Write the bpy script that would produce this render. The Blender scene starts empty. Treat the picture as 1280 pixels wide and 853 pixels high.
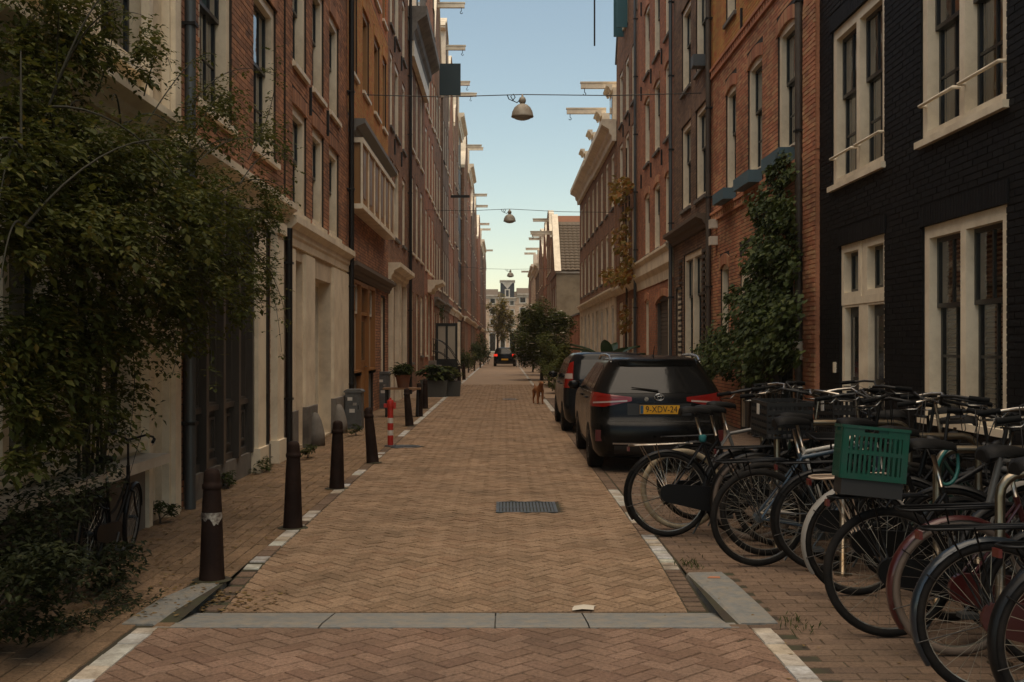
import bpy, math, random
from mathutils import Vector, Matrix
R = math.radians
random.seed(7)
scene = bpy.context.scene
COL = scene.collection

# ------------------------------------------------------------------ camera
F, H, VX, VY = 1422.0, 1.55, 630.0, 433.0       # focal (px), eye height, vanishing point
cam = bpy.data.cameras.new('camera'); camo = bpy.data.objects.new('camera', cam); COL.objects.link(camo)
camo.location = (0, 0, H); camo.rotation_euler = (R(90), 0, 0)
cam.sensor_width = 36; cam.lens = F / 1280 * 36
cam.shift_x = (640 - VX) / 1280; cam.shift_y = (VY - 426.5) / 1280
cam.clip_start = 0.1; cam.clip_end = 3000
scene.camera = camo

# ------------------------------------------------------------------ sky, sun, exposure
SUN_EL, SUN_AZ = 80.0, 178.0                     # degrees; azimuth clockwise from +Y
world = bpy.data.worlds.new('World'); scene.world = world; world.use_nodes = True
wn, wl = world.node_tree.nodes, world.node_tree.links
sky = wn.new('ShaderNodeTexSky'); sky.sky_type = 'NISHITA'; sky.sun_disc = False
sky.sun_elevation = R(SUN_EL); sky.sun_rotation = R(SUN_AZ)
sky.air_density = 1.0; sky.dust_density = 0.5; sky.ozone_density = 3.0
tint = wn.new('ShaderNodeMix'); tint.data_type = 'RGBA'; tint.blend_type = 'MULTIPLY'; tint.inputs[0].default_value = 1
wl.new(sky.outputs[0], tint.inputs[6]); tint.inputs[7].default_value = (1.17, 0.98, 0.72, 1)
wl.new(tint.outputs[2], wn['Background'].inputs[0]); wn['Background'].inputs[1].default_value = 0.084
sun = bpy.data.lights.new('sun', 'SUN'); sun.energy = 1.5; sun.angle = R(80); sun.color = (1, .80, .56)
suno = bpy.data.objects.new('sun', sun); COL.objects.link(suno)
sd = Vector((math.sin(R(SUN_AZ)) * math.cos(R(SUN_EL)), math.cos(R(SUN_AZ)) * math.cos(R(SUN_EL)), math.sin(R(SUN_EL))))
suno.rotation_euler = sd.to_track_quat('Z', 'Y').to_euler(); suno.location = (60, -60, 60)
scene.view_settings.view_transform = 'Standard'; scene.view_settings.look = 'None'
scene.view_settings.gamma = 1; scene.view_settings.exposure = 1.1
scene.render.engine = 'CYCLES'; scene.cycles.use_denoising = True
scene.cycles.max_bounces = 6; scene.cycles.diffuse_bounces = 4; scene.cycles.glossy_bounces = 3
scene.cycles.transparent_max_bounces = 12; scene.cycles.caustics_reflective = False; scene.cycles.caustics_refractive = False
scene.cycles.sample_clamp_indirect = 4

# ------------------------------------------------------------------ pixel helpers (distance from the ground or wall touched)
def gp(px, py, z=0.0):
    d = F * (H - z) / (py - VY); return Vector(((px - VX) * d / F, d, z))
def dp(px, py, d):
    return Vector(((px - VX) * d / F, d, H - (py - VY) * d / F))
def xp(px, py, X):
    d = X * F / (px - VX); return Vector((X, d, H - (py - VY) * d / F))

# ------------------------------------------------------------------ object helpers
def tag(o, label=None, cat=None, group=None, kind=None):
    if label: o['label'] = label
    if cat: o['category'] = cat
    if group: o['group'] = group
    if kind: o['kind'] = kind
    return o
def empty(name, loc=(0, 0, 0), rz=0.0, label=None, cat=None, group=None):
    o = bpy.data.objects.new(name, None); COL.objects.link(o); o.location = loc; o.rotation_euler = (0, 0, rz)
    o.empty_display_size = .1
    return tag(o, label, cat, group)
def link(name, me, parent=None, loc=(0, 0, 0), rot=(0, 0, 0), scl=(1, 1, 1)):
    o = bpy.data.objects.new(name, me); COL.objects.link(o); o.parent = parent
    o.location = loc; o.rotation_euler = rot; o.scale = scl
    return o
def copy_tree(o, parent=None):
    c = o.copy(); COL.objects.link(c)
    c.parent = parent
    for ch in list(o.children): copy_tree(ch, c)
    return c

class MB:
    def __init__(s): s.v, s.f = [], []
    def add(s, vs, fs):
        n = len(s.v); s.v += [tuple(p) for p in vs]; s.f += [tuple(i + n for i in f) for f in fs]; return s
    def box(s, x0, x1, y0, y1, z0, z1):
        return s.add([(x0, y0, z0), (x1, y0, z0), (x1, y1, z0), (x0, y1, z0), (x0, y0, z1), (x1, y0, z1), (x1, y1, z1), (x0, y1, z1)],
                     [(0, 3, 2, 1), (4, 5, 6, 7), (0, 1, 5, 4), (1, 2, 6, 5), (2, 3, 7, 6), (3, 0, 4, 7)])
    def quad(s, a, b, c, d): return s.add([a, b, c, d], [(0, 1, 2, 3)])
    def prism(s, pts, y0, y1):                      # outline in (x, z) pulled along y
        n = len(pts)
        return s.add([(p[0], y0, p[1]) for p in pts] + [(p[0], y1, p[1]) for p in pts],
                     [tuple(range(n)), tuple(range(2 * n - 1, n - 1, -1))] + [((i + 1) % n, i, n + i, n + (i + 1) % n) for i in range(n)])
    def slab(s, pts, z0, z1):                       # outline in (x, y) pulled along z
        n = len(pts)
        return s.add([(p[0], p[1], z0) for p in pts] + [(p[0], p[1], z1) for p in pts],
                     [tuple(range(n - 1, -1, -1)), tuple(range(n, 2 * n))] + [(i, (i + 1) % n, n + (i + 1) % n, n + i) for i in range(n)])
    def tube(s, path, r, n=6, closed=False, caps=True):
        P = [Vector(p) for p in path]; m = len(P); rs = r if isinstance(r, (list, tuple)) else [r] * m
        rings = []; up = None
        for i in range(m):
            if closed: t = P[(i + 1) % m] - P[i - 1]
            else: t = P[min(i + 1, m - 1)] - P[max(i - 1, 0)]
            t = t.normalized() if t.length > 1e-9 else Vector((0, 0, 1))
            if up is None:
                up = Vector((0, 0, 1)) if abs(t.z) < .9 else Vector((1, 0, 0))
            a = t.cross(up)
            if a.length < 1e-4: a = t.cross(Vector((0, 1, 0)))
            a.normalize(); b = a.cross(t).normalized(); up = b
            rings.append([P[i] + (a * math.cos(k * math.tau / n) + b * math.sin(k * math.tau / n)) * rs[i] for k in range(n)])
        vs = [p for rg in rings for p in rg]; fs = []
        for i in range(m if closed else m - 1):
            j = (i + 1) % m
            for k in range(n):
                k2 = (k + 1) % n; fs.append((i * n + k, i * n + k2, j * n + k2, j * n + k))
        if caps and not closed:
            fs.append(tuple(range(n))); fs.append(tuple((m - 1) * n + k for k in range(n - 1, -1, -1)))
        return s.add(vs, fs)
    def lathe(s, prof, n=20, c=(0, 0, 0), cap=True):
        vs = [(c[0] + r * math.cos(k * math.tau / n), c[1] + r * math.sin(k * math.tau / n), c[2] + z) for r, z in prof for k in range(n)]
        fs = [(i * n + k, i * n + (k + 1) % n, (i + 1) * n + (k + 1) % n, (i + 1) * n + k) for i in range(len(prof) - 1) for k in range(n)]
        if cap: fs += [tuple(range(n - 1, -1, -1)), tuple((len(prof) - 1) * n + k for k in range(n))]
        return s.add(vs, fs)
    def grid(s, rows):                               # rows of equal-length point lists
        n = len(rows[0]); vs = [p for r_ in rows for p in r_]
        return s.add(vs, [(i * n + k, i * n + k + 1, (i + 1) * n + k + 1, (i + 1) * n + k) for i in range(len(rows) - 1) for k in range(n - 1)])
    def mesh(s, name, mat, smooth=False):
        me = bpy.data.meshes.new(name); me.from_pydata(s.v, [], s.f)
        if mat: me.materials.append(mat)
        if smooth:
            me.polygons.foreach_set('use_smooth', [True] * len(me.polygons))
        me.update(); return me
    def build(s, name, mat, parent=None, loc=(0, 0, 0), smooth=False, sharp=None, rot=(0, 0, 0)):
        me = s.mesh(name, mat, smooth)
        if smooth and sharp: me.set_sharp_from_angle(angle=R(sharp))
        return link(name, me, parent, loc, rot)
def bez(a, b, c, n=8):
    a, b, c = Vector(a), Vector(b), Vector(c)
    return [a * (1 - t) ** 2 + b * 2 * t * (1 - t) + c * t * t for t in [i / n for i in range(n + 1)]]
def arc(cx, cz, r, a0, a1, n, y=0.0):
    return [(cx + r * math.cos(R(a0 + (a1 - a0) * i / n)), y, cz + r * math.sin(R(a0 + (a1 - a0) * i / n))) for i in range(n + 1)]

# ------------------------------------------------------------------ materials
KB = 1.75; KT = 2.9
def nodes(name):
    m = bpy.data.materials.new(name); m.use_nodes = True; t = m.node_tree
    return m, t, t.nodes, t.links, t.nodes['Principled BSDF']
def mx(t, a, b, fac, blend='MIX'):
    n = t.nodes.new('ShaderNodeMix'); n.data_type = 'RGBA'; n.blend_type = blend
    for i, v in ((6, a), (7, b), (0, fac)):
        if hasattr(v, 'node'): t.links.new(v, n.inputs[i])
        elif i == 0: n.inputs[0].default_value = v
        else: n.inputs[i].default_value = (*v[:3], 1)
    return n.outputs[2]
def noise(t, vec, scale, detail=3, rough=.6):
    n = t.nodes.new('ShaderNodeTexNoise'); n.inputs['Scale'].default_value = scale
    n.inputs['Detail'].default_value = detail; n.inputs['Roughness'].default_value = rough
    if vec: t.links.new(vec, n.inputs['Vector'])
    return n.outputs['Fac']
def ramp(t, fac, stops):
    n = t.nodes.new('ShaderNodeValToRGB'); e = n.color_ramp.elements
    while len(e) < len(stops): e.new(.5)
    for i, (p, c) in enumerate(stops):
        e[i].position = p; e[i].color = (*c, 1) if len(c) == 3 else c
    t.links.new(fac, n.inputs[0]); return n.outputs[0]
def objvec(t):
    return t.nodes.new('ShaderNodeTexCoord').outputs['Object']
def bumpn(t, h, strength, dist, bsdf):
    b = t.nodes.new('ShaderNodeBump'); b.inputs['Strength'].default_value = strength; b.inputs['Distance'].default_value = dist
    t.links.new(h, b.inputs['Height']); t.links.new(b.outputs[0], bsdf.inputs['Normal'])
def mat(name, col, rough=.6, metal=0.0, var=.25, vscale=3.0, bump=0.0, bscale=60.0, dirt=None, dscale=1.2, spec=None, coat=0.0, emit=None):
    m, t, ns, ls, b = nodes(name)
    v = objvec(t)
    f = noise(t, v, vscale, 5)
    c = mx(t, [x * (1 - var) for x in col], [min(1, x * (1 + var)) for x in col], f)
    if dirt:
        d = ramp(t, noise(t, v, dscale, 6, .7), [(.42, (0, 0, 0)), (.68, (1, 1, 1))])
        c = mx(t, c, dirt, d)
    ls.new(c, b.inputs['Base Color'])
    rr = ns.new('ShaderNodeMapRange'); ls.new(f, rr.inputs[0]); rr.inputs[3].default_value = max(0, rough - .12); rr.inputs[4].default_value = min(1, rough + .12)
    ls.new(rr.outputs[0], b.inputs['Roughness'])
    b.inputs['Metallic'].default_value = metal
    if spec is not None: b.inputs['Specular IOR Level'].default_value = spec
    if coat: b.inputs['Coat Weight'].default_value = coat; b.inputs['Coat Roughness'].default_value = .05
    if bump: bumpn(t, noise(t, v, bscale, 4), bump, .01, b)
    if emit: b.inputs['Emission Color'].default_value = (*emit[:3], 1); b.inputs['Emission Strength'].default_value = emit[3]
    return m
def piece_mat(name, stops, rough=.8, grime=(.02, .016, .012), gfac=.5, gscale=.7, bscale=90, bump=.35, spec=.25, speck=.25):
    """bricks: each island or each brick object has its own tone"""
    m, t, ns, ls, b = nodes(name)
    g = ns.new('ShaderNodeNewGeometry'); oi = ns.new('ShaderNodeObjectInfo')
    a = ns.new('ShaderNodeMath'); a.operation = 'ADD'; ls.new(g.outputs['Random Per Island'], a.inputs[0]); ls.new(oi.outputs['Random'], a.inputs[1])
    fr = ns.new('ShaderNodeMath'); fr.operation = 'FRACT'; ls.new(a.outputs[0], fr.inputs[0])
    c = ramp(t, fr.outputs[0], [(p, tuple(min(.6, x * KB) for x in q)) for p, q in stops])
    pos = g.outputs['Position']
    n1 = ramp(t, noise(t, pos, 48, 7, .8), [(.28, (1 - speck * 1.5,) * 3), (.5, (1, 1, 1)), (.72, (1 + speck,) * 3)])
    c = mx(t, c, n1, 1.0, 'MULTIPLY')
    d = ramp(t, noise(t, pos, gscale, 6, .65), [(.38, (0, 0, 0)), (.72, (gfac,) * 3)])
    c = mx(t, c, grime, d)
    ls.new(c, b.inputs['Base Color']); b.inputs['Roughness'].default_value = rough; b.inputs['Specular IOR Level'].default_value = spec
    bumpn(t, noise(t, pos, bscale, 4, .7), bump, .006, b)
    return m
def brick_tex(name, c1, c2, mortar, sx=.22, sz=.065, gfac=.5, bump=.6):
    """brick walls too far away to pick the bricks apart"""
    m, t, ns, ls, b = nodes(name)
    v = objvec(t); sp = ns.new('ShaderNodeSeparateXYZ'); ls.new(v, sp.inputs[0])
    cb = ns.new('ShaderNodeCombineXYZ')
    ad = ns.new('ShaderNodeMath'); ad.operation = 'ADD'; ls.new(sp.outputs[0], ad.inputs[0]); ls.new(sp.outputs[1], ad.inputs[1])
    ls.new(ad.outputs[0], cb.inputs[0]); ls.new(sp.outputs[2], cb.inputs[1])
    br = ns.new('ShaderNodeTexBrick'); ls.new(cb.outputs[0], br.inputs['Vector'])
    br.inputs['Scale'].default_value = 1; br.inputs['Brick Width'].default_value = sx; br.inputs['Row Height'].default_value = sz
    br.inputs['Mortar Size'].default_value = .007; br.inputs['Mortar Smooth'].default_value = .3
    br.inputs['Color1'].default_value = (*[x * KT for x in c1], 1); br.inputs['Color2'].default_value = (*[x * KT for x in c2], 1); br.inputs['Mortar'].default_value = (*[x * KT for x in mortar], 1)
    c = mx(t, br.outputs[0], (.4, .4, .4), noise(t, v, 9, 5, .7), 'OVERLAY')
    d = ramp(t, noise(t, v, .5, 6, .65), [(.38, (0, 0, 0)), (.75, (gfac,) * 3)])
    c = mx(t, c, (.02, .015, .012), d)
    ls.new(c, b.inputs['Base Color']); b.inputs['Roughness'].default_value = .85; b.inputs['Specular IOR Level'].default_value = .2
    inv = ns.new('ShaderNodeMath'); inv.operation = 'SUBTRACT'; inv.inputs[0].default_value = 1; ls.new(br.outputs['Fac'], inv.inputs[1])
    bumpn(t, inv.outputs[0], bump, .01, b)
    return m
def glass_mat(name, tintc=(.55, .6, .6), wave=.0, refl=1.0):
    m, t, ns, ls, b = nodes(name); ns.remove(b)
    tr = ns.new('ShaderNodeBsdfTransparent'); tr.inputs[0].default_value = (*tintc, 1)
    gl = ns.new('ShaderNodeBsdfGlossy'); gl.inputs['Roughness'].default_value = .02; gl.inputs[0].default_value = (refl, refl, refl, 1)
    fr = ns.new('ShaderNodeFresnel'); fr.inputs[0].default_value = 1.52
    a = ns.new('ShaderNodeMath'); a.operation = 'MULTIPLY_ADD'; a.inputs[1].default_value = 1.2; a.inputs[2].default_value = .04; a.use_clamp = True
    ls.new(fr.outputs[0], a.inputs[0])
    ms = ns.new('ShaderNodeMixShader'); ls.new(a.outputs[0], ms.inputs[0]); ls.new(tr.outputs[0], ms.inputs[1]); ls.new(gl.outputs[0], ms.inputs[2])
    ls.new(ms.outputs[0], ns['Material Output'].inputs[0])
    if wave:
        bp = ns.new('ShaderNodeBump'); bp.inputs['Strength'].default_value = wave; bp.inputs['Distance'].default_value = .02
        ls.new(noise(t, ns.new('ShaderNodeNewGeometry').outputs['Position'], 1.7, 2), bp.inputs['Height']); ls.new(bp.outputs[0], gl.inputs['Normal'])
    return m
def leaf_mat(name, stops, trans=.3, rough=.55):
    m, t, ns, ls, b = nodes(name)
    g = ns.new('ShaderNodeNewGeometry')
    c = ramp(t, g.outputs['Random Per Island'], stops)
    c = mx(t, c, (.3, .3, .3), noise(t, g.outputs['Position'], 1.6, 3), 'OVERLAY')
    ls.new(c, b.inputs['Base Color']); b.inputs['Roughness'].default_value = rough; b.inputs['Specular IOR Level'].default_value = .2
    tl = ns.new('ShaderNodeBsdfTranslucent'); ls.new(c, tl.inputs[0])
    ms = ns.new('ShaderNodeMixShader'); ms.inputs[0].default_value = trans
    ls.new(b.outputs[0], ms.inputs[1]); ls.new(tl.outputs[0], ms.inputs[2]); ls.new(ms.outputs[0], ns['Material Output'].inputs[0])
    return m

CREAM = mat('cream_paint', (.86, .75, .57), .5, var=.10, vscale=2, bump=.15, bscale=25, dirt=(.62, .52, .38), dscale=1.6)
PLASTER = mat('cream_plaster', (.76, .64, .47), .8, var=.12, vscale=1.3, bump=.3, bscale=30, dirt=(.42, .33, .23), dscale=.9)
WHITE = mat('white_paint', (.68, .62, .52), .5, var=.08, dirt=(.45, .39, .3))
STONE = mat('grey_stone', (.20, .18, .155), .8, var=.3, vscale=6, bump=.4, bscale=50, dirt=(.08, .07, .06))
BLUESTONE = mat('blue_stone', (.20, .205, .195), .7, var=.55, vscale=24, bump=.6, bscale=70, dirt=(.30, .26, .20), dscale=9)
BLACK = mat('black_paint', (.012, .012, .011), .35, var=.3, bump=.1, bscale=30)
DKGREEN = mat('dark_green_paint', (.014, .016, .013), .35, var=.3)
DOORGREY = mat('grey_shutter', (.10, .085, .07), .6, var=.15, dirt=(.06, .05, .04))
WOOD = mat('varnished_wood', (.30, .13, .035), .45, var=.3, vscale=4)
ORANGEWOOD = mat('orange_panel', (.33, .17, .06), .55, var=.2)
BLUEGREY = mat('blue_grey_paint', (.13, .15, .16), .6, var=.15)
ZINC = mat('zinc_pipe', (.10, .11, .115), .5, .5, var=.3)
PIPEDK = mat('dark_pipe', (.05, .038, .03), .6, var=.4, dirt=(.10, .08, .06))
IRON = mat('black_iron', (.012, .011, .010), .5, .3, var=.3)
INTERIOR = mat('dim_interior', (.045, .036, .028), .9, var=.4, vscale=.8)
CURTAIN = mat('curtain_cloth', (.50, .43, .32), .9, var=.15)
TILES = mat('roof_tile_clay', (.22, .085, .035), .8, var=.35, vscale=3)
TILEBR = mat('roof_tile_brown', (.13, .095, .06), .8, var=.4, vscale=3)
SLATE = mat('slate', (.05, .052, .055), .6, var=.3)
TEAL = mat('teal_paint', (.03, .11, .13), .5, var=.2)
DKTEAL = mat('dark_teal_board', (.012, .03, .035), .5, var=.2)
BOXBLUE = mat('window_box_blue', (.07, .13, .16), .6, var=.2)
GLASS = glass_mat('window_glass', (.9, .91, .88), .25)
GLASSFAR = mat('far_window_glass', (.02, .02, .02), .06, var=.5, spec=.9)
MORTAR = mat('dark_mortar', (.035, .026, .02), .95, var=.3, vscale=8)
MORTARBLK = mat('black_painted_joint', (.0045, .0045, .0048), .7, var=.2, spec=.2)
B_BLACK = piece_mat('black_painted_brick', [(0, (.0042, .0042, .0045)), (.5, (.0052, .0052, .0055)), (1, (.0065, .0064, .0066))], .6, (.006, .0058, .0055), .3, spec=.15)
B_RED = piece_mat('red_brick', [(0, (0.263, 0.108, 0.062)), (.4, (0.350, 0.149, 0.083)), (.75, (0.455, 0.196, 0.104)), (1, (0.211, 0.093, 0.060))], .85)
B_ORANGE = piece_mat('orange_brick', [(0, (0.402, 0.137, 0.045)), (.5, (0.531, 0.193, 0.061)), (1, (0.322, 0.113, 0.045))], .85, gfac=.35)
B_BROWN = piece_mat('brown_brick', [(0, (0.174, 0.090, 0.056)), (.4, (0.246, 0.119, 0.068)), (.75, (0.327, 0.160, 0.086)), (1, (0.134, 0.076, 0.053))], .85)
B_DARK = piece_mat('dark_brown_brick', [(0, (0.125, 0.077, 0.052)), (.5, (0.179, 0.114, 0.075)), (1, (0.099, 0.065, 0.051))], .85)
T_RED = brick_tex('far_red_brick', (.20, .08, .042), (.13, .052, .03), (.10, .075, .055))
T_BROWN = brick_tex('far_brown_brick', (.14, .068, .036), (.085, .044, .027), (.085, .065, .05))
T_DARK = brick_tex('far_dark_brick', (.10, .062, .042), (.065, .042, .03), (.085, .07, .055))
T_ORANGE = brick_tex('far_orange_brick', (.28, .10, .035), (.19, .068, .028), (.12, .085, .055))
T_PALE = brick_tex('far_pale_brick', (.30, .23, .165), (.24, .18, .125), (.2, .16, .12))
# ================================================================== GROUND
XL, XR = -3.10, 4.40                      # facade lines
YS0, YS1, YDIP = 6.26, 6.92, 8.3          # threshold stone front, back, end of the dip behind it
DIPZ = -.065
def zroad(y):
    if y <= YS0 or y >= YDIP: return 0.0
    if y < YS1: return DIPZ * (y - YS0) / (YS1 - YS0)
    return DIPZ * (YDIP - y) / (YDIP - YS1)
def seen(x, y, z, m=6):
    if y < .3: return False
    px, py = VX + F * x / y, VY + F * (H - z) / y
    return -m < px < 1280 + m and -m < py < 853 + m
PAV_ROAD = piece_mat('street_brick', [(0, (0.158, 0.104, 0.063)), (.35, (0.194, 0.130, 0.081)), (.7, (0.219, 0.149, 0.095)), (1, (0.166, 0.104, 0.063))], .85, (.10, .072, .046), .55, 1.3, 110, .9, speck=.5)
PAV_APRON = piece_mat('red_paving_brick', [(0, (0.122, 0.074, 0.050)), (.4, (0.149, 0.095, 0.065)), (.75, (0.171, 0.110, 0.077)), (1, (0.113, 0.068, 0.047))], .8, (.075, .055, .038), .55, 1.3, 110, .9, speck=.5)
PAV_SIDE = piece_mat('brown_paving_brick', [(0, (.105, .070, .047)), (.5, (.14, .094, .064)), (1, (.092, .062, .044))], .85, (.06, .048, .034), .6, .8, 110, .8, speck=.45)
JOINT = mat('paving_joint', (.045, .032, .02), .95, var=.4, vscale=12, dirt=(.05, .055, .022), dscale=3)
LINEPAINT = piece_mat('worn_white_block', [(0, (.42, .37, .28)), (.5, (.50, .44, .34)), (1, (.34, .29, .22))], .8, (.16, .12, .08), .9, 5, 110, .6)
EARTH = mat('earth', (.10, .08, .055), .95, var=.3)

tag(MB().box(-260, 260, -60, 520, -.5, -.12).build('ground', EARTH), 'bare ground under the whole street', 'ground', kind='structure')

def clip_rect(poly, x0, x1, y0, y1):
    for ax, lim, sg in ((0, x0, 1), (0, x1, -1), (1, y0, 1), (1, y1, -1)):
        out = []; n = len(poly)
        for i in range(n):
            a, b = poly[i - 1], poly[i]
            da, db = sg * (a[ax] - lim), sg * (b[ax] - lim)
            if (da >= 0) != (db >= 0):
                t = da / (da - db); out.append((a[0] + (b[0] - a[0]) * t, a[1] + (b[1] - a[1]) * t))
            if db >= 0: out.append(b)
        poly = out
        if len(poly) < 3: return None
    return poly
def area(p): return .5 * abs(sum(p[i - 1][0] * p[i][1] - p[i][0] * p[i - 1][1] for i in range(len(p))))
def brick_geo(mb, poly, z, rnd, gap=.0024, bev=.0035, h=.03):
    cx = sum(p[0] for p in poly) / len(poly); cy = sum(p[1] for p in poly) / len(poly)
    if area(poly) < .0008: return
    dz = rnd.uniform(-.0022, .0022); tx, ty = rnd.gauss(0, .012), rnd.gauss(0, .012)
    def ins(g):
        out = []
        for p in poly:
            dx, dy = p[0] - cx, p[1] - cy; L = math.hypot(dx, dy)
            k = max(0, 1 - g * 1.3 / max(L, .01)); out.append((cx + dx * k, cy + dy * k))
        return out
    lo, hi = ins(gap), ins(gap + bev); n = len(poly)
    vs = [(p[0], p[1], zroad_(p) - .008 + z) for p in lo] + [(p[0], p[1], zroad_(p) + z + dz + (p[0] - cx) * tx + (p[1] - cy) * ty) for p in hi]
    mb.add(vs, [tuple(range(n, 2 * n))] + [(i, (i + 1) % n, n + (i + 1) % n, n + i) for i in range(n)])
zroad_ = lambda p: 0.0
def herring(x0, x1, y0, y1, W=.10, ang=45):
    c, s_ = math.cos(R(ang)), math.sin(R(ang)); mxx, myy = (x0 + x1) / 2, (y0 + y1) / 2
    n = int(math.hypot(x1 - x0, y1 - y0) / W / 2) + 6
    for i in range(-n, n):
        for j in range(-n, n):
            r = (i - j) % 4
            if r == 0: q = (i, j, 2, 1)
            elif r == 3: q = (i, j, 1, 2)
            else: continue
            a, b, w, h = q
            ccx, ccy = (a + w / 2) * W, (b + h / 2) * W
            X, Y = mxx + ccx * c - ccy * s_, myy + ccx * s_ + ccy * c
            if X < x0 - .2 or X > x1 + .2 or Y < y0 - .2 or Y > y1 + .2: continue
            yield X, Y, w * W, h * W, ang
def bond(x0, x1, y0, y1, L=.21, W=.105, along='x'):
    r = 0
    if along == 'x':
        y = y0
        while y < y1:
            x = x0 - (r % 2) * L / 2
            while x < x1: yield x + L / 2, y + W / 2, L, W, 0; x += L
            y += W; r += 1
    else:
        x = x0
        while x < x1:
            y = y0 - (r % 2) * L / 2
            while y < y1: yield x + W / 2, y + L / 2, W, L, 0; y += L
            x += W; r += 1
def pave(parent, pattern, box_, m, limit, seed, z=0.0, skip=None, keep=None):
    rnd = random.Random(seed); x0, x1, y0, y1 = box_
    full, rest = [], MB()
    for X, Y, w, h, a in pattern:
        c, s_ = math.cos(R(a)), math.sin(R(a))
        poly = [(X + u * c - v * s_, Y + u * s_ + v * c) for u, v in ((-w / 2, -h / 2), (w / 2, -h / 2), (w / 2, h / 2), (-w / 2, h / 2))]
        if skip and skip(X, Y): continue
        if keep and not keep(X, Y): continue
        cl = clip_rect(poly, x0, x1, y0, y1)
        if not cl: continue
        whole = abs(area(cl) - w * h) < 1e-6
        if whole and limit and seen(X, Y, z): full.append((Y, X, w, h, a, cl))
        else: brick_geo(rest, cl, z, rnd)
    full.sort(key=lambda q: q[0])
    cache = {}
    for k, (Y, X, w, h, a, cl) in enumerate(full):
        if k >= limit: brick_geo(rest, cl, z, rnd); continue
        key = (round(w, 3), round(h, 3))
        if key not in cache:
            mb = MB(); g, bv = .0024, .0035
            lo = [(-w / 2 + g, -h / 2 + g), (w / 2 - g, -h / 2 + g), (w / 2 - g, h / 2 - g), (-w / 2 + g, h / 2 - g)]
            hi = [(p[0] * (1 - 2 * bv / w), p[1] * (1 - 2 * bv / h)) for p in lo]
            mb.add([(p[0], p[1], -.008) for p in lo] + [(p[0], p[1], 0) for p in hi], [(4, 5, 6, 7)] + [(i, (i + 1) % 4, 4 + (i + 1) % 4, 4 + i) for i in range(4)])
            cache[key] = mb.mesh('brick', m)
        zz = zroad_((X, Y)) + z + rnd.uniform(-.0022, .0022)
        sl = (zroad_((X, Y + .02)) - zroad_((X, Y - .02))) / .04
        o = link('brick', cache[key], parent, (X, Y, zz), (math.atan(sl) + rnd.gauss(0, .01), rnd.gauss(0, .01), 0))
        o.rotation_euler = (Matrix.Rotation(o.rotation_euler[0], 3, 'X') @ Matrix.Rotation(o.rotation_euler[1], 3, 'Y') @ Matrix.Rotation(R(a), 3, 'Z')).to_euler()
    if rest.f:
        o = rest.build('brick_field', m, parent); o['kind'] = 'stuff'
def sheet(name, x0, x1, ys, dz, m, label):
    mb = MB(); mb.grid([[(x0, y, zroad_((0, y)) + dz), (x1, y, zroad_((0, y)) + dz)] for y in ys])
    return tag(mb.build(name, m), label, name.replace('_', ' '), kind='structure')

# the street between the two lines of white blocks
RX0, RX1 = -1.72, 1.12
zroad_ = lambda p: zroad(p[1])
ys = [YS1, 7.2, 7.6, 8.0, YDIP, 9, 60, 330]
street = sheet('street', -1.84, 1.25, ys, -.0065, JOINT, 'brown brick street running away between the houses')
GR = [(-.075, .505, 10.62, 11.32), (-.02, .36, 33.0, 33.6)]
def in_grate(X, Y): return any(a - .03 < X < b + .03 and c - .03 < Y < d + .03 for a, b, c, d in GR) or math.hypot(X + 1.55, Y - 17.6) < .3
pave(street, herring(RX0, RX1, YS1, 46, .09), (RX0, RX1, YS1, 46), PAV_ROAD, 300, 1, skip=in_grate)
zroad_ = lambda p: 0.0
# beyond: plain brick texture
PAV_FAR = mat('far_street_brick', (.33, .228, .148), .85, var=.22, vscale=9, bump=.3, bscale=40, dirt=(.25, .175, .115), dscale=.8)
MB().box(RX0, RX1, 46.0, 330, -.03, -.002).build('far_surface', PAV_FAR, street)
# edge courses with worn white blocks
def edge_course(x, w, y0, y1, step, white, seed):
    rnd = random.Random(seed); mw, mb = MB(), MB(); y = y0; k = 0; lim = 0
    mesh = {}
    while y < y1:
        poly = [(x, y), (x + w, y), (x + w, y + step), (x, y + step)]
        wh = white(y)
        key = bool(wh)
        if lim < 130 and seen(x, y, 0):
            if key not in mesh:
                b = MB(); g = .004
                b.add([(g, g, -.012), (w - g, g, -.012), (w - g, step - g, -.012), (g, step - g, -.012), (2 * g, 2 * g, .001), (w - 2 * g, 2 * g, .001), (w - 2 * g, step - 2 * g, .001), (2 * g, step - 2 * g, .001)],
                      [(4, 5, 6, 7), (0, 1, 5, 4), (1, 2, 6, 5), (2, 3, 7, 6), (3, 0, 4, 7)])
                mesh[key] = b.mesh('edge_block', LINEPAINT if key else PAV_SIDE)
            link('edge_block', mesh[key], street, (x, y, zroad_((x, y)) + rnd.uniform(-.001, .002)), (0, 0, rnd.gauss(0, .012))); lim += 1
        else: brick_geo(mw if wh else mb, poly, .001, rnd)
        y += step
    for q, mm in ((mw, LINEPAINT), (mb, PAV_SIDE)):
        if q.f: q.build('edge_block_row', mm, street)['kind'] = 'stuff'
wl_l = lambda y: (7.9 < y < 8.35 or 8.75 < y < 9.75 or 9.95 < y < 10.6 or 11.9 < y < 12.7 or 13.5 < y < 14.2 or 15.4 < y < 16.6 or 19.5 < y < 21 or y > 22.5) and random.random() < .93
wl_r = lambda y: (7.95 < y < 9.3) or (9.9 < y < 10.6) or 11.0 < y < 12.2 or (y > 24 and (y % 9) < 6)
zroad_ = lambda p: zroad(p[1])
edge_course(-1.84, .12, YS1 + .02, 60, .21, wl_l, 3)
edge_course(1.12, .12, YS1 + .02, 60, .105, wl_r, 4)
MB().box(-1.84, -1.72, 60, 180, -.03, .001).build('line_strip', LINEPAINT, street)
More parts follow.
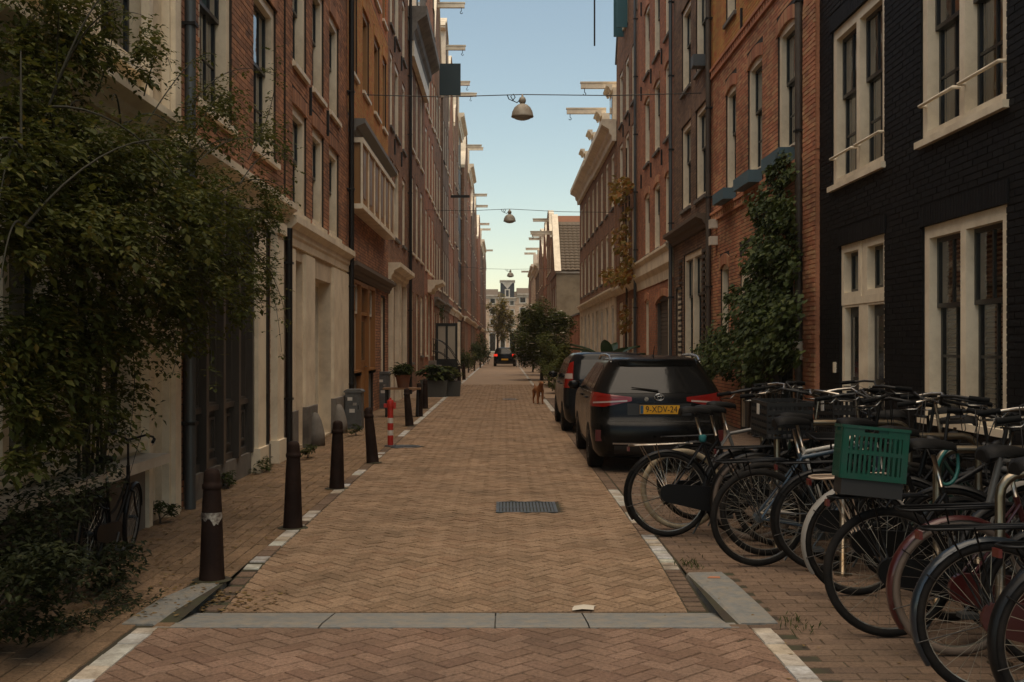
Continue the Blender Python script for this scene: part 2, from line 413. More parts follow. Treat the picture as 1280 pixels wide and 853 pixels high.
MB().box(1.12, 1.24, 60, 180, -.03, .001).build('line_strip', LINEPAINT, street)
zroad_ = lambda p: 0.0

# the crossing in front, laid in red herringbone
apron = sheet('crossing', -1.90, 1.36, [-8, YS0], -.0065, JOINT, 'red herringbone brick crossing in front of the stone threshold')
pave(apron, herring(-1.9, 1.36, 3.0, YS0), (-1.9, 1.36, 3.0, YS0), PAV_APRON, 300, 5)
MB().box(-1.9, 1.36, -8, 3.0, -.03, -.002).build('near_surface', PAV_APRON, apron)
# near white lines
for (xa, xb, nm) in ((1.36, 1.47, 5), (-2.02, -1.90, 6)):
    y = 3.2; rnd = random.Random(nm)
    while y < YS0 - .01:
        L = min(.21, YS0 - y); mb = MB(); brick_geo(mb, [(xa, y), (xb, y), (xb, y + L), (xa, y + L)], .001, rnd)
        mb.build('line_block', LINEPAINT, apron); y += .21

# pavement under the bicycles and along the houses
pr = sheet('pavement_right', 1.25, XR + .1, [-8, 330], -.0075, JOINT, 'dark brick pavement with parked bicycles and cars')
KR = (1.25, 1.52, 6.36, 7.80)
def not_kerb_r(X, Y): return (X > 1.53 or not (6.3 < Y < 7.84)) and (X > 1.475 or Y > YS0)
pave(pr, bond(1.25, XR, 3.4, 34, .21, .105, 'x'), (1.25, XR, 3.4, 34), PAV_SIDE, 300, 8, z=-.001, keep=not_kerb_r)
MB().box(1.25, XR, 34, 330, -.03, -.003).build('far_surface', PAV_FAR, pr)
MB().box(1.48, XR, -8, 3.4, -.03, -.003).build('near_surface', PAV_SIDE, pr)
pl = sheet('pavement_left', XL - .1, -1.84, [-8, 330], -.0075, JOINT, 'narrow brick pavement strewn with leaves along the house fronts')
def not_kerb_l(X, Y): return (X < -2.10 or not (6.3 < Y < 7.6)) and (X < -2.03 or Y > YS0)
PAV_LEFT = piece_mat('sandy_paving_brick', [(0, (.135, .086, .050)), (.5, (.18, .118, .07)), (1, (.12, .078, .047))], .85, (.09, .065, .038), .6, 1.1, 110, .8, speck=.55)
pave(pl, bond(XL, -1.84, 4.6, 34, .21, .105, 'y'), (XL, -1.84, 4.6, 34), PAV_LEFT, 300, 9, z=-.001, keep=not_kerb_l)
MB().box(XL, -1.84, 34, 330, -.03, -.003).build('far_surface', PAV_FAR, pl)

# threshold stones
th = tag(MB().box(-1.93, 1.3, YS0, YS1, -.11, -.09).build('threshold', BLUESTONE), 'sloping blue stone threshold across the street mouth', 'threshold', kind='structure')
xs = [-1.93, -1.02, -.05, .47, 1.30]
for a, b in zip(xs[:-1], xs[1:]):
    mb = MB(); g = .004
    n = 3
    mb.grid([[(a + g, YS0 + .002, -.09), (b - g, YS0 + .002, -.09)], [(a + g, YS0 + .002, .002), (b - g, YS0 + .002, .002)], [(a + g, YS0 + .12, -.004), (b - g, YS0 + .12, -.004)],
             [(a + g, YS1 - .05, DIPZ + .004), (b - g, YS1 - .05, DIPZ + .004)], [(a + g, YS1 - .012, DIPZ - .012), (b - g, YS1 - .012, DIPZ - .012)], [(a + g, YS1 - .012, -.11), (b - g, YS1 - .012, -.11)]])
    mb.build('stone_block', BLUESTONE, th)
def kerb(name, inner, outer, label):
    mb = MB(); n = len(inner)
    rows = []
    for (ix, y), (ox, oy) in zip(inner, outer):
        s_ = 1 if ox > ix else -1
        rows.append([(ix, y, -.1), (ix + s_ * .012, y, -.012), (ix + s_ * .03, y, .003), (ox, oy, .004), (ox, oy, -.1)])
    mb.grid(rows)
    for rw in (rows[0], rows[-1]): mb.add(rw, [tuple(range(5))])
    return tag(mb.build(name, BLUESTONE), label, 'kerb', kind='structure')
kerb('kerb_right', [(1.30, 6.36), (1.285, 6.7), (1.27, 7.1), (1.25, 7.5), (1.235, 7.78)], [(1.53, 6.36), (1.53, 6.7), (1.52, 7.1), (1.51, 7.5), (1.49, 7.80)], 'blue stone kerb corner beside the bicycles')
kerb('kerb_left', [(-1.93, 6.34), (-1.92, 6.7), (-1.89, 7.0), (-1.86, 7.3), (-1.835, 7.56)], [(-2.13, 6.34), (-2.12, 6.7), (-2.10, 7.0), (-2.03, 7.3), (-1.90, 7.6)], 'blue stone kerb corner beside the first bollard')

# drain grates
CASTIRON = mat('cast_iron', (.11, .125, .13), .5, .7, var=.3, dirt=(.08, .06, .045), dscale=8)
def grate(x0, x1, y0, y1, label, bars):
    g = empty('drain_grate', ((x0 + x1) / 2, (y0 + y1) / 2, 0), 0, label, 'drain grate')
    w, h = (x1 - x0) / 2, (y1 - y0) / 2
    fr = MB().box(-w, w, -h, -h + .03, -.05, .003).box(-w, w, h - .03, h, -.05, .003).box(-w, -w + .03, -h + .03, h - .03, -.05, .003).box(w - .03, w, -h + .03, h - .03, -.05, .003)
    fr.build('frame', CASTIRON, g)
    MB().box(-w + .02, w - .02, -h + .02, h - .02, -.06, -.045).build('sump', JOINT, g)
    bw = (2 * w - .06) / bars
    me = MB().box(-bw * .3, bw * .3, -h + .03, h - .03, -.04, .001).mesh('bar', CASTIRON)
    for i in range(bars): link('bar', me, g, (-w + .03 + (i + .5) * bw, 0, 0))
    MB().box(-w + .03, w - .03, -.02, .02, -.042, -.003).build('crossbar', CASTIRON, g)
grate(*GR[0], 'rectangular iron drain grate set in the middle of the brick street near the threshold', 16)
grate(*GR[1], 'small iron drain grate farther up the street toward the dog', 8)
mh = empty('manhole_cover', (-1.55, 17.6, 0), 0, 'round iron manhole cover beside the red and white post', 'manhole cover')
MB().lathe([(.27, -.03), (.27, .003), (.24, .004), (.235, 0), (0.001, .001)], 28).build('rim', CASTIRON, mh, smooth=False)
MB().box(-.2, .2, -.012, .012, 0, .006).box(-.012, .012, -.2, .2, 0, .005).build('ridge', CASTIRON, mh)
PAPER = mat('paper', (.62, .56, .46), .8, var=.1)
p = gp(730, 746)
mb = MB(); mb.grid([[(-.08, -.06, .002), (-.02, -.065, .012), (.05, -.06, .006)], [(-.075, 0, .004), (-.01, .0, .02), (.06, .01, .012)], [(-.06, .06, .003), (0, .07, .01), (.075, .06, .004)]])
tag(mb.build('paper_scrap', PAPER, loc=(p.x, 6.98, zroad(6.98) + .003), smooth=True), 'crumpled pale paper scrap lying on the street behind the threshold', 'paper')
tag(MB().slab([(-.045, -.02), (.04, -.025), (.045, .015), (-.02, .025)], 0, .004).build('wrapper_scrap', mat('orange_paper', (.5, .2, .1), .7), loc=(1.40, 7.6, .005)), 'small orange wrapper lying on the stone kerb corner', 'wrapper')
# ================================================================== HOUSES
# local frame of a facade: x along it, z up, street on the -y side, y = 0 the wall face
_wc = {}
def window(root, u0, u1, z0, z1, lights=1, split=.42, cols=1, ru=1, rl=1, frame=None, sash=None, fw=.10, mull=.09, dep=.06,
           near=False, sill=STONE, curtain=None, glass=None, bar=.022, name='window', sillw=.06, label=None, sw=.045):
    frame = frame or CREAM; sash = sash or DKGREEN; glass = glass or (GLASS if near is not None else GLASSFAR)
    W, Hh = u1 - u0, z1 - z0
    key = (round(W, 2), round(Hh, 2), lights, split, cols, ru, rl, frame.name, sash.name, fw, mull, dep, near, sill and sill.name, curtain, glass.name, bar, sw)
    if key not in _wc:
        parts = []
        f = MB().box(0, fw, dep - .03, dep + .16, 0, Hh).box(W - fw, W, dep - .03, dep + .16, 0, Hh).box(fw, W - fw, dep - .03, dep + .16, Hh - fw, Hh).box(fw, W - fw, dep - .03, dep + .16, 0, fw * .7)
        lw = (W - 2 * fw - (lights - 1) * mull) / lights
        for i in range(1, lights):
            a = fw + i * lw + (i - 1) * mull; f.box(a, a + mull, dep - .03, dep + .16, fw * .7, Hh - fw)
        fm = f.mesh('window', frame)
        zb, zt = fw * .7, Hh - fw
        for i in range(lights):
            a = fw + i * (lw + mull); b = a + lw
            zs = zb + (zt - zb) * (1 - split)
            segs = [(zb, zs + .02, rl, dep + .09), (zs - .02, zt, ru, dep + .05)] if split else [(zb, zt, rl, dep + .07)]
            for (c, d, rows, y) in segs:
                s_ = MB().box(a, a + sw, y, y + .04, c, d).box(b - sw, b, y, y + .04, c, d).box(a + sw, b - sw, y, y + .04, c, c + sw).box(a + sw, b - sw, y, y + .04, d - sw, d)
                pw, ph = (b - a - 2 * sw) / cols, (d - c - 2 * sw) / rows
                for k in range(1, cols): s_.box(a + sw + k * pw - bar / 2, a + sw + k * pw + bar / 2, y + .004, y + .036, c + sw, d - sw)
                for k in range(1, rows): s_.box(a + sw, b - sw, y + .006, y + .034, c + sw + k * ph - bar / 2, c + sw + k * ph + bar / 2)
                parts.append(('sash', s_.mesh('sash', sash)))
                if near:
                    for k in range(cols):
                        for l in range(rows):
                            p0, q0 = a + sw + k * pw, c + sw + l * ph
                            parts.append(('pane', MB().quad((p0, y + .02, q0), (p0 + pw, y + .02, q0), (p0 + pw, y + .02, q0 + ph), (p0, y + .02, q0 + ph)).mesh('pane', glass)))
                else:
                    parts.append(('pane', MB().quad((a + sw, y + .02, c + sw), (b - sw, y + .02, c + sw), (b - sw, y + .02, d - sw), (a + sw, y + .02, d - sw)).mesh('pane', glass)))
            if curtain:
                y = dep + .17
                def drape(x0, x1):
                    n = max(4, int((x1 - x0) / .035)); rows = []
                    for zz in (zb + .02, zt): rows.append([(x0 + (x1 - x0) * k / n, y + .018 * math.sin(k * 1.9), zz) for k in range(n + 1)])
                    return rows
                if curtain in ('full', 'pair', 'one'):
                    spans = {'full': [(a, b)], 'pair': [(a, a + lw * .28), (b - lw * .28, b)], 'one': [(a, a + lw * .45)]}[curtain]
                    for sp_ in spans: parts.append(('curtain', MB().grid(drape(*sp_)).mesh('curtain', CURTAIN)))
                elif curtain == 'half':
                    parts.append(('blind', MB().box(a, b, y, y + .01, zb + (zt - zb) * .55, zt).mesh('blind', CURTAIN)))
        if sill: parts.append(('sill', MB().box(-.05, W + .05, -sillw, dep - .03, -.07, 0).mesh('sill', sill)))
        _wc[key] = (fm, parts)
    fm, parts = _wc[key]
    o = link(name, fm, root, (u0, 0, z0))
    for n_, me in parts: link(n_, me, o)
    if label: o['label'] = label
    return o

def door(root, u0, u1, z0, z1, leaf=None, frame=None, transom=.0, glazed=False, fw=.09, dep=.10, panels=2, name='door', near=False, garage=False):
    leaf = leaf or BLACK; frame = frame or CREAM; W = u1 - u0
    f = MB().box(u0, u0 + fw, dep - .05, dep + .1, z0, z1).box(u1 - fw, u1, dep - .05, dep + .1, z0, z1).box(u0 + fw, u1 - fw, dep - .05, dep + .1, z1 - fw, z1)
    zt = z1 - fw
    if transom:
        zt = z1 - fw - transom; f.box(u0 + fw, u1 - fw, dep - .04, dep + .1, zt, zt + .07)
    o = f.build(name, frame, root)
    if transom:
        MB().quad((u0 + fw, dep + .05, zt + .07), (u1 - fw, dep + .05, zt + .07), (u1 - fw, dep + .05, z1 - fw), (u0 + fw, dep + .05, z1 - fw)).build('pane', GLASS, o)
    a, b = u0 + fw, u1 - fw
    if garage:
        n = int((zt - z0) / .11); me = MB().box(a, b, dep + .03, dep + .06, .008, .102).mesh('slat', leaf)
        MB().box(a, b, dep + .055, dep + .07, z0, zt).build('leaf', leaf, o)
        for i in range(n): link('slat', me, o, (0, 0, z0 + i * .11))
        return o
    lf = MB().box(a, b, dep + .03, dep + .07, z0, zt)
    lf.build('leaf', leaf, o)
    mg = .10; m = MB(); hh = (zt - z0 - mg) / panels
    for i in range(panels):
        q0, q1 = z0 + mg + i * hh, z0 + (i + 1) * hh
        if glazed and i > 0:
            MB().box(a + mg, b - mg, dep + .015, dep + .034, q0, q1).build('pane', GLASSFAR, o)
        m.box(a + mg, b - mg, dep + .012, dep + .031, q0, q0 + .03).box(a + mg, b - mg, dep + .012, dep + .031, q1 - .03, q1).box(a + mg, a + mg + .03, dep + .012, dep + .031, q0 + .03, q1 - .03).box(b - mg - .03, b - mg, dep + .012, dep + .031, q0 + .03, q1 - .03)
    m.build('moulding', leaf, o)
    MB().tube([(b - .06, dep + .03, z0 + 1.0), (b - .06, dep - .03, z0 + 1.0), (b - .15, dep - .03, z0 + 1.0)], .01, 6).build('handle', ZINC, o)
    return o

def wall(root, w, z0, z1, ops, m, mode='tex', seed=0, nobj=0, mortar=None, reveal=None, dep=.22, pick=None, name='wall', u00=0.0, thick=True, lap=.003):
    us = sorted(set([u00, w] + [min(max(x, u00), w) for o in ops for x in o[:2]])); zs = sorted(set([z0, z1] + [min(max(x, z0), z1) for o in ops for x in o[2:4]]))
    mb = MB()
    def hole(u, z): return any(o[0] < u < o[1] and o[2] < z < o[3] for o in ops)
    for i in range(len(us) - 1):
        for j in range(len(zs) - 1):
            if us[i + 1] - us[i] < 1e-5 or zs[j + 1] - zs[j] < 1e-5: continue
            if hole((us[i] + us[i + 1]) / 2, (zs[j] + zs[j + 1]) / 2): continue
            mb.quad((us[i], 0, zs[j]), (us[i + 1], 0, zs[j]), (us[i + 1], 0, zs[j + 1]), (us[i], 0, zs[j + 1]))
    for o in ops:
        a, b, c, d = o[:4]
        mb.quad((a, 0, c), (a, dep, c), (a, dep, d), (a, 0, d)); mb.quad((b, dep, c), (b, 0, c), (b, 0, d), (b, dep, d))
        mb.quad((a, 0, d), (a, dep, d), (b, dep, d), (b, 0, d)); mb.quad((a, dep, c), (a, 0, c), (b, 0, c), (b, dep, c))
    # back and ends
    mb.quad((u00, 0, z0), (u00, 0, z1), (u00, dep + .03, z1), (u00, dep + .03, z0)); mb.quad((w, 0, z0), (w, dep + .03, z0), (w, dep + .03, z1), (w, 0, z1)); mb.quad((u00, 0, z1), (w, 0, z1), (w, dep + .03, z1), (u00, dep + .03, z1))
    o = mb.build(name, (mortar or MORTAR) if mode == 'brick' else m, root)
    if mode != 'brick': return o
    rnd = random.Random(seed); L, C = .22, .066; rest = MB(); cand = []
    nrow = int((z1 - z0) / C)
    def put(a, b, c, d, y): rest.add([(a, y, c), (b, y, c), (b, y, d), (a, y, d), (a, .004, c), (b, .004, c), (b, .004, d), (a, .004, d)], [(0, 1, 2, 3), (4, 5, 1, 0), (5, 6, 2, 1), (6, 7, 3, 2), (7, 4, 0, 3)])
    blocks = [(q[0], q[1], q[2], q[3]) for q in ops] + [(q[0] - .06, q[1] + .06, q[3] - .0, q[3] + .215) for q in ops if len(q) > 4 and q[4] is not None]
    for r in range(nrow):
        c = z0 + r * C + .006; d = c + C - .012
        cuts = sorted((q[0], q[1]) for q in blocks if q[2] < d - .01 and q[3] > c + .01)
        segs = []; x = u00
        for a, b in cuts:
            if a > x: segs.append((x, a))
            x = max(x, b)
        if x < w: segs.append((x, w))
        off = (r % 2) * L / 2
        for a, b in segs:
            k = math.floor((a - off) / L)
            while True:
                p0, p1 = off + k * L, off + (k + 1) * L
                if p0 >= b: break
                q0, q1 = max(p0 + .004, a + .001), min(p1 - .004, b - .001)
                if q1 - q0 > .025:
                    y = -.006 + rnd.uniform(-.002, .002)
                    if nobj and q1 - q0 > .2 and pick and pick((q0 + q1) / 2, c): cand.append((pick((q0 + q1) / 2, c), q0, c, y))
                    else: put(q0, q1, c, d, y)
                k += 1
    cand.sort(); bl = L - .008
    if cand:
        me = MB().add([(0, 0, 0), (bl, 0, 0), (bl, 0, C - .01), (0, 0, C - .01), (0, .015, 0), (bl, .015, 0), (bl, .015, C - .01), (0, .015, C - .01)], [(0, 1, 2, 3), (4, 5, 1, 0), (5, 6, 2, 1), (6, 7, 3, 2), (7, 4, 0, 3)]).mesh('brick', m)
        for k, (dd, q0, c, y) in enumerate(cand):
            if k < nobj: link('brick', me, o, (q0, y, c))
            else: put(q0, q0 + bl, c, c + C - .01, y)
    b_ = rest.build('brick_field', m, o); b_['kind'] = 'stuff'
    return o
def arches(root, ops, m, rise=.06, hgt=.21):
    for q in ops:
        if len(q) < 5 or q[4] is None: continue
        a, b, z = q[0] - .06, q[1] + .06, q[3]; rs = q[4]; n = max(6, int((b - a) / .066)); mb = MB(); st = (b - a) / n
        for i in range(n):
            t0, t1 = i / n * 2 - 1, (i + 1) / n * 2 - 1; e = .004
            x0, x1 = a + i * st + e, a + (i + 1) * st - e
            l0, l1 = z - rs * t0 * t0, z - rs * t1 * t1
            P = [(x0, l0), (x1, l1), (x1, l1 + hgt), (x0, l0 + hgt)]
            mb.prism(P, -.022, .12)
        mb.build('brick_arch', m, root)
def moulding(root, u0, u1, prof, m, name='cornice'):
    """prof: (out, z) outline of the section, wall side closed"""
    n = len(prof); mb = MB()
    vs = [(u, -p[0], p[1]) for u in (u0, u1) for p in prof]
    mb.add(vs, [tuple(range(n)), tuple(range(2 * n - 1, n - 1, -1))] + [((i + 1) % n, i, n + i, n + (i + 1) % n) for i in range(n)])
    return mb.build(name, m, root)
def cornice(root, u0, u1, z, out=.3, h=.35, m=None, name='cornice'):
    return moulding(root, u0, u1, [(-.02, z), (out * .25, z), (out * .3, z + h * .25), (out * .45, z + h * .35), (out * .5, z + h * .55), (out * .9, z + h * .7), (out, z + h * .75), (out, z + h), (-.02, z + h)], m or CREAM, name)
def pipe(root, u, z0, z1, m=ZINC, r=.045, y=-.09, name='drainpipe'):
    o = MB().tube([(u, y, z0), (u, y, z1)], r, 10).build(name, m, root, smooth=True, sharp=50)
    zz = z0 + .8; b = MB()
    while zz < z1: b.box(u - r - .012, u + r + .012, y - r - .008, 0.0, zz, zz + .03); zz += 1.9
    b.build('bracket', IRON, o); return o
def anchors(root, us, zs, m=IRON):
    for u in us:
        for z in zs:
            MB().box(u - .016, u + .016, -.05, -.005, z - .22, z + .22).build('wall_anchor', m, root)
def hoist(root, u, z, length=1.15, m=None, hook=True, h=.2):
    o = MB().box(u - .09, u + .09, -length, .3, z, z + h).box(u - .12, u + .12, -length - .03, .3, z + h, z + h + .05).build('hoist_beam', m or CREAM, root)
    if hook:
        x = -length + .15
        MB().tube([(u, x, z), (u, x, z - .16)], .015, 6).tube([(u, x + .055 * math.cos(a) - .0, z - .22 + .055 * math.sin(a)) for a in [R(90 - i * 30) for i in range(10)]], .016, 6).build('hook', IRON, o)
    return o
def body(root, w, h, depth=9.0, m=None, u00=0.0, roof=None, roofh=0.0, roofm=None, y0=.62):
    """side walls and the dim rooms behind the windows, roof on top"""
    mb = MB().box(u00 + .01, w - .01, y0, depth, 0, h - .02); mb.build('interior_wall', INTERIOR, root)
    MB().box(u00, u00 + .012, .2, depth, 0, h).box(w - .012, w, .2, depth, 0, h).build('side_wall', m or T_BROWN, root)
    roofm = roofm or TILES
    if roof == 'gable':            # ridge away from the street
        MB().add([(u00, .25, h), ((u00 + w) / 2, .25, h + roofh), (w, .25, h), (u00, depth, h), ((u00 + w) / 2, depth, h + roofh), (w, depth, h)], [(0, 1, 4, 3), (1, 2, 5, 4), (0, 2, 1), (3, 4, 5), (0, 3, 5, 2)]).build('roof', roofm, root)
    elif roof == 'shed':           # ridge along the street
        MB().add([(u00, -.05, h), (w, -.05, h), (w, depth / 2, h + roofh), (u00, depth / 2, h + roofh), (u00, depth, h), (w, depth, h)], [(0, 1, 2, 3), (3, 2, 5, 4), (0, 3, 4), (1, 5, 2), (0, 4, 5, 1)]).build('roof', roofm, root)
    else:
        MB().box(u00, w, .2, depth, h - .02, h).build('roof', SLATE, root)
def gable(root, u0, u1, z, hgt, kind, m, trim=None):
    w = u1 - u0; c = (u0 + u1) / 2; trim = trim or CREAM
    if kind == 'step':
        n = 4; pts = [(u0, z)]; L = []
        for i in range(n): L += [(u0 + i * w * .36 / n, z + (i + 0) * hgt * .9 / n), (u0 + i * w * .36 / n, z + (i + 1) * hgt * .9 / n)]
        L += [(c - w * .13, z + hgt * .9), (c - w * .13, z + hgt)]
        pts = L + [(2 * c - p[0], p[1]) for p in reversed(L)]
    elif kind == 'neck':
        L = [(u0, z), (u0, z + .2), (u0 + w * .08, z + hgt * .3), (u0 + w * .24, z + hgt * .42), (u0 + w * .27, z + hgt * .8), (u0 + w * .2, z + hgt * .82), (u0 + w * .22, z + hgt * .86), (c - w * .1, z + hgt * .92)]
        pts = L + [(c, z + hgt)] + [(2 * c - p[0], p[1]) for p in reversed(L)]
    elif kind == 'bell':
        L = [(u0, z), (u0, z + .15), (u0 + w * .1, z + hgt * .2), (u0 + w * .2, z + hgt * .45), (u0 + w * .26, z + hgt * .8), (u0 + w * .36, z + hgt * .94)]
        pts = L + [(c, z + hgt)] + [(2 * c - p[0], p[1]) for p in reversed(L)]
    else:
        pts = [(u0, z), (c - w * .1, z + hgt * .92), (c - w * .1, z + hgt), (c + w * .1, z + hgt), (c + w * .1, z + hgt * .92), (u1, z)]
    o = MB().prism(pts, -.004, .30).build('gable', m, root)
    t = MB()
    for a, b in zip(pts[:-1], pts[1:]):
        dx, dz = b[0] - a[0], b[1] - a[1]; l = math.hypot(dx, dz)
        if l < .05: continue
        nx, nz = -dz / l * .07, dx / l * .07
        t.prism([(a[0], a[1]), (b[0], b[1]), (b[0] + nx, b[1] + nz), (a[0] + nx, a[1] + nz)], -.06, .33)
    t.build('coping', trim, o)
    return o
LEFT, RIGHT = 'L', 'R'
class House:
    def __init__(s, side, d0, d1, h, label, name='brick_house', jog=0.0, cat='house'):
        s.side, s.d0, s.d1, s.w, s.h = side, d0, d1, d1 - d0, h
        if side == LEFT: s.root = empty(name, (XL + jog, d0, 0), R(90), label, cat)
        else: s.root = empty(name, (XR - jog, d1, 0), R(-90), label, cat)
    def u(s, d): return d - s.d0 if s.side == LEFT else s.d1 - d
    def span(s, a, b):
        a, b = s.u(a), s.u(b); return (min(a, b), max(a, b))
def rows_windows(hs, spans, rows, arch=None, **kw):
    ops = []
    for (a, b) in spans:
        u0, u1 = hs.span(a, b)
        for (z0, z1) in rows: ops.append((u0, u1, z0, z1, arch))
    return ops
def near_pick(hs, lo=None, hi=None):
    def f(u, z):
        d = hs.d0 + u if hs.side == LEFT else hs.d1 - u
        x = XL if hs.side == LEFT else XR
        if lo is not None and not (lo <= z <= hi): return None
        return d + 1e-3 if seen(x, d, z, -3) else None
    return f
# ------------------------------------------------------------------ right side, house by house
# black painted house
h = House(RIGHT, 2.0, 15.84, 12.5, 'black painted brick house with tall cream framed windows behind the bicycles')
ops = []
g1, g2, g3 = h.span(9.95, 11.95), h.span(13.15, 14.9), h.span(5.4, 7.4)
f1, f2, f3 = h.span(9.95, 12.0), h.span(13.15, 15.25), h.span(5.4, 7.4)
ops = [(*g1, .82, 2.80, 0.0), (*g2, .10, 2.86, 0.0), (*f1, 3.70, 5.75, 0.0), (*f2, 3.68, 5.75, 0.0), (*g3, .82, 2.8, 0.0), (*f3, 3.7, 5.75, 0.0)]
ops += [(*f, 6.9, 8.8, 0.0) for f in (f1, f2, f3)]
wall(h.root, h.w, 0, 8.0, ops[:6] + [(a[0], a[1], a[2], 8.0) for a in ops[6:]], B_BLACK, 'brick', 11, 300, MORTARBLK, pick=near_pick(h), u00=0)
wall(h.root, h.w, 8.0, 12.5, [(a[0], a[1], 8.0, a[3]) for a in ops[6:]], B_BLACK, 'tex')
arches(h.root, ops[:6], B_BLACK)
body(h.root, h.w, 12.5)
SLATBL = mat('blind_slat', (.78, .72, .62), .6, var=.12)
for k, (u0, u1) in enumerate((g1, g3)):
    wo = window(h.root, u0, u1, .82, 2.80, 2, .40, 2, 1, 2, CREAM, BLACK, .13, .13, .05, True, CREAM, None, bar=.03)
    lw = (u1 - u0 - .26 - .13) / 2; me = MB().add([(0, 0, 0), (lw, 0, 0), (lw, .045, .03), (0, .045, .03)], [(0, 1, 2, 3)]).mesh('slat', SLATBL)
    if k == 0:
        for i in range(2):
            x = .13 + i * (lw + .13)
            bl = MB().box(x, x + lw, .185, .23, 1.84, 1.88).build('blind', SLATBL, wo)
            for q in range(36): link('slat', me, wo, (x, .185, .10 + q * .048))
for u0, u1 in (f1, f2, f3):
    wo = window(h.root, u0, u1, 3.70 if (u0, u1) != f2 else 3.68, 5.75, 2, .42, 2, 1, 2, CREAM, BLACK, .13, .13, .05, True, CREAM, 'one', bar=.03)
    lw = (u1 - u0) / 2
    for i in range(2):
        a = .05 + i * lw; b = a + lw - .1
        MB().tube([(a + .03, .02, .36), (a + .03, -.05, .36), (b, -.05, .36), (b, .02, .36)], .018, 8).build('guard_rail', CREAM, wo, smooth=True, sharp=50)
for u0, u1 in (f1, f2, f3): window(h.root, u0, u1, 6.9, 8.8, 2, .42, 2, 1, 1, CREAM, BLACK, .13, .13, .05, False, CREAM)
um = (g2[0] + g2[1]) / 2
f_ = MB().box(um - .07, um + .07, .03, .2, .1, 2.86).box(g2[0], g2[1], .02, .2, 2.08, 2.17).build('door_mullion', CREAM, h.root)
door(h.root, g2[0], um - .07, .10, 2.16, BLACK, CREAM, 0, True, .11, .08, 2); door(h.root, um + .07, g2[1], .10, 2.16, BLACK, CREAM, 0, True, .11, .08, 2)
for a, b in ((g2[0], um - .07), (um + .07, g2[1])): window(h.root, a, b, 2.17, 2.86, 1, 0, 1, 1, 1, CREAM, BLACK, .1, .1, .05, True, None, name='transom')
MB().box(g2[0] - .1, g2[1] + .1, -.12, .2, 0, .10).build('doorstep', STONE, h.root)
MB().box(g2[0] - .22, g2[0] - .14, -.03, 0, 1.2, 1.34).build('doorbell', CREAM, h.root)

# red house with ivy
h = House(RIGHT, 15.86, 24.3, 12.0, 'red brick house with blue window boxes and an arched ground floor door under ivy', jog=-.03)
sp = [(21.7, 22.7), (19.5, 20.65), (17.3, 18.4)]
w1 = rows_windows(h, sp, [(4.60, 6.62)], .09); w2 = rows_windows(h, sp, [(7.95, 9.9)], .09)
da = (*h.span(17.4, 21.3), .05, 3.25, .34); na = (*h.span(22.4, 23.25), 1.55, 3.2, .1)
wall(h.root, h.w, 0, 7.2, w1 + [da, na], B_RED, 'brick', 21, 0)
wall(h.root, h.w, 7.2, 9.2, [(a[0], a[1], a[2], 9.2) for a in w2], B_ORANGE, 'brick', 22, 0)
wall(h.root, h.w, 9.2, 12.0, [(a[0], a[1], 9.2, a[3]) for a in w2], T_ORANGE)
arches(h.root, w1 + [da, na] + w2, B_RED); body(h.root, h.w, 12.0, m=T_RED, roof='shed', roofh=3)
for q in w1 + w2:
    wo = window(h.root, q[0], q[1], q[2], q[3], 1, .42, 1, 1, 2, CREAM, DKGREEN, .12, near=True, sill=STONE, curtain='pair')
    if q[2] < 5: MB().box(q[0] - .06, q[1] + .06, -.26, -.02, q[2] - .24, q[2] - .03).build('window_box', BOXBLUE, h.root)
for zz in (4.16, 7.2):
    MB().box(0, h.w, -.05, .0, zz, zz + .05).box(0, h.w, -.07, 0, zz + .15, zz + .2).build('string_course', B_RED, h.root)
    me = MB().box(-.05, .05, -.05, 0, zz + .05, zz + .15).mesh('dentil', B_RED); n = int(h.w / .2)
    for i in range(n): link('dentil', me, h.root, (.1 + i * .2, 0, 0))
window(h.root, na[0], na[1], na[2], na[3], 1, .0, 1, 1, 1, CREAM, DKGREEN, .1, near=True, sill=CREAM)
a, b = da[0], da[1]
MB().box(a, a + .12, .02, .2, .05, 3.2).box(b - .12, b, .02, .2, .05, 3.2).box(a + .12, b - .12, .02, .2, 2.75, 3.25).box(a + .12, b - .12, .03, .2, 1.98, 2.08).build('door_frame', CREAM, h.root)
n = 4; lw = (b - a - .24) / n
for i in range(n):
    window(h.root, a + .12 + i * lw, a + .12 + (i + 1) * lw, 2.08, 2.75, 1, 0, 2, 1, 1, DKGREEN, DKGREEN, .05, dep=.08, near=True, sill=None, name='transom')
    if i in (1, 2): door(h.root, a + .12 + i * lw, a + .12 + (i + 1) * lw, .05, 1.98, DKGREEN, DKGREEN, 0, True, .05, .08)
    else: window(h.root, a + .12 + i * lw, a + .12 + (i + 1) * lw, .5, 1.98, 1, 0, 2, 1, 3, DKGREEN, DKGREEN, .05, dep=.08, near=True, sill=None)
for i in (0, 3): MB().box(a + .12 + i * lw, a + .12 + (i + 1) * lw, .06, .2, .05, .5).build('door_panel', DKGREEN, h.root)
MB().box(*[h.w - .62, h.w - .02], -.09, -.005, 0, 12.0).build('pilaster', B_RED, h.root)
qm = MB().box(0, .205, -.102, -.085, .0, .053).mesh('brick', B_RED); qh = MB().box(0, .097, -.102, -.085, .0, .053).mesh('brick', B_RED)
for i in range(98):
    x = h.w - .63
    for k, mq in enumerate((qm, qm, qm) if i % 2 else (qh, qm, qm, qh)):
        link('brick', mq, h.root, (x, random.uniform(-.003, .003), .006 + i * .066)); x += .213 if mq is qm else .105
pipe(h.root, h.w - .85, 0.1, 12, PIPEDK, .06, -.1)
pipe(h.root, .12, 0.1, 12, PIPEDK, .055, -.09)
MB().box(h.w - .93, h.w - .77, -.18, -.02, 1.35, 1.62).build('pipe_sleeve', WHITE, h.root)
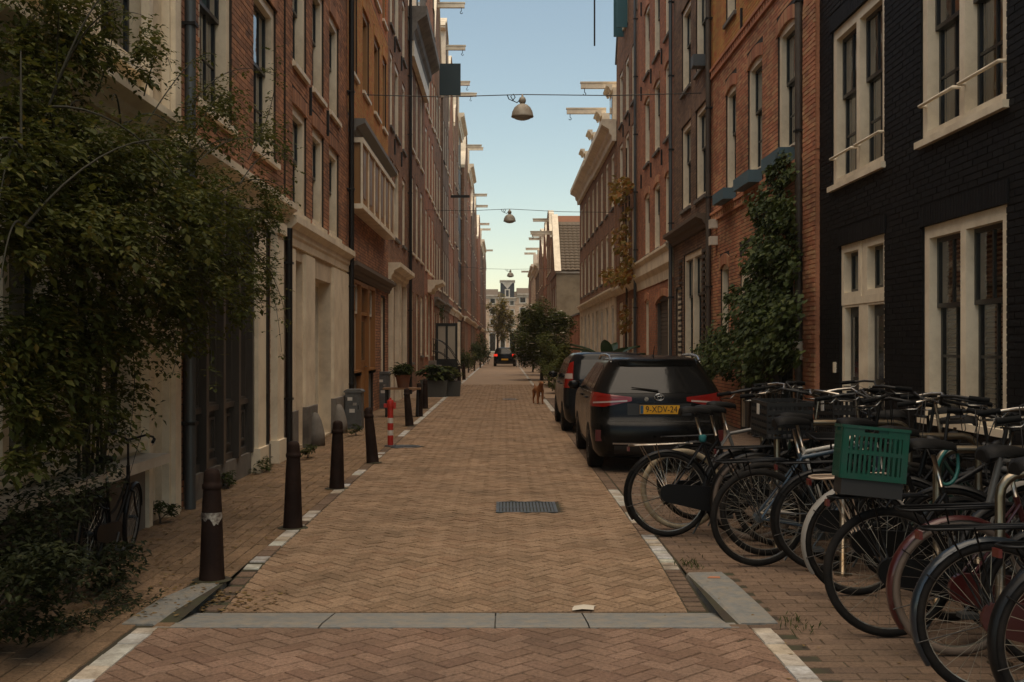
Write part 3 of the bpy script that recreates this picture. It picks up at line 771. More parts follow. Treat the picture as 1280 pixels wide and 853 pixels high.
for zz in (3.65, 4.0): MB().box(.55, .78, -.16, -.01, zz, zz + .18).build('alarm_box', WHITE, h.root)
anchors(h.root, [h.u(18.9), h.u(21.1)], [7.6])
# dark brown brick house
h = House(RIGHT, 24.32, 29.4, 13.5, 'dark brown brick house between two red houses, two cream windows per floor', jog=.02)
sp = [(26.65, 28.0), (24.6, 25.95)]
w1 = rows_windows(h, sp, [(4.85, 6.9), (7.7, 9.75), (10.4, 12.2)], 0.0)
gw = (*h.span(25.2, 27.7), 1.1, 3.75, None); gd = (*h.span(28.1, 29.0), .1, 3.0, None); ge = (*h.span(24.5, 24.95), 1.3, 3.6, None)
low = [q for q in w1 if q[3] < 9.9]
wall(h.root, h.w, 0, 9.9, low + [gw, gd, ge], B_DARK, 'brick', 31); wall(h.root, h.w, 9.9, 13.5, [q for q in w1 if q[3] > 9.9], T_DARK)
arches(h.root, w1, B_DARK); body(h.root, h.w, 13.5, m=T_DARK, roof='shed', roofh=2.5)
for q in w1: window(h.root, *q[:4], 1, .42, 1, 1, 1, CREAM, DKGREEN, .13, curtain='pair')
window(h.root, *gw[:4], 2, .36, 2, 1, 2, CREAM, BLACK, .14, .16, near=True, sill=CREAM); door(h.root, *gd[:4], BLACK, CREAM, .5); window(h.root, *ge[:4], 1, .3, frame=CREAM, near=True, fw=.12)
cornice(h.root, 0, h.w, 4.1, .28, .3, mat('brown_cornice', (.11, .075, .05), .7))
ml = MB().box(0, .5, -.035, -.012, 0, .06).mesh('quoin_brick', BLACK)
for uu in (gw[0] - .72, gw[1] + .12):
    for i in range(20): link('quoin_brick', ml, h.root, (uu + .05 * (i % 2), 0, 1.1 + i * .132))
pipe(h.root, .1, .1, 13.5, ZINC, .05); MB().box(h.w - .55, h.w - .2, -.3, -.01, 7.6, 7.85).build('lamp_box', ZINC, h.root)
# red house with garage
h = House(RIGHT, 29.42, 37.5, 15.0, 'tall red brick house with arched windows and a grey garage door')
sp = [(34.4, 35.6), (32.1, 33.4), (29.9, 31.1)]
w1 = rows_windows(h, sp, [(4.35, 6.25), (7.15, 9.2), (9.9, 12.0), (12.7, 14.2)], .1)
gg = (*h.span(30.0, 33.0), .05, 2.95, .2); gn = (*h.span(34.6, 35.4), .9, 3.0, .08)
wall(h.root, h.w, 0, 15.0, w1 + [gg, gn], T_RED); arches(h.root, w1 + [gg, gn], B_RED); body(h.root, h.w, 15, m=T_RED, roof='shed', roofh=3)
for q in w1: window(h.root, *q[:4], 1, .42, 1, 1, 1, CREAM, DKGREEN, .13, curtain='pair' if q[2] < 9 else None)
window(h.root, *gn[:4], 1, .4, frame=CREAM, fw=.11); door(h.root, *gg[:4], DOORGREY, DOORGREY, garage=True, fw=.12)
moulding(h.root, 0, h.w, [(-.01, 3.35), (.03, 3.35), (.05, 3.6), (.14, 3.75), (.14, 4.05), (.22, 4.15), (.22, 4.22), (-.01, 4.22)], CREAM)
anchors(h.root, [h.u(31.6), h.u(33.9), h.u(36.3)], [6.8, 9.6, 12.3]); pipe(h.root, .08, .1, 15, ZINC, .05)
pipe(h.root, h.w - .1, .1, 3.4, CREAM, .05)
# brown gable house
h = House(RIGHT, 37.52, 44.7, 12.6, 'brown brick house with a steep gable, blue shutters and a hanging rope', jog=-.02)
sp = [(42.4, 43.6), (40.3, 41.5), (38.2, 39.4)]
w1 = rows_windows(h, sp, [(4.2, 6.3), (7.0, 9.2), (9.9, 11.9)], None); g = [(*h.span(38.2, 39.6), .2, 3.2, None), (*h.span(40.4, 41.6), .1, 3.3, None), (*h.span(42.3, 43.7), .9, 3.2, None)]
wall(h.root, h.w, 0, 12.6, w1 + g, T_BROWN); body(h.root, h.w, 12.6, m=T_BROWN, roof='gable', roofh=5)
for q in w1: window(h.root, *q[:4], 1, .42, frame=CREAM, fw=.13)
window(h.root, *g[0][:4], 2, .35, frame=CREAM, fw=.14); door(h.root, *g[1][:4], BLACK, CREAM, .7); window(h.root, *g[2][:4], 2, .35, frame=CREAM, fw=.14)
gb = gable(h.root, 0, h.w, 12.6, 5.2, 'spout', T_BROWN, STONE)
window(h.root, h.w / 2 - .6, h.w / 2 + .6, 13.1, 15.2, 1, .0, frame=CREAM, fw=.12, dep=-.05, sill=None, name='hoist_door')
for s_ in (-1, 1): MB().box(h.w / 2 + s_ * .62 - .03, h.w / 2 + s_ * .62 + .03, -.40, -.03, 12.9, 14.6).build('shutter', TEAL, h.root)
hb = hoist(h.root, h.w / 2, 16.4, 1.3)
MB().tube([(h.w / 2, -1.15, 16.3), (h.w / 2 + .01, -1.15, 12.4)], .03, 6).build('rope', IRON, h.root)
moulding(h.root, 0, h.w, [(-.01, 3.5), (.06, 3.5), (.2, 3.7), (.2, 3.8), (-.01, 3.8)], CREAM)
anchors(h.root, [h.u(39.9), h.u(42.0)], [6.6, 9.5])
# cornice houses
for (a, b, hh, lab, nw) in ((44.72, 55.0, 10.35, 'red brown house with a deep cream cornice and two roof hoist beams', 4), (55.02, 66.0, 10.5, 'brick corner house with a white cornice beside the low garden wall', 4)):
    h = House(RIGHT, a, b, hh, lab, jog=.02 if a < 50 else 0)
    st = (b - a) / nw; sp = [(a + (i + .22) * st, a + (i + .72) * st) for i in range(nw)]
    w1 = rows_windows(h, sp, [(4.3, 6.3), (7.1, 9.3)], None); g = [(*h.span(*q), .15 if i % 2 else .8, 3.2, None) for i, q in enumerate(sp)]
    wall(h.root, h.w, 3.7, hh, w1, T_BROWN); wall(h.root, h.w, 0, 3.7, g, PLASTER, name='ground_floor_wall'); body(h.root, h.w, hh, m=T_BROWN, roof='shed', roofh=3.2, roofm=TILEBR)
    for q in w1: window(h.root, *q[:4], 1, .42, frame=CREAM, fw=.14, sash=DKGREEN if q[2] < 6 else WHITE)
    for i, q in enumerate(g):
        if i % 2: door(h.root, *q[:4], BLACK, WHITE, .5, fw=.12)
        else: window(h.root, *q[:4], 2, .35, frame=WHITE, fw=.12)
    cornice(h.root, -.15, h.w + .15, hh - .75, .55, .85, CREAM); cornice(h.root, 0, h.w, 3.55, .2, .3, CREAM)
    for k, dd in enumerate((a + st * .9, a + st * 2.9)):
        u = h.u(dd)
        d_ = MB().box(u - .7, u + .7, .05, 2.2, hh + .05, hh + 1.75).build('dormer', CREAM, h.root)
        cornice(h.root, u - .8, u + .8, hh + 1.6, .22, .25, CREAM, 'dormer_cornice')
        MB().box(u - .45, u + .45, .03, .05, hh + .3, hh + 1.4).build('dormer_window', GLASSFAR, d_)
        if a < 50: hoist(h.root, u, hh + 1.85, 1.5 if k else 1.2, h=.22)
# low garden wall and the projecting house with the tiled roof
gw_ = empty('garden_wall', (4.45, 66.2, 0), 0, 'low red brick garden wall below the plaster house side', 'wall')
MB().box(-.12, .12, 0, 9.0, 0, 3.4).build('brickwork', T_RED, gw_); MB().box(-.17, .17, -.05, 9.0, 3.4, 3.5).build('coping', STONE, gw_)
MB().box(.12, 2.2, 0, .24, 0, 3.4).build('return_wall', T_RED, gw_)
h = House(RIGHT, 75.0, 84.0, 6.35, 'house with brown tiled roof and bare plaster side wall standing forward of the row', jog=.95)
for_side = MB().box(h.w - .02, h.w + .12, 0, 9, 0, 6.35).build('plaster_side', mat('beige_plaster', (.30, .24, .16), .9, var=.2, dirt=(.2, .155, .1), bump=.2), h.root)
MB().box(h.w - .02, h.w + .2, -.05, 9, 6.35, 6.55).build('eaves_board', WHITE, h.root)
sp = [(76, 77.4), (79, 80.4), (82, 83.2)]; w1 = rows_windows(h, sp, [(3.6, 5.6)], None) + [(*h.span(*q), .5, 2.7, None) for q in sp]
wall(h.root, h.w, 0, 6.35, w1, T_BROWN); body(h.root, h.w, 6.35, m=T_BROWN)
for q in w1: window(h.root, *q[:4], 1, .42, frame=WHITE, fw=.14, near=None)
zr = 10.25; yb = .25
MB().add([(0, yb, 6.5), (h.w + .25, yb, 6.5), (h.w / 2, yb, zr), (0, 9, 6.5), (h.w + .25, 9, 6.5), (h.w / 2, 9, zr)], [(0, 2, 5, 3), (1, 4, 5, 2), (0, 1, 2), (3, 5, 4)]).build('roof', TILEBR, h.root)
# tiles of the slope that faces down the street, laid in courses
ang = math.atan2(zr - 6.5, h.w / 2 + .25); sl = math.hypot(zr - 6.5, h.w / 2 + .25); tb = MB()
tile_me = MB().grid([[(.36 * s_, .3 * (k / 6), .02 + .06 * s_ + .05 * math.sin(k / 6 * math.pi)) for k in range(7)] for s_ in (0, 1)]).mesh('tile', TILEBR, True)
rf = empty('tile_slope', (0, 0, 0)); rf.parent = h.root
cnt = 0
for i in range(int(sl / .34)):
    for j in range(8):
        link('tile', tile_me, rf, (h.w + .25 - (i * .34 + .34) * math.cos(ang), .3 + j * .31, 6.5 + (i * .34 + .34) * math.sin(ang)), (0, ang, 0))
gb = MB().prism([(0, 6.3), (h.w + .1, 6.3), (h.w / 2, zr + .3)], -.05, .25).build('gable', T_BROWN, h.root)
MB().prism([(h.w + .1, 6.5), (h.w + .35, 6.5), (h.w / 2 + .15, zr + .5), (h.w / 2 - .15, zr + .5), (h.w / 2 - .15, zr + .2)], -.12, .3).build('gable_trim', CREAM, gb)
hoist(h.root, h.w / 2, zr - .9, 1.6)
tag(gb, 'gable with cream edge board')

# ------------------------------------------------------------------ left side, house by house
# cream fronted house behind the climbing rose
h = House(LEFT, 4.0, 10.74, 9.5, 'cream plastered house front hidden behind the climbing rose', 'plaster_house')
sp1 = [(4.6, 6.15), (6.35, 7.95), (8.12, 9.66)]
g = [(*h.span(*q), .75, 3.05, None) for q in sp1] + [(*h.span(9.82, 10.28), .12, 2.9, None)]
w1 = [(*h.span(*q), 3.9, 6.0, None) for q in ((4.7, 5.9), (6.6, 7.9), (8.7, 10.0))]; w2 = [(q[0], q[1], 7.0, 9.0, None) for q in w1]
wall(h.root, h.w, 0, 9.5, g + w1 + w2, PLASTER); body(h.root, h.w, 9.5)
for q in g[:3]: window(h.root, *q[:4], 2, .3, 1, 1, 2, CREAM, BLACK, .10, .09, near=True, sill=CREAM)
door(h.root, *g[3][:4], BLACK, CREAM, .5, fw=.06)
for q in w1 + w2: window(h.root, *q[:4], 1, .42, 2, 1, 2, CREAM, BLACK, .13, near=True, sill=CREAM, curtain='pair')
for d in (9.72, 10.3): MB().box(h.u(d) , h.u(d) + (.10 if d < 10 else .38), -.07, 0, 0, 9.4).build('pilaster', CREAM, h.root)
MB().box(h.u(10.36), h.u(10.5), -.11, -.069, 0, 9.4).build('pilaster_strip', CREAM, h.root)
cornice(h.root, 0, h.w - .5, 3.35, .2, .25, CREAM)
MB().box(h.u(6.3), h.u(9.7), -.25, -.0, .56, .64).build('window_ledge', WHITE, h.root)
MB().box(h.u(6.3), h.u(9.7), -.04, -.0, 0.0, .56).build('plinth', STONE, h.root)
# dark brick house with black shopfront
h = House(LEFT, 10.76, 15.98, 10.0, 'dark brick house with a black panelled shopfront between cream pilasters')
w1 = [(*h.span(11.55, 12.95), 4.02, 6.1, 0.0), (*h.span(14.05, 15.45), 4.02, 6.1, 0.0)]; w2 = [(q[0], q[1], 7.1, 9.0, 0.0) for q in w1]
shop = (*h.span(11.0, 13.86), .0, 3.2, None); nar = (*h.span(14.36, 15.05), .0, 3.2, None)
wall(h.root, h.w, 0, 7.0, w1 + [shop, nar], B_BROWN, 'brick', 41, 300, pick=near_pick(h, 3.6, 7)); wall(h.root, h.w, 7.0, 10, w2, T_BROWN); arches(h.root, w1, B_BROWN); body(h.root, h.w, 10)
for q in w1 + w2: window(h.root, *q[:4], 1, .42, 3, 1, 2, CREAM, BLACK, .14, near=q[2] < 5, sill=CREAM, curtain='pair')
MB().box(*h.span(11.0, 13.86), -.02, .2, 0, .26).box(*h.span(14.36, 15.05), -.02, .2, 0, .26).build('stone_plinth', STONE, h.root)
SHOP = mat('shopfront_paint', (.055, .047, .040), .4, var=.3)
n = 4; sw_ = (shop[1] - shop[0]) / n
for i in range(n + 1): MB().box(shop[0] + i * sw_ - .05, shop[0] + i * sw_ + .05, -.05, .12, .26, 3.2).build('shop_mullion', SHOP, h.root)
for i in range(n):
    a = shop[0] + i * sw_ + .05; b = a + sw_ - .1
    window(h.root, a, b, .92, 3.2, 1, 0, 2, 1, 6, SHOP, SHOP, .04, dep=.06, near=True, sill=None, bar=.02, name='shop_window')
    p = MB().box(a, b, .06, .12, .26, .92).build('shop_panel', SHOP, h.root)
    MB().box(a, b, .0, .062, .86, .92).box(a, b, .02, .062, .26, .34).box(a + .06, b - .06, .03, .062, .76, .79).box(a + .06, b - .06, .03, .062, .42, .45).box(a + .06, a + .09, .03, .062, .45, .76).box(b - .09, b - .06, .03, .062, .45, .76).build('panel_moulding', SHOP, p)
window(h.root, nar[0], nar[1], .92, 3.2, 1, 0, 2, 1, 6, SHOP, SHOP, .05, dep=.06, near=True, sill=None, bar=.02, name='shop_window')
MB().box(nar[0], nar[1], .04, .12, .26, .92).box(nar[0] + .1, nar[1] - .1, .02, .04, .38, .8).build('shop_panel', SHOP, h.root)
for a, b in ((13.9, 14.34), (15.07, 15.5)):
    p = MB().box(*h.span(a, b), -.1, .0, .3, 3.2).box(h.u(a) - .03, h.u(b) + .03, -.13, 0, .0, .3).box(h.u(a) - .03, h.u(b) + .03, -.14, 0, 3.05, 3.2).build('pilaster', CREAM, h.root)
cornice(h.root, -.05, h.w + .02, 3.2, .2, .34, CREAM)
pipe(h.root, .08, .0, 12, ZINC, .055, -.11); pipe(h.root, h.w - .06, 0, 3.2, IRON, .05)
anchors(h.root, [h.u(13.5)], [6.6])
# cream ground floor with garage
h = House(LEFT, 16.0, 22.28, 12.5, 'brown brick house above a cream ground floor with a grey garage shutter', jog=.03)
sp = [(16.5, 17.65), (18.2, 19.35), (19.95, 21.1)]
w1 = rows_windows(h, sp, [(3.52, 5.10), (5.68, 7.45), (8.2, 9.8)], 0.02)
low = [q for q in w1 if q[3] < 8]
wall(h.root, h.w, 3.3, 8.0, low, B_BROWN, 'brick', 51); wall(h.root, h.w, 8.0, 12.5, [q for q in w1 if q[3] > 8], T_BROWN); arches(h.root, w1, B_BROWN); body(h.root, h.w, 12.5)
for q in w1: window(h.root, *q[:4], 1, .45, 1, 1, 1, CREAM, DKGREEN, .14, near=q[2] < 8, sill=CREAM, curtain='full' if q[2] < 8 else None)
ga = [(*h.span(16.55, 17.3), .06, 2.82, None), (*h.span(18.25, 20.15), .03, 2.66, None)]
wall(h.root, h.w, 0, 3.3, ga, PLASTER, name='ground_floor_wall', dep=.35)
door(h.root, *ga[0][:4], WOOD, CREAM, .5, fw=.07, dep=.25); door(h.root, *ga[1][:4], DOORGREY, CREAM, garage=True, fw=.06, dep=.26)
for a, b in ((16.1, 16.5), (17.35, 18.2), (20.2, 22.2)):
    MB().box(*h.span(a, b), -.05, 0, .62, 2.95).build('pilaster', CREAM, h.root); MB().box(h.u(a) - .01, h.u(b) + .01, -.09, 0, 0, .62).build('stone_base', STONE, h.root)
cornice(h.root, 0, h.w, 3.0, .16, .4, CREAM); pipe(h.root, h.w - .1, 0, 12.5, IRON, .05, -.1)
anchors(h.root, [h.u(17.9), h.u(19.65)], [5.4])
GUARD = MB()
for d in (17.75, 20.3): MB().lathe([(.16, 0), (.15, .2), (.1, .4), (.05, .5), (.001, .52)], 14, (h.u(d), -.12, 0)).build('guard_stone', STONE, h.root, smooth=True)
# orange house with oriel
h = House(LEFT, 22.3, 30.4, 13.2, 'orange brick house with a cream framed oriel window and wooden entrance')
sp = [(22.9, 24.0), (24.9, 26.1), (27.1, 28.3), (29.0, 29.9)]
w1 = rows_windows(h, sp, [(7.15, 9.0), (9.9, 11.7)], 0.03)
gs = (*h.span(23.1, 26.9), .05, 2.92, None); g2 = (*h.span(28.6, 29.6), .2, 2.8, None)
wall(h.root, h.w, 0, 6.2, [gs, g2, (*h.span(22.75, 29.35), 4.35, 5.75, None)], B_BROWN, 'brick', 61); wall(h.root, h.w, 6.2, 9.6, [q for q in w1 if q[3] < 9.6], B_ORANGE, 'brick', 62)
wall(h.root, h.w, 9.6, 13.2, [q for q in w1 if q[3] > 9.6], T_ORANGE); arches(h.root, w1, B_ORANGE); body(h.root, h.w, 13.2, m=T_ORANGE, roof='shed', roofh=3)
for q in w1: window(h.root, *q[:4], 1, .5, 1, 1, 1, ORANGEWOOD, ORANGEWOOD, .14, sill=CREAM)
a, b = h.span(22.7, 29.4)
AMBER = mat('amber_pane', (.20, .10, .04), .4, var=.25, spec=.3)
orl = MB().box(a, b, -.29, -.005, 4.3, 4.4).box(a, b, -.29, -.005, 5.62, 5.72).build('oriel', CREAM, h.root)
MB().box(a + .05, b - .05, -.25, -.1, 4.4, 5.62).build('oriel_panel', ORANGEWOOD, orl)
for i in range(7):
    x = a + (b - a - .08) * i / 6; MB().box(x, x + .045, -.28, -.24, 4.4, 5.62).build('oriel_mullion', CREAM, orl)
for i in range(6):
    x = a + (b - a - .08) * i / 6 + .3; MB().box(x, x + .42, -.262, -.249, 4.55, 5.5).build('pane', AMBER, orl)
cornice(h.root, a - .1, b + .1, 5.72, .34, .36, mat('grey_cornice', (.16, .15, .135), .6))
cornice(h.root, 0, h.w, 2.95, .22, .28, mat('brown_fascia', (.12, .09, .065), .7)); pipe(h.root, .1, 0, 13, IRON, .05)
for (c, d) in ((23.1, 24.25), (25.65, 26.9)):
    u0, u1 = h.span(c, d)
    window(h.root, u0, u1, 1.0, 2.92, 1, .33, 2, 1, 3, WOOD, WHITE, .07, dep=-.03, near=True, sill=WOOD, bar=.035, curtain='pair'); MB().box(u0, u1, .05, .15, .05, .94).build('lower_panel', BLUEGREY, h.root)
door(h.root, *h.span(24.25, 25.65), .1, 2.92, WOOD, WOOD, .6, True, .1, .0)
door(h.root, *g2[:4], WOOD, CREAM, .4)
# portal house
h = House(LEFT, 30.42, 37.0, 14.5, 'brown brick house with a tall cream door portal beside the orange house', jog=-.02)
sp = [(31.1, 32.0), (32.5, 33.9), (34.9, 36.0)]; w1 = rows_windows(h, sp, [(4.65, 6.75), (7.6, 9.7), (10.4, 12.3)], None)
g = [(*h.span(31.0, 32.3), .1, 3.0, None), (*h.span(33.4, 34.8), .2, 3.3, None), (*h.span(35.6, 36.6), .8, 3.0, None)]
wall(h.root, h.w, 0, 14.5, w1 + g, T_BROWN); body(h.root, h.w, 14.5)
for q in w1: window(h.root, *q[:4], 1, .45, frame=CREAM, fw=.15, curtain='pair')
door(h.root, *g[0][:4], BLACK, CREAM, .8, fw=.18); door(h.root, *g[1][:4], BLACK, CREAM, .9, fw=.2); window(h.root, *g[2][:4], 1, .4, frame=CREAM, fw=.12)
for d in (30.7, 32.4, 33.1, 34.9): MB().box(h.u(d), h.u(d) + .28, -.12, 0, 0, 3.35).build('pilaster', CREAM, h.root)
cornice(h.root, .1, 4.9, 3.35, .35, .45, CREAM); anchors(h.root, [h.u(34.4), h.u(32.25)], [7.2, 10.1])
pipe(h.root, h.w - .1, 0, 14.5, IRON, .05)
# cornice house with dormer
h = House(LEFT, 37.02, 44.2, 12.3, 'brown brick house with a carved cream cornice and a dormer with hoist beam')
sp = [(38.0, 39.1), (40.0, 41.2), (42.2, 43.4)]; w1 = rows_windows(h, sp, [(4.7, 7.3), (8.2, 11.0)], None); g = [(*h.span(37.6, 38.9), 1.0, 3.4, None), (*h.span(40.2, 41.4), .6, 3.4, None), (*h.span(42.2, 43.5), 1.2, 3.4, None)]
wall(h.root, h.w, 0, 12.3, w1 + g, T_BROWN); body(h.root, h.w, 12.3, roof='shed', roofh=3.5)
for q in w1: window(h.root, *q[:4], 1, .45, frame=CREAM, fw=.16, sill=CREAM)
window(h.root, *g[0][:4], 1, .4, frame=CREAM, fw=.14); door(h.root, *g[1][:4], BLACK, CREAM, .7, fw=.15); window(h.root, *g[2][:4], 1, .4, frame=CREAM, fw=.14)
cornice(h.root, -.1, h.w + .1, 11.5, .6, 1.1, STONE); MB().box(0, h.w, -.18, -.02, 11.0, 11.5).build('frieze', CREAM, h.root)
u = h.w / 2; MB().box(u - .9, u + .9, -.02, 2.5, 12.6, 15.4).build('dormer', CREAM, h.root); MB().box(u - .5, u + .5, -.06, -.03, 12.9, 15.0).build('dormer_window', GLASSFAR, h.root)
hoist(h.root, u, 15.5, 1.4, h=.3)
# stoop house
h = House(LEFT, 44.22, 50.5, 14.0, 'brown brick house with a stone stoop and curved iron railings')
sp = [(44.9, 46.0), (46.9, 48.0), (48.9, 50.0)]; w1 = rows_windows(h, sp, [(4.6, 7.0), (7.8, 10.3), (11.0, 13.0)], None); g = [(*h.span(46.6, 48.2), .95, 3.7, None), (*h.span(44.7, 45.9), 1.2, 3.6, None), (*h.span(48.9, 50.0), 1.2, 3.6, None)]
wall(h.root, h.w, 0, 14, w1 + g, T_RED); body(h.root, h.w, 14)
for q in w1 + g[1:]: window(h.root, *q[:4], 1, .45, frame=CREAM, fw=.16, sill=CREAM)
door(h.root, *g[0][:4], BLACK, CREAM, .8, fw=.2); cornice(h.root, h.u(46.2), h.u(48.6), 3.75, .6, .5, CREAM, 'door_hood')
gable(h.root, 0, h.w, 14, 4.8, 'step', T_RED, STONE); hoist(h.root, h.w / 2, 17.2, 1.3)
st = MB()
for i in range(5): st.box(h.u(46.7) + .0, h.u(48.1), -.25 - (4 - i) * .22, 0.0, i * .19, (i + 1) * .19)
so = st.build('stoop', STONE, h.root)
for d in (46.75, 48.05):
    for k in (0, .5):
        MB().tube(bez((h.u(d), -.15, 1.85 - k), (h.u(d), -.75, 1.85 - k), (h.u(d), -1.25, .75 - k * .9), 10), .018, 6).build('railing', IRON, so, smooth=True)
    for yy, zt in ((-.2, 1.8), (-.65, 1.45), (-1.2, .85)): MB().tube([(h.u(d), yy, .0), (h.u(d), yy, zt)], .013, 5).build('baluster', IRON, so)

# ------------------------------------------------------------------ the rows farther on
def row_house(side, d0, d1, hh, wallm, gk, gh, label, seed, jog=0.0, trim=None, beam=True, roofm=None):
    rnd = random.Random(seed); h = House(side, d0, d1, hh, label, jog=jog); w = h.w
    n = 3 if w > 5.2 else 2; st = w / n; ww = min(1.25, st * .55)
    nf = max(2, int((hh - 3.8) / 3.0)); fh = (hh - 4.0) / nf
    ops = []
    for i in range(n):
        c = (i + .5) * st
        for k in range(nf): ops.append((c - ww / 2, c + ww / 2, 4.3 + k * fh, 4.3 + k * fh + min(2.1, fh - .75)))
    gr = [((i + .5) * st - ww / 2, (i + .5) * st + ww / 2, .12 if i == seed % n else .9, 3.1) for i in range(n)]
    wall(h.root, w, 0, hh, ops + gr, wallm); body(h.root, w, hh, m=wallm, roof='gable' if gk != 'cornice' else 'shed', roofh=gh * .85 if gk != 'cornice' else 2.5, roofm=roofm)
    fr = rnd.choice([CREAM, CREAM, WHITE])
    for q in ops: window(h.root, *q, 1, .45, frame=fr, fw=.16, near=None, sill=rnd.choice([CREAM, STONE]) if seed % 2 else CREAM)
    for i, q in enumerate(gr):
        if i == seed % n: door(h.root, *q, rnd.choice([BLACK, DKGREEN, WOOD]), fr, .5, fw=.14)
        else: window(h.root, *q, 1, .4, frame=fr, fw=.14, near=None)
    cornice(h.root, 0, w, 3.4, .22, .35, rnd.choice([CREAM, STONE, PLASTER]))
    if gk == 'cornice':
        cornice(h.root, -.05, w + .05, hh - .6, .5, .75, trim or CREAM)
        MB().box(w / 2 - .6, w / 2 + .6, .0, 1.8, hh + .1, hh + 2.0).build('dormer', CREAM, h.root); bz = hh + 2.0
    else: gable(h.root, 0, w, hh, gh, gk, wallm, trim); bz = hh + gh * .66
    if beam: hoist(h.root, w / 2, bz, rnd.uniform(1.0, 1.3), hook=d0 < 75)
    MB().box(w * .7, w * .7 + .7, 3, 3.6, hh, hh + gh * .8 + 1.2).build('chimney', wallm, h.root)
    return h
ad = ['dark', 'narrow', 'broad', 'weathered', 'tall', 'plain', 'slim', 'old']
specs = [(50.52, 57.0, 14.5, T_BROWN, 'spout', 4.6, 'tall brown house with a spout gable and a dark board hung under its hoist beam'),
         (57.02, 63.0, 14.0, T_DARK, 'neck', 4.8, 'dark brick house with a cream neck gable next to the spout gable house'),
         (63.02, 69.5, 13.5, T_RED, 'bell', 4.9, 'red brick house with a bell gable and dark iron bracket'),
         (69.52, 76.0, 15.0, T_BROWN, 'neck', 3.8, 'brown house with broad cream window frames and a neck gable'),
         (76.02, 83.0, 17.0, None, 'cornice', 1.5, 'narrow house front painted dark blue grey'),
         (83.02, 91.0, 14.6, T_BROWN, 'bell', 3.2, 'brown brick house with a bell gable beyond the painted front'),
         (91.02, 100.0, 16.0, T_RED, 'cornice', 1.5, 'red brick house with a cream cornice and central dormer'),
         (100.02, 110.0, 13.0, T_DARK, 'neck', 3.6, 'dark house with a pale neck gable past the cream cornice'),
         (110.02, 121.0, 13.4, T_BROWN, 'spout', 3.4, 'brown house with a spout gable near the parked hatchback'),
         (121.02, 134.0, 13.0, T_RED, 'bell', 3.2, 'red house with a bell gable in the last part of the row'),
         (134.02, 150.0, 14.0, T_DARK, 'cornice', 1.5, 'broad dark house with a cornice near the end of the street'),
         (150.02, 172.0, 13.0, T_BROWN, 'neck', 3.0, 'last brown house of the row at the street end')]
PAINTED = mat('blue_grey_wall', (.035, .045, .055), .6, var=.2)
for i, (a, b, hh, m_, gk, gh, lab) in enumerate(specs):
    h = row_house(LEFT, a, b, hh, m_ or PAINTED, gk, gh, lab, 100 + i, jog=(-.05, .04, 0, .05)[i % 4] + (.03 * i if i > 4 else 0))
    if i == 0: MB().box(h.w / 2 - .05, h.w / 2 + .05, -1.1, -.1, 13.4, 14.9).build('hanging_board', DKTEAL, h.root)
    if i == 2: MB().box(h.w / 2 - .04, h.w / 2 + .04, -1.1, 0, 10.2, 10.35).build('iron_bracket', IRON, h.root)
specs = [(84.02, 92.0, 9.6, T_BROWN, 'bell', 2.4, 'brown house with a small bell gable behind the flowering tree', .95),
         (92.02, 101.0, 8.6, T_RED, 'spout', 3.4, 'red house with a pointed gable and red trimmed top', .9),
         (101.02, 112.0, 9.5, T_BROWN, 'neck', 3.0, 'brown neck gable house on the shrub side of the street', .95),
         (112.02, 126.0, 9.6, T_DARK, 'cornice', 1.5, 'dark house with a flat cornice on the shrub side of the street', .9),
         (126.02, 146.0, 10.5, T_PALE, 'cornice', 1.5, 'pale brick house with stacked upper floors on the shrub side of the street', .9),
         (146.02, 166.0, 10.0, T_BROWN, 'bell', 2.5, 'last brown house on the shrub side of the street', .8)]
for i, (a, b, hh, m_, gk, gh, lab, jg) in enumerate(specs):
    row_house(RIGHT, a, b, hh, m_, gk, gh, lab, 200 + i, jog=jg)
# houses across the end of the street
ED = 190.0
def end_house(x0, x1, hh, wallm, lab, kind, seed):
    w = x1 - x0; root = empty('canal_house', (x0, ED, 0), 0, lab, 'house')
    n = max(2, int(w / 1.7)); st = w / n; nf = 3; fh = (hh - 4.6) / nf; ops = []
    for i in range(n):
        for k in range(nf): ops.append(((i + .2) * st, (i + .8) * st, 5.0 + k * fh, 5.0 + k * fh + fh * .68))
        ops.append(((i + .15) * st, (i + .85) * st, .6, 3.9))
    wall(root, w, 0, hh, ops, wallm); body(root, w, hh, m=wallm, roof='shed', roofh=1.3, roofm=TILEBR)
    for q in ops: window(root, *q, 1, .45, cols=2, frame=WHITE, fw=.18, near=None, sill=WHITE, bar=.05, sw=.08)
    cornice(root, 0, w, hh - .5, .4, .6, WHITE); MB().box(0, w, -.15, -.01, 4.1, 4.5).build('fascia', WHITE, root)
    if kind == 'neck':
        MB().prism([(w * .12, hh), (w * .88, hh), (w * .88, hh + 2.6), (w * .12, hh + 2.6)], -.05, .3).build('gable', SLATE, root)
        MB().prism([(w * .2, hh + 2.6), (w * .8, hh + 2.6), (w * .5, hh + 1.5)], -.12, .1).build('gable_crest', WHITE, root)
        window(root, w * .36, w * .64, hh + .1, hh + 1.5, 1, 0, frame=WHITE, fw=.2, near=None, dep=-.1)
        cornice(root, w * .08, w * .92, hh + 2.5, .3, .5, WHITE)
    return root
end_house(-4.6, -1.0, 10.0, T_PALE, 'pale brick canal house partly behind the yellow green tree', 'flat', 1)
end_house(-.98, 2.1, 9.6, T_PALE, 'canal house with a dark neck gable and white crest closing the street', 'neck', 2)
end_house(2.12, 6.2, 10.2, T_PALE, 'pale canal house with grey mansard roof closing the street', 'flat', 3)
end_house(6.22, 10.5, 13.0, T_BROWN, 'brown canal house at the far corner behind the flowering tree', 'flat', 4)
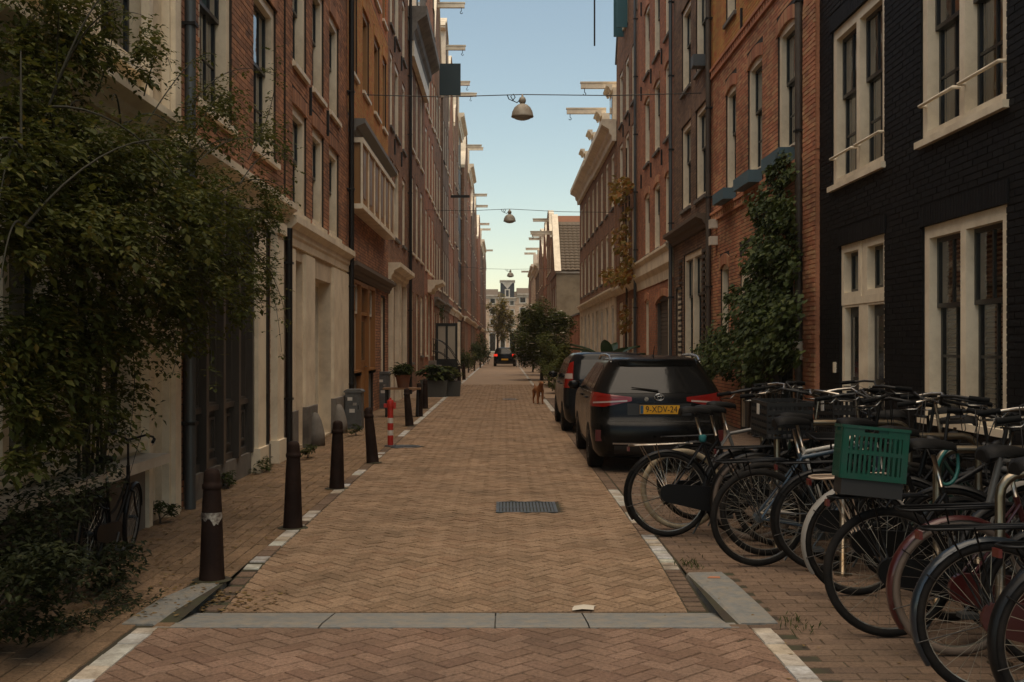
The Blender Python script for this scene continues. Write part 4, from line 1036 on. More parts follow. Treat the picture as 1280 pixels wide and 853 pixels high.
# ================================================================== STREET FURNITURE
BOLL = mat('bollard_brown', (.017, .0095, .0075), .7, .0, var=.3, spec=.12, bump=.2, bscale=40, dirt=(.032, .018, .013), dscale=5)
prof = [(0.0861, -.03), (0.0861, .0), (0.0836, .01), (0.0779, .12), (0.0640, .50), (0.0574, .60), (0.0631, .605), (0.0648, .62), (0.0631, .635), (0.0574, .64), (0.0558, .66), (0.0541, .70), (0.0476, .725), (0.0287, .738), (0.0008, .742)]
post_me = MB().lathe(prof, 20).mesh('post', BOLL, True); post_me.set_sharp_from_angle(angle=R(45))
SILVER = mat('silver_tape', (.45, .42, .37), .35, .4, var=.2, dirt=(.05, .02, .015), dscale=22)
spots = [((265, 725), 0, 0, 'dark brown iron bollard with a torn silver band, beside the stone kerb corner'), ((366, 660), 0, 1, 'dark brown iron bollard opposite the black shopfront'),
         ((421, 611), 0, 1, 'dark brown iron bollard opposite the grey garage shutter'), ((466, 579), -5, -2, 'leaning dark brown bollard before the red and white post'),
         ((512, 533), -5, -2, 'leaning dark brown bollard beside the small wooden plant table'), ((524, 521), 0, 0, 'dark brown bollard with a pale cap, second past the plant table'), ((531, 511), 1, 0, 'dark brown bollard in front of the broad leaved planter'),
         ((574, 480), 0, 0, 'dark bollard just past the open black door'), ((580, 475), 0, 0, 'last dark bollard in the row, beside the shrubs past the open door')]
for i, ((px, py), tl, t2, lab) in enumerate(spots):
    p = gp(px, py); o = empty('bollard', (p.x, p.y, 0), 0, lab, 'bollard', 'brown iron bollards along the pavement')
    o.rotation_euler = (R(t2), R(tl), R(i * 37) if not tl else 0)
    link('post', post_me, o)
    if i == 0:
        mb = MB(); rows = [[], []]
        for k in range(15):
            a = R(-165 + k * 11); lo = .405 - (.035 if 8 < k < 12 else 0) - .012 * math.sin(k * 1.7)
            rows[0].append((.0725 * math.cos(a), .0725 * math.sin(a), lo)); rows[1].append((.0700 * math.cos(a), .0700 * math.sin(a), .452))
        mb.grid(rows).build('silver_band', SILVER, o, smooth=True)
    MB().lathe([(.13, .001), (.12, .006), (.09, .008)], 18, cap=False).build('base_collar', JOINT, o)
# red and white post
REDP = mat('red_plastic', (.45, .03, .02), .4, var=.15); WHITEP = mat('white_reflective', (.7, .66, .6), .4, var=.1, dirt=(.4, .35, .28))
p = gp(488, 558); o = empty('marker_post', (p.x, p.y, 0), 0, 'short red and white striped marker post standing on a manhole edge', 'post')
zz = [0, .17, .25, .36, .44, .58]
for i in range(5): MB().lathe([(.045 if i % 2 == 0 else .0455, zz[i]), (.045 if i % 2 == 0 else .0455, zz[i + 1])], 16).build('stripe', WHITEP if i % 2 else REDP, o, smooth=True, sharp=40)
MB().lathe([(.046, .58), (.052, .6), (.052, .70), (.045, .715), (.02, .72), (.014, .75), (.001, .755)], 16).build('head', REDP, o, smooth=True, sharp=40)
MB().box(-.10, -.05, -.03, .03, .60, .66).box(.05, .085, -.03, .03, .58, .68).build('side_lug', REDP, o); MB().lathe([(.09, 0), (.09, .015), (.05, .02)], 16).build('foot', ZINC, o)
MB().box(.045, .05, -.02, .02, .63, .67).build('sticker', WHITEP, o)
# steel utility cabinets
CAB = mat('grey_cabinet', (.11, .115, .115), .6, var=.15, dirt=(.07, .06, .05), dscale=4)
def cabinet(px0, px1, py, top, dep, lab, tilt=0):
    a = gp(px0, py); b = gp(px1, py); w = b.x - a.x; d = a.y; hz = H - (top - VY) * d / F
    o = empty('utility_cabinet', (a.x + w / 2, d, 0), R(tilt), lab, 'cabinet')
    MB().box(-w / 2, w / 2, 0, dep, 0, hz - .06).build('case', CAB, o)
    MB().prism([(-w / 2 - .02, hz - .06), (w / 2 + .02, hz - .06), (w / 2 + .02, hz - .03), (w / 2 - .03, hz), (-w / 2 + .03, hz), (-w / 2 - .02, hz - .03)], -.02, dep + .02).build('lid', CAB, o)
    dr = MB().box(-w / 2 + .02, w / 2 - .02, -.012, 0, .08, hz - .1).build('door', CAB, o); MB().box(w / 2 - .07, w / 2 - .05, -.03, -.012, hz * .5, hz * .5 + .08).build('handle', IRON, dr)
    for i, (x, z, s_) in enumerate(((-.06, hz * .72, .09), (.03, hz * .6, .07), (-.02, hz * .42, .1))):
        MB().box(x - s_ / 2, x + s_ / 2, -.016, -.0125, z, z + s_ * .7).build('sticker', (WHITEP, SILVER, WHITEP)[i], dr)
cabinet(431, 452, 537, 487, .35, 'low grey utility cabinet with stickers beside the drainpipe of the orange house')
cabinet(473, 486, 511, 465, .4, 'tall grey utility cabinet with stickers past the wooden entrance')
# suspended street lamps
LAMP = mat('lamp_shade_grey', (.34, .31, .25), .6, .1, var=.2, dirt=(.2, .16, .12), dscale=6); DIFF = mat('lamp_lens', (.35, .37, .36), .25, var=.1)
def street_lamp(px, py, d, s_, lab, wlab, zl, zr):
    c = dp(px, py, d)
    o = empty('street_lamp', (c.x, d, c.z), 0, lab, 'street lamp', 'lamps hung over the street')
    MB().lathe([(.245, -.10), (.25, -.085), (.24, -.06), (.225, .02), (.18, .11), (.11, .17), (.06, .19), (.055, .2)], 24).build('shade', LAMP, o, smooth=True, sharp=60)
    MB().lathe([(.001, -.17), (.08, -.165), (.16, -.14), (.21, -.10), (.235, -.095)], 24, cap=False).build('lens', DIFF, o, smooth=True)
    MB().lathe([(.05, .2), (.075, .23), (.08, .28), (.06, .33), (.025, .35), (.02, .40), (.001, .41)], 16).build('hanger', LAMP, o, smooth=True, sharp=60)
    MB().tube([(-.06, 0, .28), (-.12, 0, .22), (-.2, 0, .26), (-.26, 0, .36), (-.2, 0, .41), (-.16, 0, .34), (-.22, 0, .26), (-.3, 0, .30), (-.34, 0, .40)], .012, 5).build('cable', IRON, o, smooth=True)
    zc = c.z + .40
    w = tag(MB().tube([(XL - .05, d, zl), (c.x * .5 + XL * .5, d, (zl + zc) / 2 - .05), (c.x, d, zc), (c.x * .5 + XR * .5, d, (zc + zr) / 2 - .04), (XR + .05, d, zr)], .011, 5).build('suspension_wire', IRON), wlab, 'wire', 'wires across the street')
street_lamp(653, 141, 25.2, 1, 'grey dome street lamp hung between the orange house and the dark brown house', 'thin wire carrying the lamp between the orange house and the dark brown house', 7.12, 7.16)
street_lamp(637, 274, 45.5, 1, 'grey dome street lamp hung beside the stoop house and the cornice house', 'thin wire carrying the lamp beside the stoop house', 7.0, 6.9)
street_lamp(638, 344, 80, 1, 'grey dome street lamp hung past the tiled roof house', 'thin wire carrying the lamp past the tiled roof house', 7.15, 7.1)
street_lamp(634, 386, 126, 1, 'grey dome street lamp hung last before the canal houses', 'thin wire carrying the last lamp before the canal houses', 6.3, 6.3)
# open black door leaf past the stoop
p = gp(570, 478)
o = empty('open_door', (-2.95, 49.2, 0), 0, 'black glazed door standing open across the pavement past the stoop', 'door')
MB().box(0, .94, 0, .05, .1, 1.0).box(0, .94, 0, .05, 2.42, 2.55).box(0, .1, 0, .05, 1.0, 2.42).box(.42, .52, 0, .05, 1.0, 2.42).box(.84, .94, 0, .05, 1.0, 2.42).build('leaf', BLACK, o)
for x in (.1, .52): MB().box(x, x + .32, .015, .035, 1.0, 2.42).build('pane', mat('curtained_pane', (.42, .38, .31), .15, var=.1), o)
for z in (.25, .62): MB().box(.1, .84, -.012, 0, z, z + .28).build('panel', BLACK, o)
MB().box(.94, 1.06, -.02, .07, 0, 2.6).build('edge_post', CREAM, o)
# pots, planters, little table
TERRA = mat('terracotta', (.24, .085, .035), .8, var=.25, dirt=(.15, .09, .06)); PLANT_BOX = mat('grey_planter', (.06, .06, .052), .7, var=.2); SOIL = mat('soil', (.03, .02, .014), .95)
def pot(name, p, r, hh, m, lab, square=False):
    o = empty(name, p, 0, lab, 'plant pot')
    if square: MB().prism([(-r * .9, 0), (r * .9, 0), (r, hh), (-r, hh)], -r * .7, r * .7).build('box', m, o); MB().box(-r * .93, r * .93, -r * .62, r * .62, hh - .0, hh + .012).build('soil', SOIL, o)
    else:
        MB().lathe([(r * .7, 0), (r * .95, hh * .82), (r * 1.05, hh * .83), (r * 1.05, hh), (r * .9, hh), (r * .88, hh - .03)], 18, cap=False).build('body', m, o, smooth=True, sharp=40); MB().lathe([(.001, hh - .04), (r * .9, hh - .04)], 18, cap=False).build('soil', SOIL, o)
    return o
pt = gp(505, 521); ty = pt.y
o = empty('plant_table', (pt.x, ty, 0), 0, 'small wooden table with a potted plant on the pavement', 'table')
MB().box(-.45, .38, -.2, .25, .60, .64).build('table_top', mat('grey_wood', (.24, .13, .06), .7, var=.3), o)
for x in (-.38, .31):
    for y in (-.14, .2): MB().box(x - .02, x + .02, y - .02, y + .02, 0, .6).build('leg', IRON, o)
POTS = {}
pot('terracotta_pot', (pt.x - .02, ty, .642), .17, .28, TERRA, 'terracotta pot with a grassy plant on the small wooden table')
a = gp(543, 496); pot('planter_box', (a.x, a.y, 0), .42, .5, PLANT_BOX, 'grey planter box full of broad leaves beside the bollards', True)
b = gp(561, 496); pot('planter_box', (b.x, b.y + .3, 0), .36, .46, PLANT_BOX, 'grey planter box with a rounded bush before the open door', True)
# ================================================================== BICYCLES
RUB = mat('black_rubber', (.010, .0095, .009), .8, var=.3, spec=.15, dirt=(.022, .018, .015), dscale=9); CRUB = mat('cream_rubber', (.42, .34, .22), .75, var=.2, dirt=(.2, .15, .1), dscale=8); GRUB = mat('grey_brown_rubber', (.17, .125, .095), .75, var=.25)
RIM = mat('rim_alloy', (.42, .40, .36), .35, .9, var=.2, dirt=(.16, .12, .09), dscale=9); CHROME = mat('dull_chrome', (.52, .48, .42), .28, 1.0, var=.15, dirt=(.22, .16, .11), dscale=9)
SPOKE = mat('spoke_steel', (.42, .38, .32), .35, .9, var=.2)
BKFR = mat('black_bike_paint', (.005, .005, .0053), .42, .0, var=.3, spec=.25); WHFR = mat('white_bike_paint', (.68, .66, .62), .35, var=.08, coat=.3, dirt=(.4, .36, .3), dscale=7); REFR = mat('dark_red_bike_paint', (.055, .008, .008), .35, .1, var=.3, coat=.5); BLFR = mat('blue_grey_bike_paint', (.05, .075, .10), .35, .2, var=.2, coat=.3); GRFR = mat('grey_bike_paint', (.17, .165, .155), .4, .3, var=.2); GNFR = mat('green_bike_paint', (.02, .045, .035), .35, .1, var=.3, coat=.3)
SADDLE = mat('saddle_leather', (.006, .0055, .005), .65, spec=.2, var=.3, bump=.2); GRIP = mat('rubber_grip', (.006, .006, .006), .8, spec=.15); TAN = mat('tan_grip', (.36, .23, .12), .7); REFLECT = mat('red_reflector', (.09, .008, .006), .35, var=.1); LEATHER = mat('brown_leather', (.12, .05, .022), .5, var=.2); WICK = mat('black_basket', (.012, .011, .010), .6, var=.4)
STEELT = mat('rack_steel', (.27, .23, .17), .33, .95, var=.18, dirt=(.24, .17, .1), dscale=6)
WR = .345
def torus(R0, r, n, m, y=0.0):
    mb = MB(); vs = []
    for i in range(n):
        a = i * math.tau / n
        for k in range(m):
            b = k * math.tau / m; rr = R0 + r * math.cos(b); vs.append((rr * math.cos(a), r * math.sin(b), rr * math.sin(a)))
    return mb.add(vs, [(i * m + k, ((i + 1) % n) * m + k, ((i + 1) % n) * m + (k + 1) % m, i * m + (k + 1) % m) for i in range(n) for k in range(m)])
def lathe_y(mb, prof, n=14, c=(0, 0, 0)):
    vs = [(c[0] + r * math.cos(k * math.tau / n), c[1] + y, c[2] + r * math.sin(k * math.tau / n)) for r, y in prof for k in range(n)]
    return mb.add(vs, [(i * n + k, i * n + (k + 1) % n, (i + 1) * n + (k + 1) % n, (i + 1) * n + k) for i in range(len(prof) - 1) for k in range(n)] + [tuple(range(n)), tuple((len(prof) - 1) * n + k for k in range(n - 1, -1, -1))])
_tyre = {}
def wheel(parent, loc, tyre, rimm, rotz=0.0, tw=.024):
    k = (tyre.name, rimm.name, tw)
    if k not in _tyre:
        rm = MB()
        for s_ in (-1, 1):
            n = 40; vs = []
            for i in range(n):
                a = i * math.tau / n; c, s2 = math.cos(a), math.sin(a)
                vs += [((WR - .048) * c, s_ * .009, (WR - .048) * s2), ((WR - .028) * c, s_ * .013, (WR - .028) * s2)]
            rm.add(vs, [(2 * i, 2 * ((i + 1) % n), 2 * ((i + 1) % n) + 1, 2 * i + 1) for i in range(n)])
        n = 40; rm.add([p for i in range(n) for p in (((WR - .048) * math.cos(i * math.tau / n), -.009, (WR - .048) * math.sin(i * math.tau / n)), ((WR - .048) * math.cos(i * math.tau / n), .009, (WR - .048) * math.sin(i * math.tau / n)))], [(2 * i, 2 * i + 1, 2 * ((i + 1) % n) + 1, 2 * ((i + 1) % n)) for i in range(n)])
        sp = MB()
        for i in range(32):
            a = i * math.tau / 32; s_ = 1 if i % 2 else -1; b = a + (.9 if i % 4 < 2 else -.9)
            sp.tube([(.03 * math.cos(b), s_ * .03, .03 * math.sin(b)), ((WR - .045) * math.cos(a), 0, (WR - .045) * math.sin(a))], .0014, 3, caps=False)
        hb = lathe_y(MB(), [(.012, -.06), (.014, -.035), (.034, -.034), (.034, -.028), (.018, -.024), (.018, .024), (.034, .028), (.034, .034), (.014, .035), (.012, .06)], 12)
        ty = torus(WR - tw, tw, 48, 8)
        rl = torus(WR - tw + .0, .001, 3, 3)
        _tyre[k] = (ty.mesh('tyre', tyre, True), rm.mesh('rim', rimm, True), sp.mesh('spoke_set', SPOKE), hb.mesh('hub', ZINC))
    t, r, s_, h_ = _tyre[k]
    o = link('wheel', t, parent, loc, (0, 0, rotz)); link('rim', r, o); link('spoke_set', s_, o); link('hub', h_, o)
    return o
def mudguard(parent, cx, cz, a0, a1, m, rotz=0, name='mudguard', w=.03, rr=WR + .018):
    n = 22; rows = []
    for i in range(n + 1):
        a = R(a0 + (a1 - a0) * i / n); c, s_ = math.cos(a), math.sin(a)
        rows.append([((rr - .018) * c, -w, (rr - .018) * s_), ((rr - .004) * c, -w * .7, (rr - .004) * s_), (rr * c, 0, rr * s_), ((rr - .004) * c, w * .7, (rr - .004) * s_), ((rr - .018) * c, w, (rr - .018) * s_)])
    return MB().grid(rows).build(name, m, parent, (cx, 0, cz), True, rot=(0, 0, rotz))
def bicycle(X, d, lab, fr=BKFR, style='oma', tyre=RUB, rimm=RIM, guard=None, rack='black', yaw=0, lean=0, steer=0, flip=False, case=True, bars='swept', barm=None, basket=None, sadz=1.01, light=True, tail=True, gripm=None, bag=None):
    """X, d: where the wheel nearest the street touches the ground"""
    guard = fr if guard is None else guard; barm = barm or (CHROME if int(d * 10) % 3 == 0 else IRON)
    rz = R(yaw) + (math.pi if flip else 0)
    o = empty('bicycle', (0, 0, 0), rz, lab, 'bicycle', 'bicycles parked at the steel hoops')
    off = Vector((1.08, 0, 0)) if flip else Vector((0, 0, 0))
    o.location = Vector((X, d, 0)) - Matrix.Rotation(rz, 3, 'Z') @ off
    o.rotation_euler = (Matrix.Rotation(rz, 3, 'Z') @ Matrix.Rotation(R(lean), 3, 'X')).to_euler()
    f = MB(); bb = (.46, 0, .285); st = (.285, 0, .80); hl, hu = (.875, 0, .64), (.815, 0, .90)
    f.tube([bb, st], .0165, 8).tube([hl, hu], .02, 8)
    if style == 'oma':
        f.tube(bez(bb, (.66, 0, .33), (.862, 0, .70), 10), .019, 8).tube(bez((.40, 0, .47), (.62, 0, .46), (.835, 0, .82), 10), .014, 8)
    elif style == 'diamond': f.tube([bb, (.862, 0, .69)], .018, 8).tube([(.30, 0, .765), (.825, 0, .86)], .0165, 8)
    else: f.tube([bb, (.862, 0, .70)], .019, 8).tube([(.37, 0, .56), (.83, 0, .83)], .016, 8)
    for s_ in (-1, 1):
        f.tube([(0, s_ * .06, WR), (.30, s_ * .04, .29), (.44, s_ * .02, .285)], .009, 6).tube([(0, s_ * .06, WR), (.30, s_ * .018, .765)], .008, 6)
    f.build('frame', fr, o, smooth=True, sharp=50)
    sr = R(steer); pv = Vector((.87, 0, .66))
    rise = {'swept': .09, 'flat': .05}[bars]
    def S(p):                                        # steering about the head tube
        ax = Vector((-.06, 0, .26)).normalized(); return Matrix.Rotation(sr, 3, ax) @ (Vector(p) - pv) + pv
    fk = MB(); fk.tube([S((.815, 0, .92)), S((.875, 0, .66))], .014, 8)
    for s_ in (-1, 1): fk.tube([S((.872, 0, .665)), S((.878, s_ * .055, .63)), S((.93, s_ * .058, .48)), S((1.08, s_ * .058, WR))], .0105, 6)
    fk.build('fork', fr, o, smooth=True, sharp=50)
    fw = wheel(o, S((1.08, 0, WR)), tyre, rimm, sr); wheel(o, (0, 0, WR), tyre, rimm)
    if guard:
        mudguard(o, 0, WR, 215, 20, guard); g = mudguard(o, 0, WR, 165, 10, guard, sr); g.location = S((1.08, 0, WR))
        MB().tube([(0, -.062, WR), (-.30, -.032, WR + .20)], .003, 4).tube([(0, -.062, WR), (-.34, -.032, WR - .1)], .003, 4).build('guard_stay', IRON, o)
    if case:
        cp = [(.46 + .115 * math.cos(R(a)), .285 + .115 * math.sin(R(a))) for a in range(-90, 91, 20)] + [(.0 + .075 * math.cos(R(a)), WR + .01 + .075 * math.sin(R(a))) for a in range(90, 271, 20)]
        MB().prism(cp, -.075, -.045).build('chain_case', case if case is not True else BKFR, o)
    else: lathe_y(MB(), [(.09, -.058), (.092, -.055), (.09, -.052)], 24, (.46, 0, .285)).tube([(.46, -.055, .375), (.02, -.055, .385)], .005, 4).tube([(.46, -.055, .195), (.02, -.055, .30)], .005, 4).build('chainring', ZINC, o)
    MB().tube([(.46, -.09, .285), (.46, .075, .285)], .012, 6).tube([(.46, -.085, .285), (.36, -.095, .15)], .009, 6).tube([(.365, -.09, .148), (.365, -.12, .148)], .007, 5).tube([(.56, .08, .422), (.56, .11, .422)], .007, 5).tube([(.46, .07, .285), (.56, .085, .42)], .009, 6).box(.32, .41, -.19, -.10, .135, .16).box(.515, .605, .09, .18, .41, .435).build('crank', ZINC, o)
    MB().tube([st, (.245, 0, sadz - .04)], .0125, 8).build('seat_post', CHROME, o, smooth=True)
    rows = []
    for x, w, z in ((-.12, .06, -.005), (-.112, .082, .012), (-.06, .09, .022), (0, .07, .018), (.06, .036, .012), (.12, .02, .010), (.14, .012, .002), (.145, .004, -.012)):
        rows.append([(x, w * math.cos(R(a)), z + (.03 if abs(w) > .03 else .018) * math.sin(R(a)) - .02 * (1 - abs(math.sin(R(a))))) for a in range(0, 181, 20)] + [(x, -w * .8, z - .025), (x, w * .8, z - .025), (x, w, z - .02)])
    MB().grid(rows).add(rows[0], [tuple(range(len(rows[0])))]).build('saddle', SADDLE, o, (.225, 0, sadz - .0), True, sharp=60)
    if rack:
        rm = {'black': BKFR, 'chrome': CHROME, 'cream': mat('tan_rack', (.5, .38, .28), .4, .3)}[rack]; k = MB(); z = .755
        k.tube([(.20, -.03, z), (.16, -.065, z), (-.27, -.065, z - .012), (-.31, -.03, z - .014), (-.31, .03, z - .014), (-.27, .065, z - .012), (.16, .065, z), (.20, .03, z)], .007, 6).tube([(.18, 0, z), (-.31, 0, z - .014)], .006, 5)
        for s_ in (-1, 1): k.tube([(0, s_ * .07, WR), (-.10, s_ * .068, z)], .005, 5).tube([(0, s_ * .07, WR), (-.22, s_ * .068, z - .01)], .005, 5)
        k.build('rear_rack', rm, o, smooth=True)
    if tail and int(d * 10) % 2 == 0: MB().box(-.327, -.312, -.03, .03, .695, .73).build('tail_light', REFLECT, o)
    b = MB(); top = (.775, 0, 1.07 + rise)
    b.tube([S((.815, 0, .90)), S(top)], .012, 8)
    if bars == 'swept':
        for s_ in (-1, 1): b.tube([S(q) for q in (top, (.83, s_ * .07, 1.09 + rise), (.82, s_ * .16, 1.12 + rise), (.74, s_ * .25, 1.11 + rise), (.64, s_ * .28, 1.09 + rise), (.56, s_ * .285, 1.08 + rise))], .0112, 8)
        ge = [((.66, s_ * .277, 1.095 + rise), (.54, s_ * .286, 1.078 + rise)) for s_ in (-1, 1)]
    elif bars == 'flat':
        for s_ in (-1, 1): b.tube([S(q) for q in (top, (.80, s_ * .12, 1.09 + rise), (.77, s_ * .3, 1.085 + rise))], .0125, 8)
        ge = [((.785, s_ * .2, 1.088 + rise), (.768, s_ * .31, 1.084 + rise)) for s_ in (-1, 1)]
    hbp = b.build('handlebar', barm, o, smooth=True, sharp=60)
    for p0, p1 in ge:
        MB().tube([S(p0), S(p1)], .0165, 8).build('grip', gripm or GRIP, hbp, smooth=True, sharp=50)
        q = Vector(p0); MB().tube([S(q + Vector((.04, 0, -.01))), S(q + Vector((0, 0, -.045))), S(q + Vector((-.1, 0, -.05)))], .0055, 5).build('brake_lever', CHROME, hbp, smooth=True)
    MB().tube([S((.80, .05, 1.06 + rise)), S((.93, .07, 1.14 + rise)), S((.97, .03, .98)), S((.90, .0, .82))], .0035, 4).tube([S((.78, -.12, 1.08 + rise)), S((.92, -.10, 1.13 + rise)), S((.95, -.03, .96)), S((.885, 0, .78))], .0035, 4).build('brake_cable', IRON, hbp, smooth=True)
    if light:
        l = S((.89, 0, .93)); lathe = MB().lathe([(.02, -.05), (.035, -.02), (.04, .02), (.036, .03), (.001, .034)], 12)
        lo = lathe.build('head_light', BKFR, o, l, True, rot=(0, R(90), sr), sharp=40)
    MB().tube([(.40, .02, .27), (.30, .10, .14), (.24, .15, .005)], .008, 6).build('kickstand', ZINC, o, smooth=True)
    MB().tube([(.16 + .045 * math.cos(R(a)), .075 * math.sin(R(a)) * 1.0, .60 + .045 * math.sin(R(a))) for a in range(20, 340, 20)], .009, 6).build('frame_lock', BKFR, o, smooth=True)
    if basket == 'basket':
        x0, x1, w, z0, z1 = .90, 1.24, .20, .86, 1.12; k = MB(); n = 9
        k.box(x0, x1, -w, w, z0, z0 + .012)
        for i in range(n + 1):
            t = i / n; xx = x0 + (x1 - x0) * t; yy = -w + 2 * w * t
            for s_ in (-1, 1): k.box(xx - .006, xx + .006, s_ * w - .005, s_ * w + .005, z0, z1); k.box((x1 if s_ > 0 else x0) - .005, (x1 if s_ > 0 else x0) + .005, yy - .006, yy + .006, z0, z1)
        for zz in (z0 + .05, z0 + .1, z0 + .15, z0 + .2, z1):
            k.box(x0 - .007, x1 + .007, -w - .007, -w + .003, zz - .014, zz + .014).box(x0 - .007, x1 + .007, w - .003, w + .007, zz - .014, zz + .014).box(x0 - .007, x0 + .003, -w + .003, w - .003, zz - .014, zz + .014).box(x1 - .003, x1 + .007, -w + .003, w - .003, zz - .014, zz + .014)
        k.build('front_basket', WICK, o)
        MB().box(x1 + .008, x1 + .012, -.04, .02, z1 - .09, z1 - .01).build('basket_tag', WHITEP, o)
    if basket == 'carrier':
        k = MB(); z = .90
        k.tube([(.86, -.17, z), (1.26, -.17, z), (1.26, .17, z), (.86, .17, z)], .011, 6, closed=True)
        for y in (-.1, -.03, .03, .1): k.tube([(.86, y, z), (1.26, y, z)], .008, 5)
        k.tube([(.86, -.17, z + .16), (.86, .17, z + .16)], .01, 6)
        for s_ in (-1, 1): k.tube([(.86, s_ * .17, z), (.86, s_ * .17, z + .16)], .01, 6).tube([(1.08, s_ * .075, WR), (1.1, s_ * .1, z)], .008, 6)
        k.build('front_carrier', BKFR, o, smooth=True)
    if bag:
        for s_ in (-1, 1):
            rows = []
            for zz, t in ((.74, .02), (.70, .05), (.56, .06), (.44, .055), (.40, .02)): rows.append([(-.36, s_ * (.075), zz), (-.35, s_ * (.075 + t), zz), (-.02, s_ * (.075 + t), zz), (-.01, s_ * .075, zz)])
            MB().grid(rows).build('pannier', bag, o, smooth=True)
    return o
def hoop(X0, X1, d, z, lab, yaw=0):
    o = empty('bike_hoop', ((X0 + X1) / 2, d, 0), R(yaw), lab, 'bike rack', 'steel bicycle hoops'); w = (X1 - X0) / 2; r = .11
    pts = [(-w, 0, 0), (-w, 0, z - r)] + [(-w + r - r * math.cos(R(a)), 0, z - r + r * math.sin(R(a))) for a in (22, 45, 68)] + [(-w + r, 0, z), (w - r, 0, z)] + [(w - r + r * math.sin(R(a)), 0, z - r + r * math.cos(R(a))) for a in (22, 45, 68)] + [(w, 0, z - r), (w, 0, 0)]
    MB().tube(pts, .024, 10).build('bent_tube', STEELT, o, smooth=True)
    for s_ in (-1, 1): MB().lathe([(.06, -.005), (.06, .006), (.026, .01)], 14, (s_ * w, 0, 0)).build('foot_plate', STEELT, o)
for i, (a, b, d, z) in enumerate(((2.1, 3.05, 9.75, .90), (1.95, 2.95, 8.62, .97), (2.18, 3.1, 7.72, .94), (2.40, 3.3, 6.62, .95), (2.30, 3.2, 5.55, .93))):
    hoop(a + .12, b + .12, d, z, 'brushed steel bicycle hoop ' + ['standing nearest the parked estate car', 'beside the white framed bicycle', 'behind the green crate', 'beside the teal cable lock', 'next to the dark red bicycle'][i])
BLACKBAG = mat('black_pannier', (.010, .0095, .009), .85, var=.3, spec=.15)
bicycle(1.335, 9.26, 'black bicycle with chrome rack and full chain case, foremost toward the parked car', BKFR, 'oma', RUB, RIM, BKFR, 'chrome', yaw=3, lean=-3, steer=15)
bicycle(1.50, 9.62, 'bicycle with cream tyres behind the first black bicycle', BKFR, 'oma', CRUB, RIM, False, None, yaw=-4, lean=3, steer=-20, tail=False)
bicycle(1.72, 10.15, 'dark bicycle with grey saddlebags close behind the car bumper', GRFR, 'diamond', RUB, RIM, BKFR, 'black', yaw=5, lean=-2, steer=25)
bicycle(2.0, 9.06, 'black bicycle with pale tyre walls between the cream tyred and blue grey ones', BKFR, 'mixte', GRUB, RIM, BKFR, 'black', yaw=-3, lean=2, steer=10)
bicycle(1.94, 8.42, 'white framed bicycle with a bare chain and thin wheels', WHFR, 'diamond', RUB, RIM, False, None, yaw=2, lean=-3, steer=-15, case=False, bars='flat', barm=IRON, light=False, tail=False)
bicycle(1.79, 8.02, 'dark blue grey bicycle with a flat rear rack beside the white framed one', BLFR, 'diamond', RUB, RIM, False, 'black', yaw=4, lean=2, steer=12, tail=False, case=False)
bicycle(2.2, 7.84, 'black bicycle with black mudguards behind the green crate', BKFR, 'oma', RUB, GRFR, BKFR, 'black', yaw=-2, lean=-2, steer=-20)
bicycle(2.2, 7.08, 'black bicycle with a tan tube rack and pale grey mudguard', BKFR, 'mixte', RUB, RIM, mat('grey_mudguard', (.30, .28, .25), .5, var=.15), 'cream', yaw=3, lean=3, steer=15, bars='flat', barm=IRON)
crate_bike = bicycle(2.05, 6.06, 'black bicycle carrying the green plastic crate on its rack', BKFR, 'oma', RUB, RIM, False, 'black', yaw=-2, lean=-2, steer=-12)
bicycle(2.27, 5.70, 'dark red bicycle with brown tyres and red mudguards', REFR, 'oma', GRUB, RIM, REFR, 'black', yaw=2, lean=2, steer=18, case=REFR, gripm=TAN)
bicycle(2.16, 5.02, 'black bicycle with dark blue mudguard beside the dark red one', BKFR, 'diamond', RUB, RIM, mat('blue_black_guard', (.015, .022, .03), .3, .2, coat=.4), 'black', yaw=-1, lean=-2, steer=-10, case=mat('maroon_case', (.06, .015, .013), .4))
bicycle(2.32, 4.60, 'black bicycle with a white striped mudguard tip, last of the parked row', BKFR, 'oma', RUB, RIM, BKFR, 'black', yaw=2, lean=-2, steer=14, gripm=TAN, bag=None)
# parked the other way round, handlebars toward the street
bicycle(1.95, 9.42, 'bicycle with bright chrome handlebars turned toward the street near the car', BKFR, 'oma', RUB, RIM, BKFR, 'black', yaw=-5, lean=2, steer=20, flip=True, bag=BLACKBAG)
bicycle(2.12, 8.78, 'bicycle with a black front basket facing the street', BKFR, 'oma', RUB, RIM, BKFR, 'black', yaw=4, lean=-2, steer=-14, flip=True, basket='basket')
bicycle(2.40, 8.25, 'bicycle with a big black front carrier facing the street', GNFR, 'mixte', RUB, RIM, BKFR, 'black', yaw=-4, lean=-3, steer=22, flip=True, basket='carrier')
bicycle(2.62, 7.40, 'dark green bicycle facing the street behind the green crate', GNFR, 'oma', RUB, RIM, BKFR, 'black', yaw=3, lean=2, steer=-25, flip=True, bag=BLACKBAG)
bicycle(2.55, 6.50, 'bicycle with flat black handlebars facing the street by the cream window', GRFR, 'diamond', RUB, RIM, BKFR, 'black', yaw=-3, lean=-2, steer=25, flip=True, bars='flat', barm=IRON)
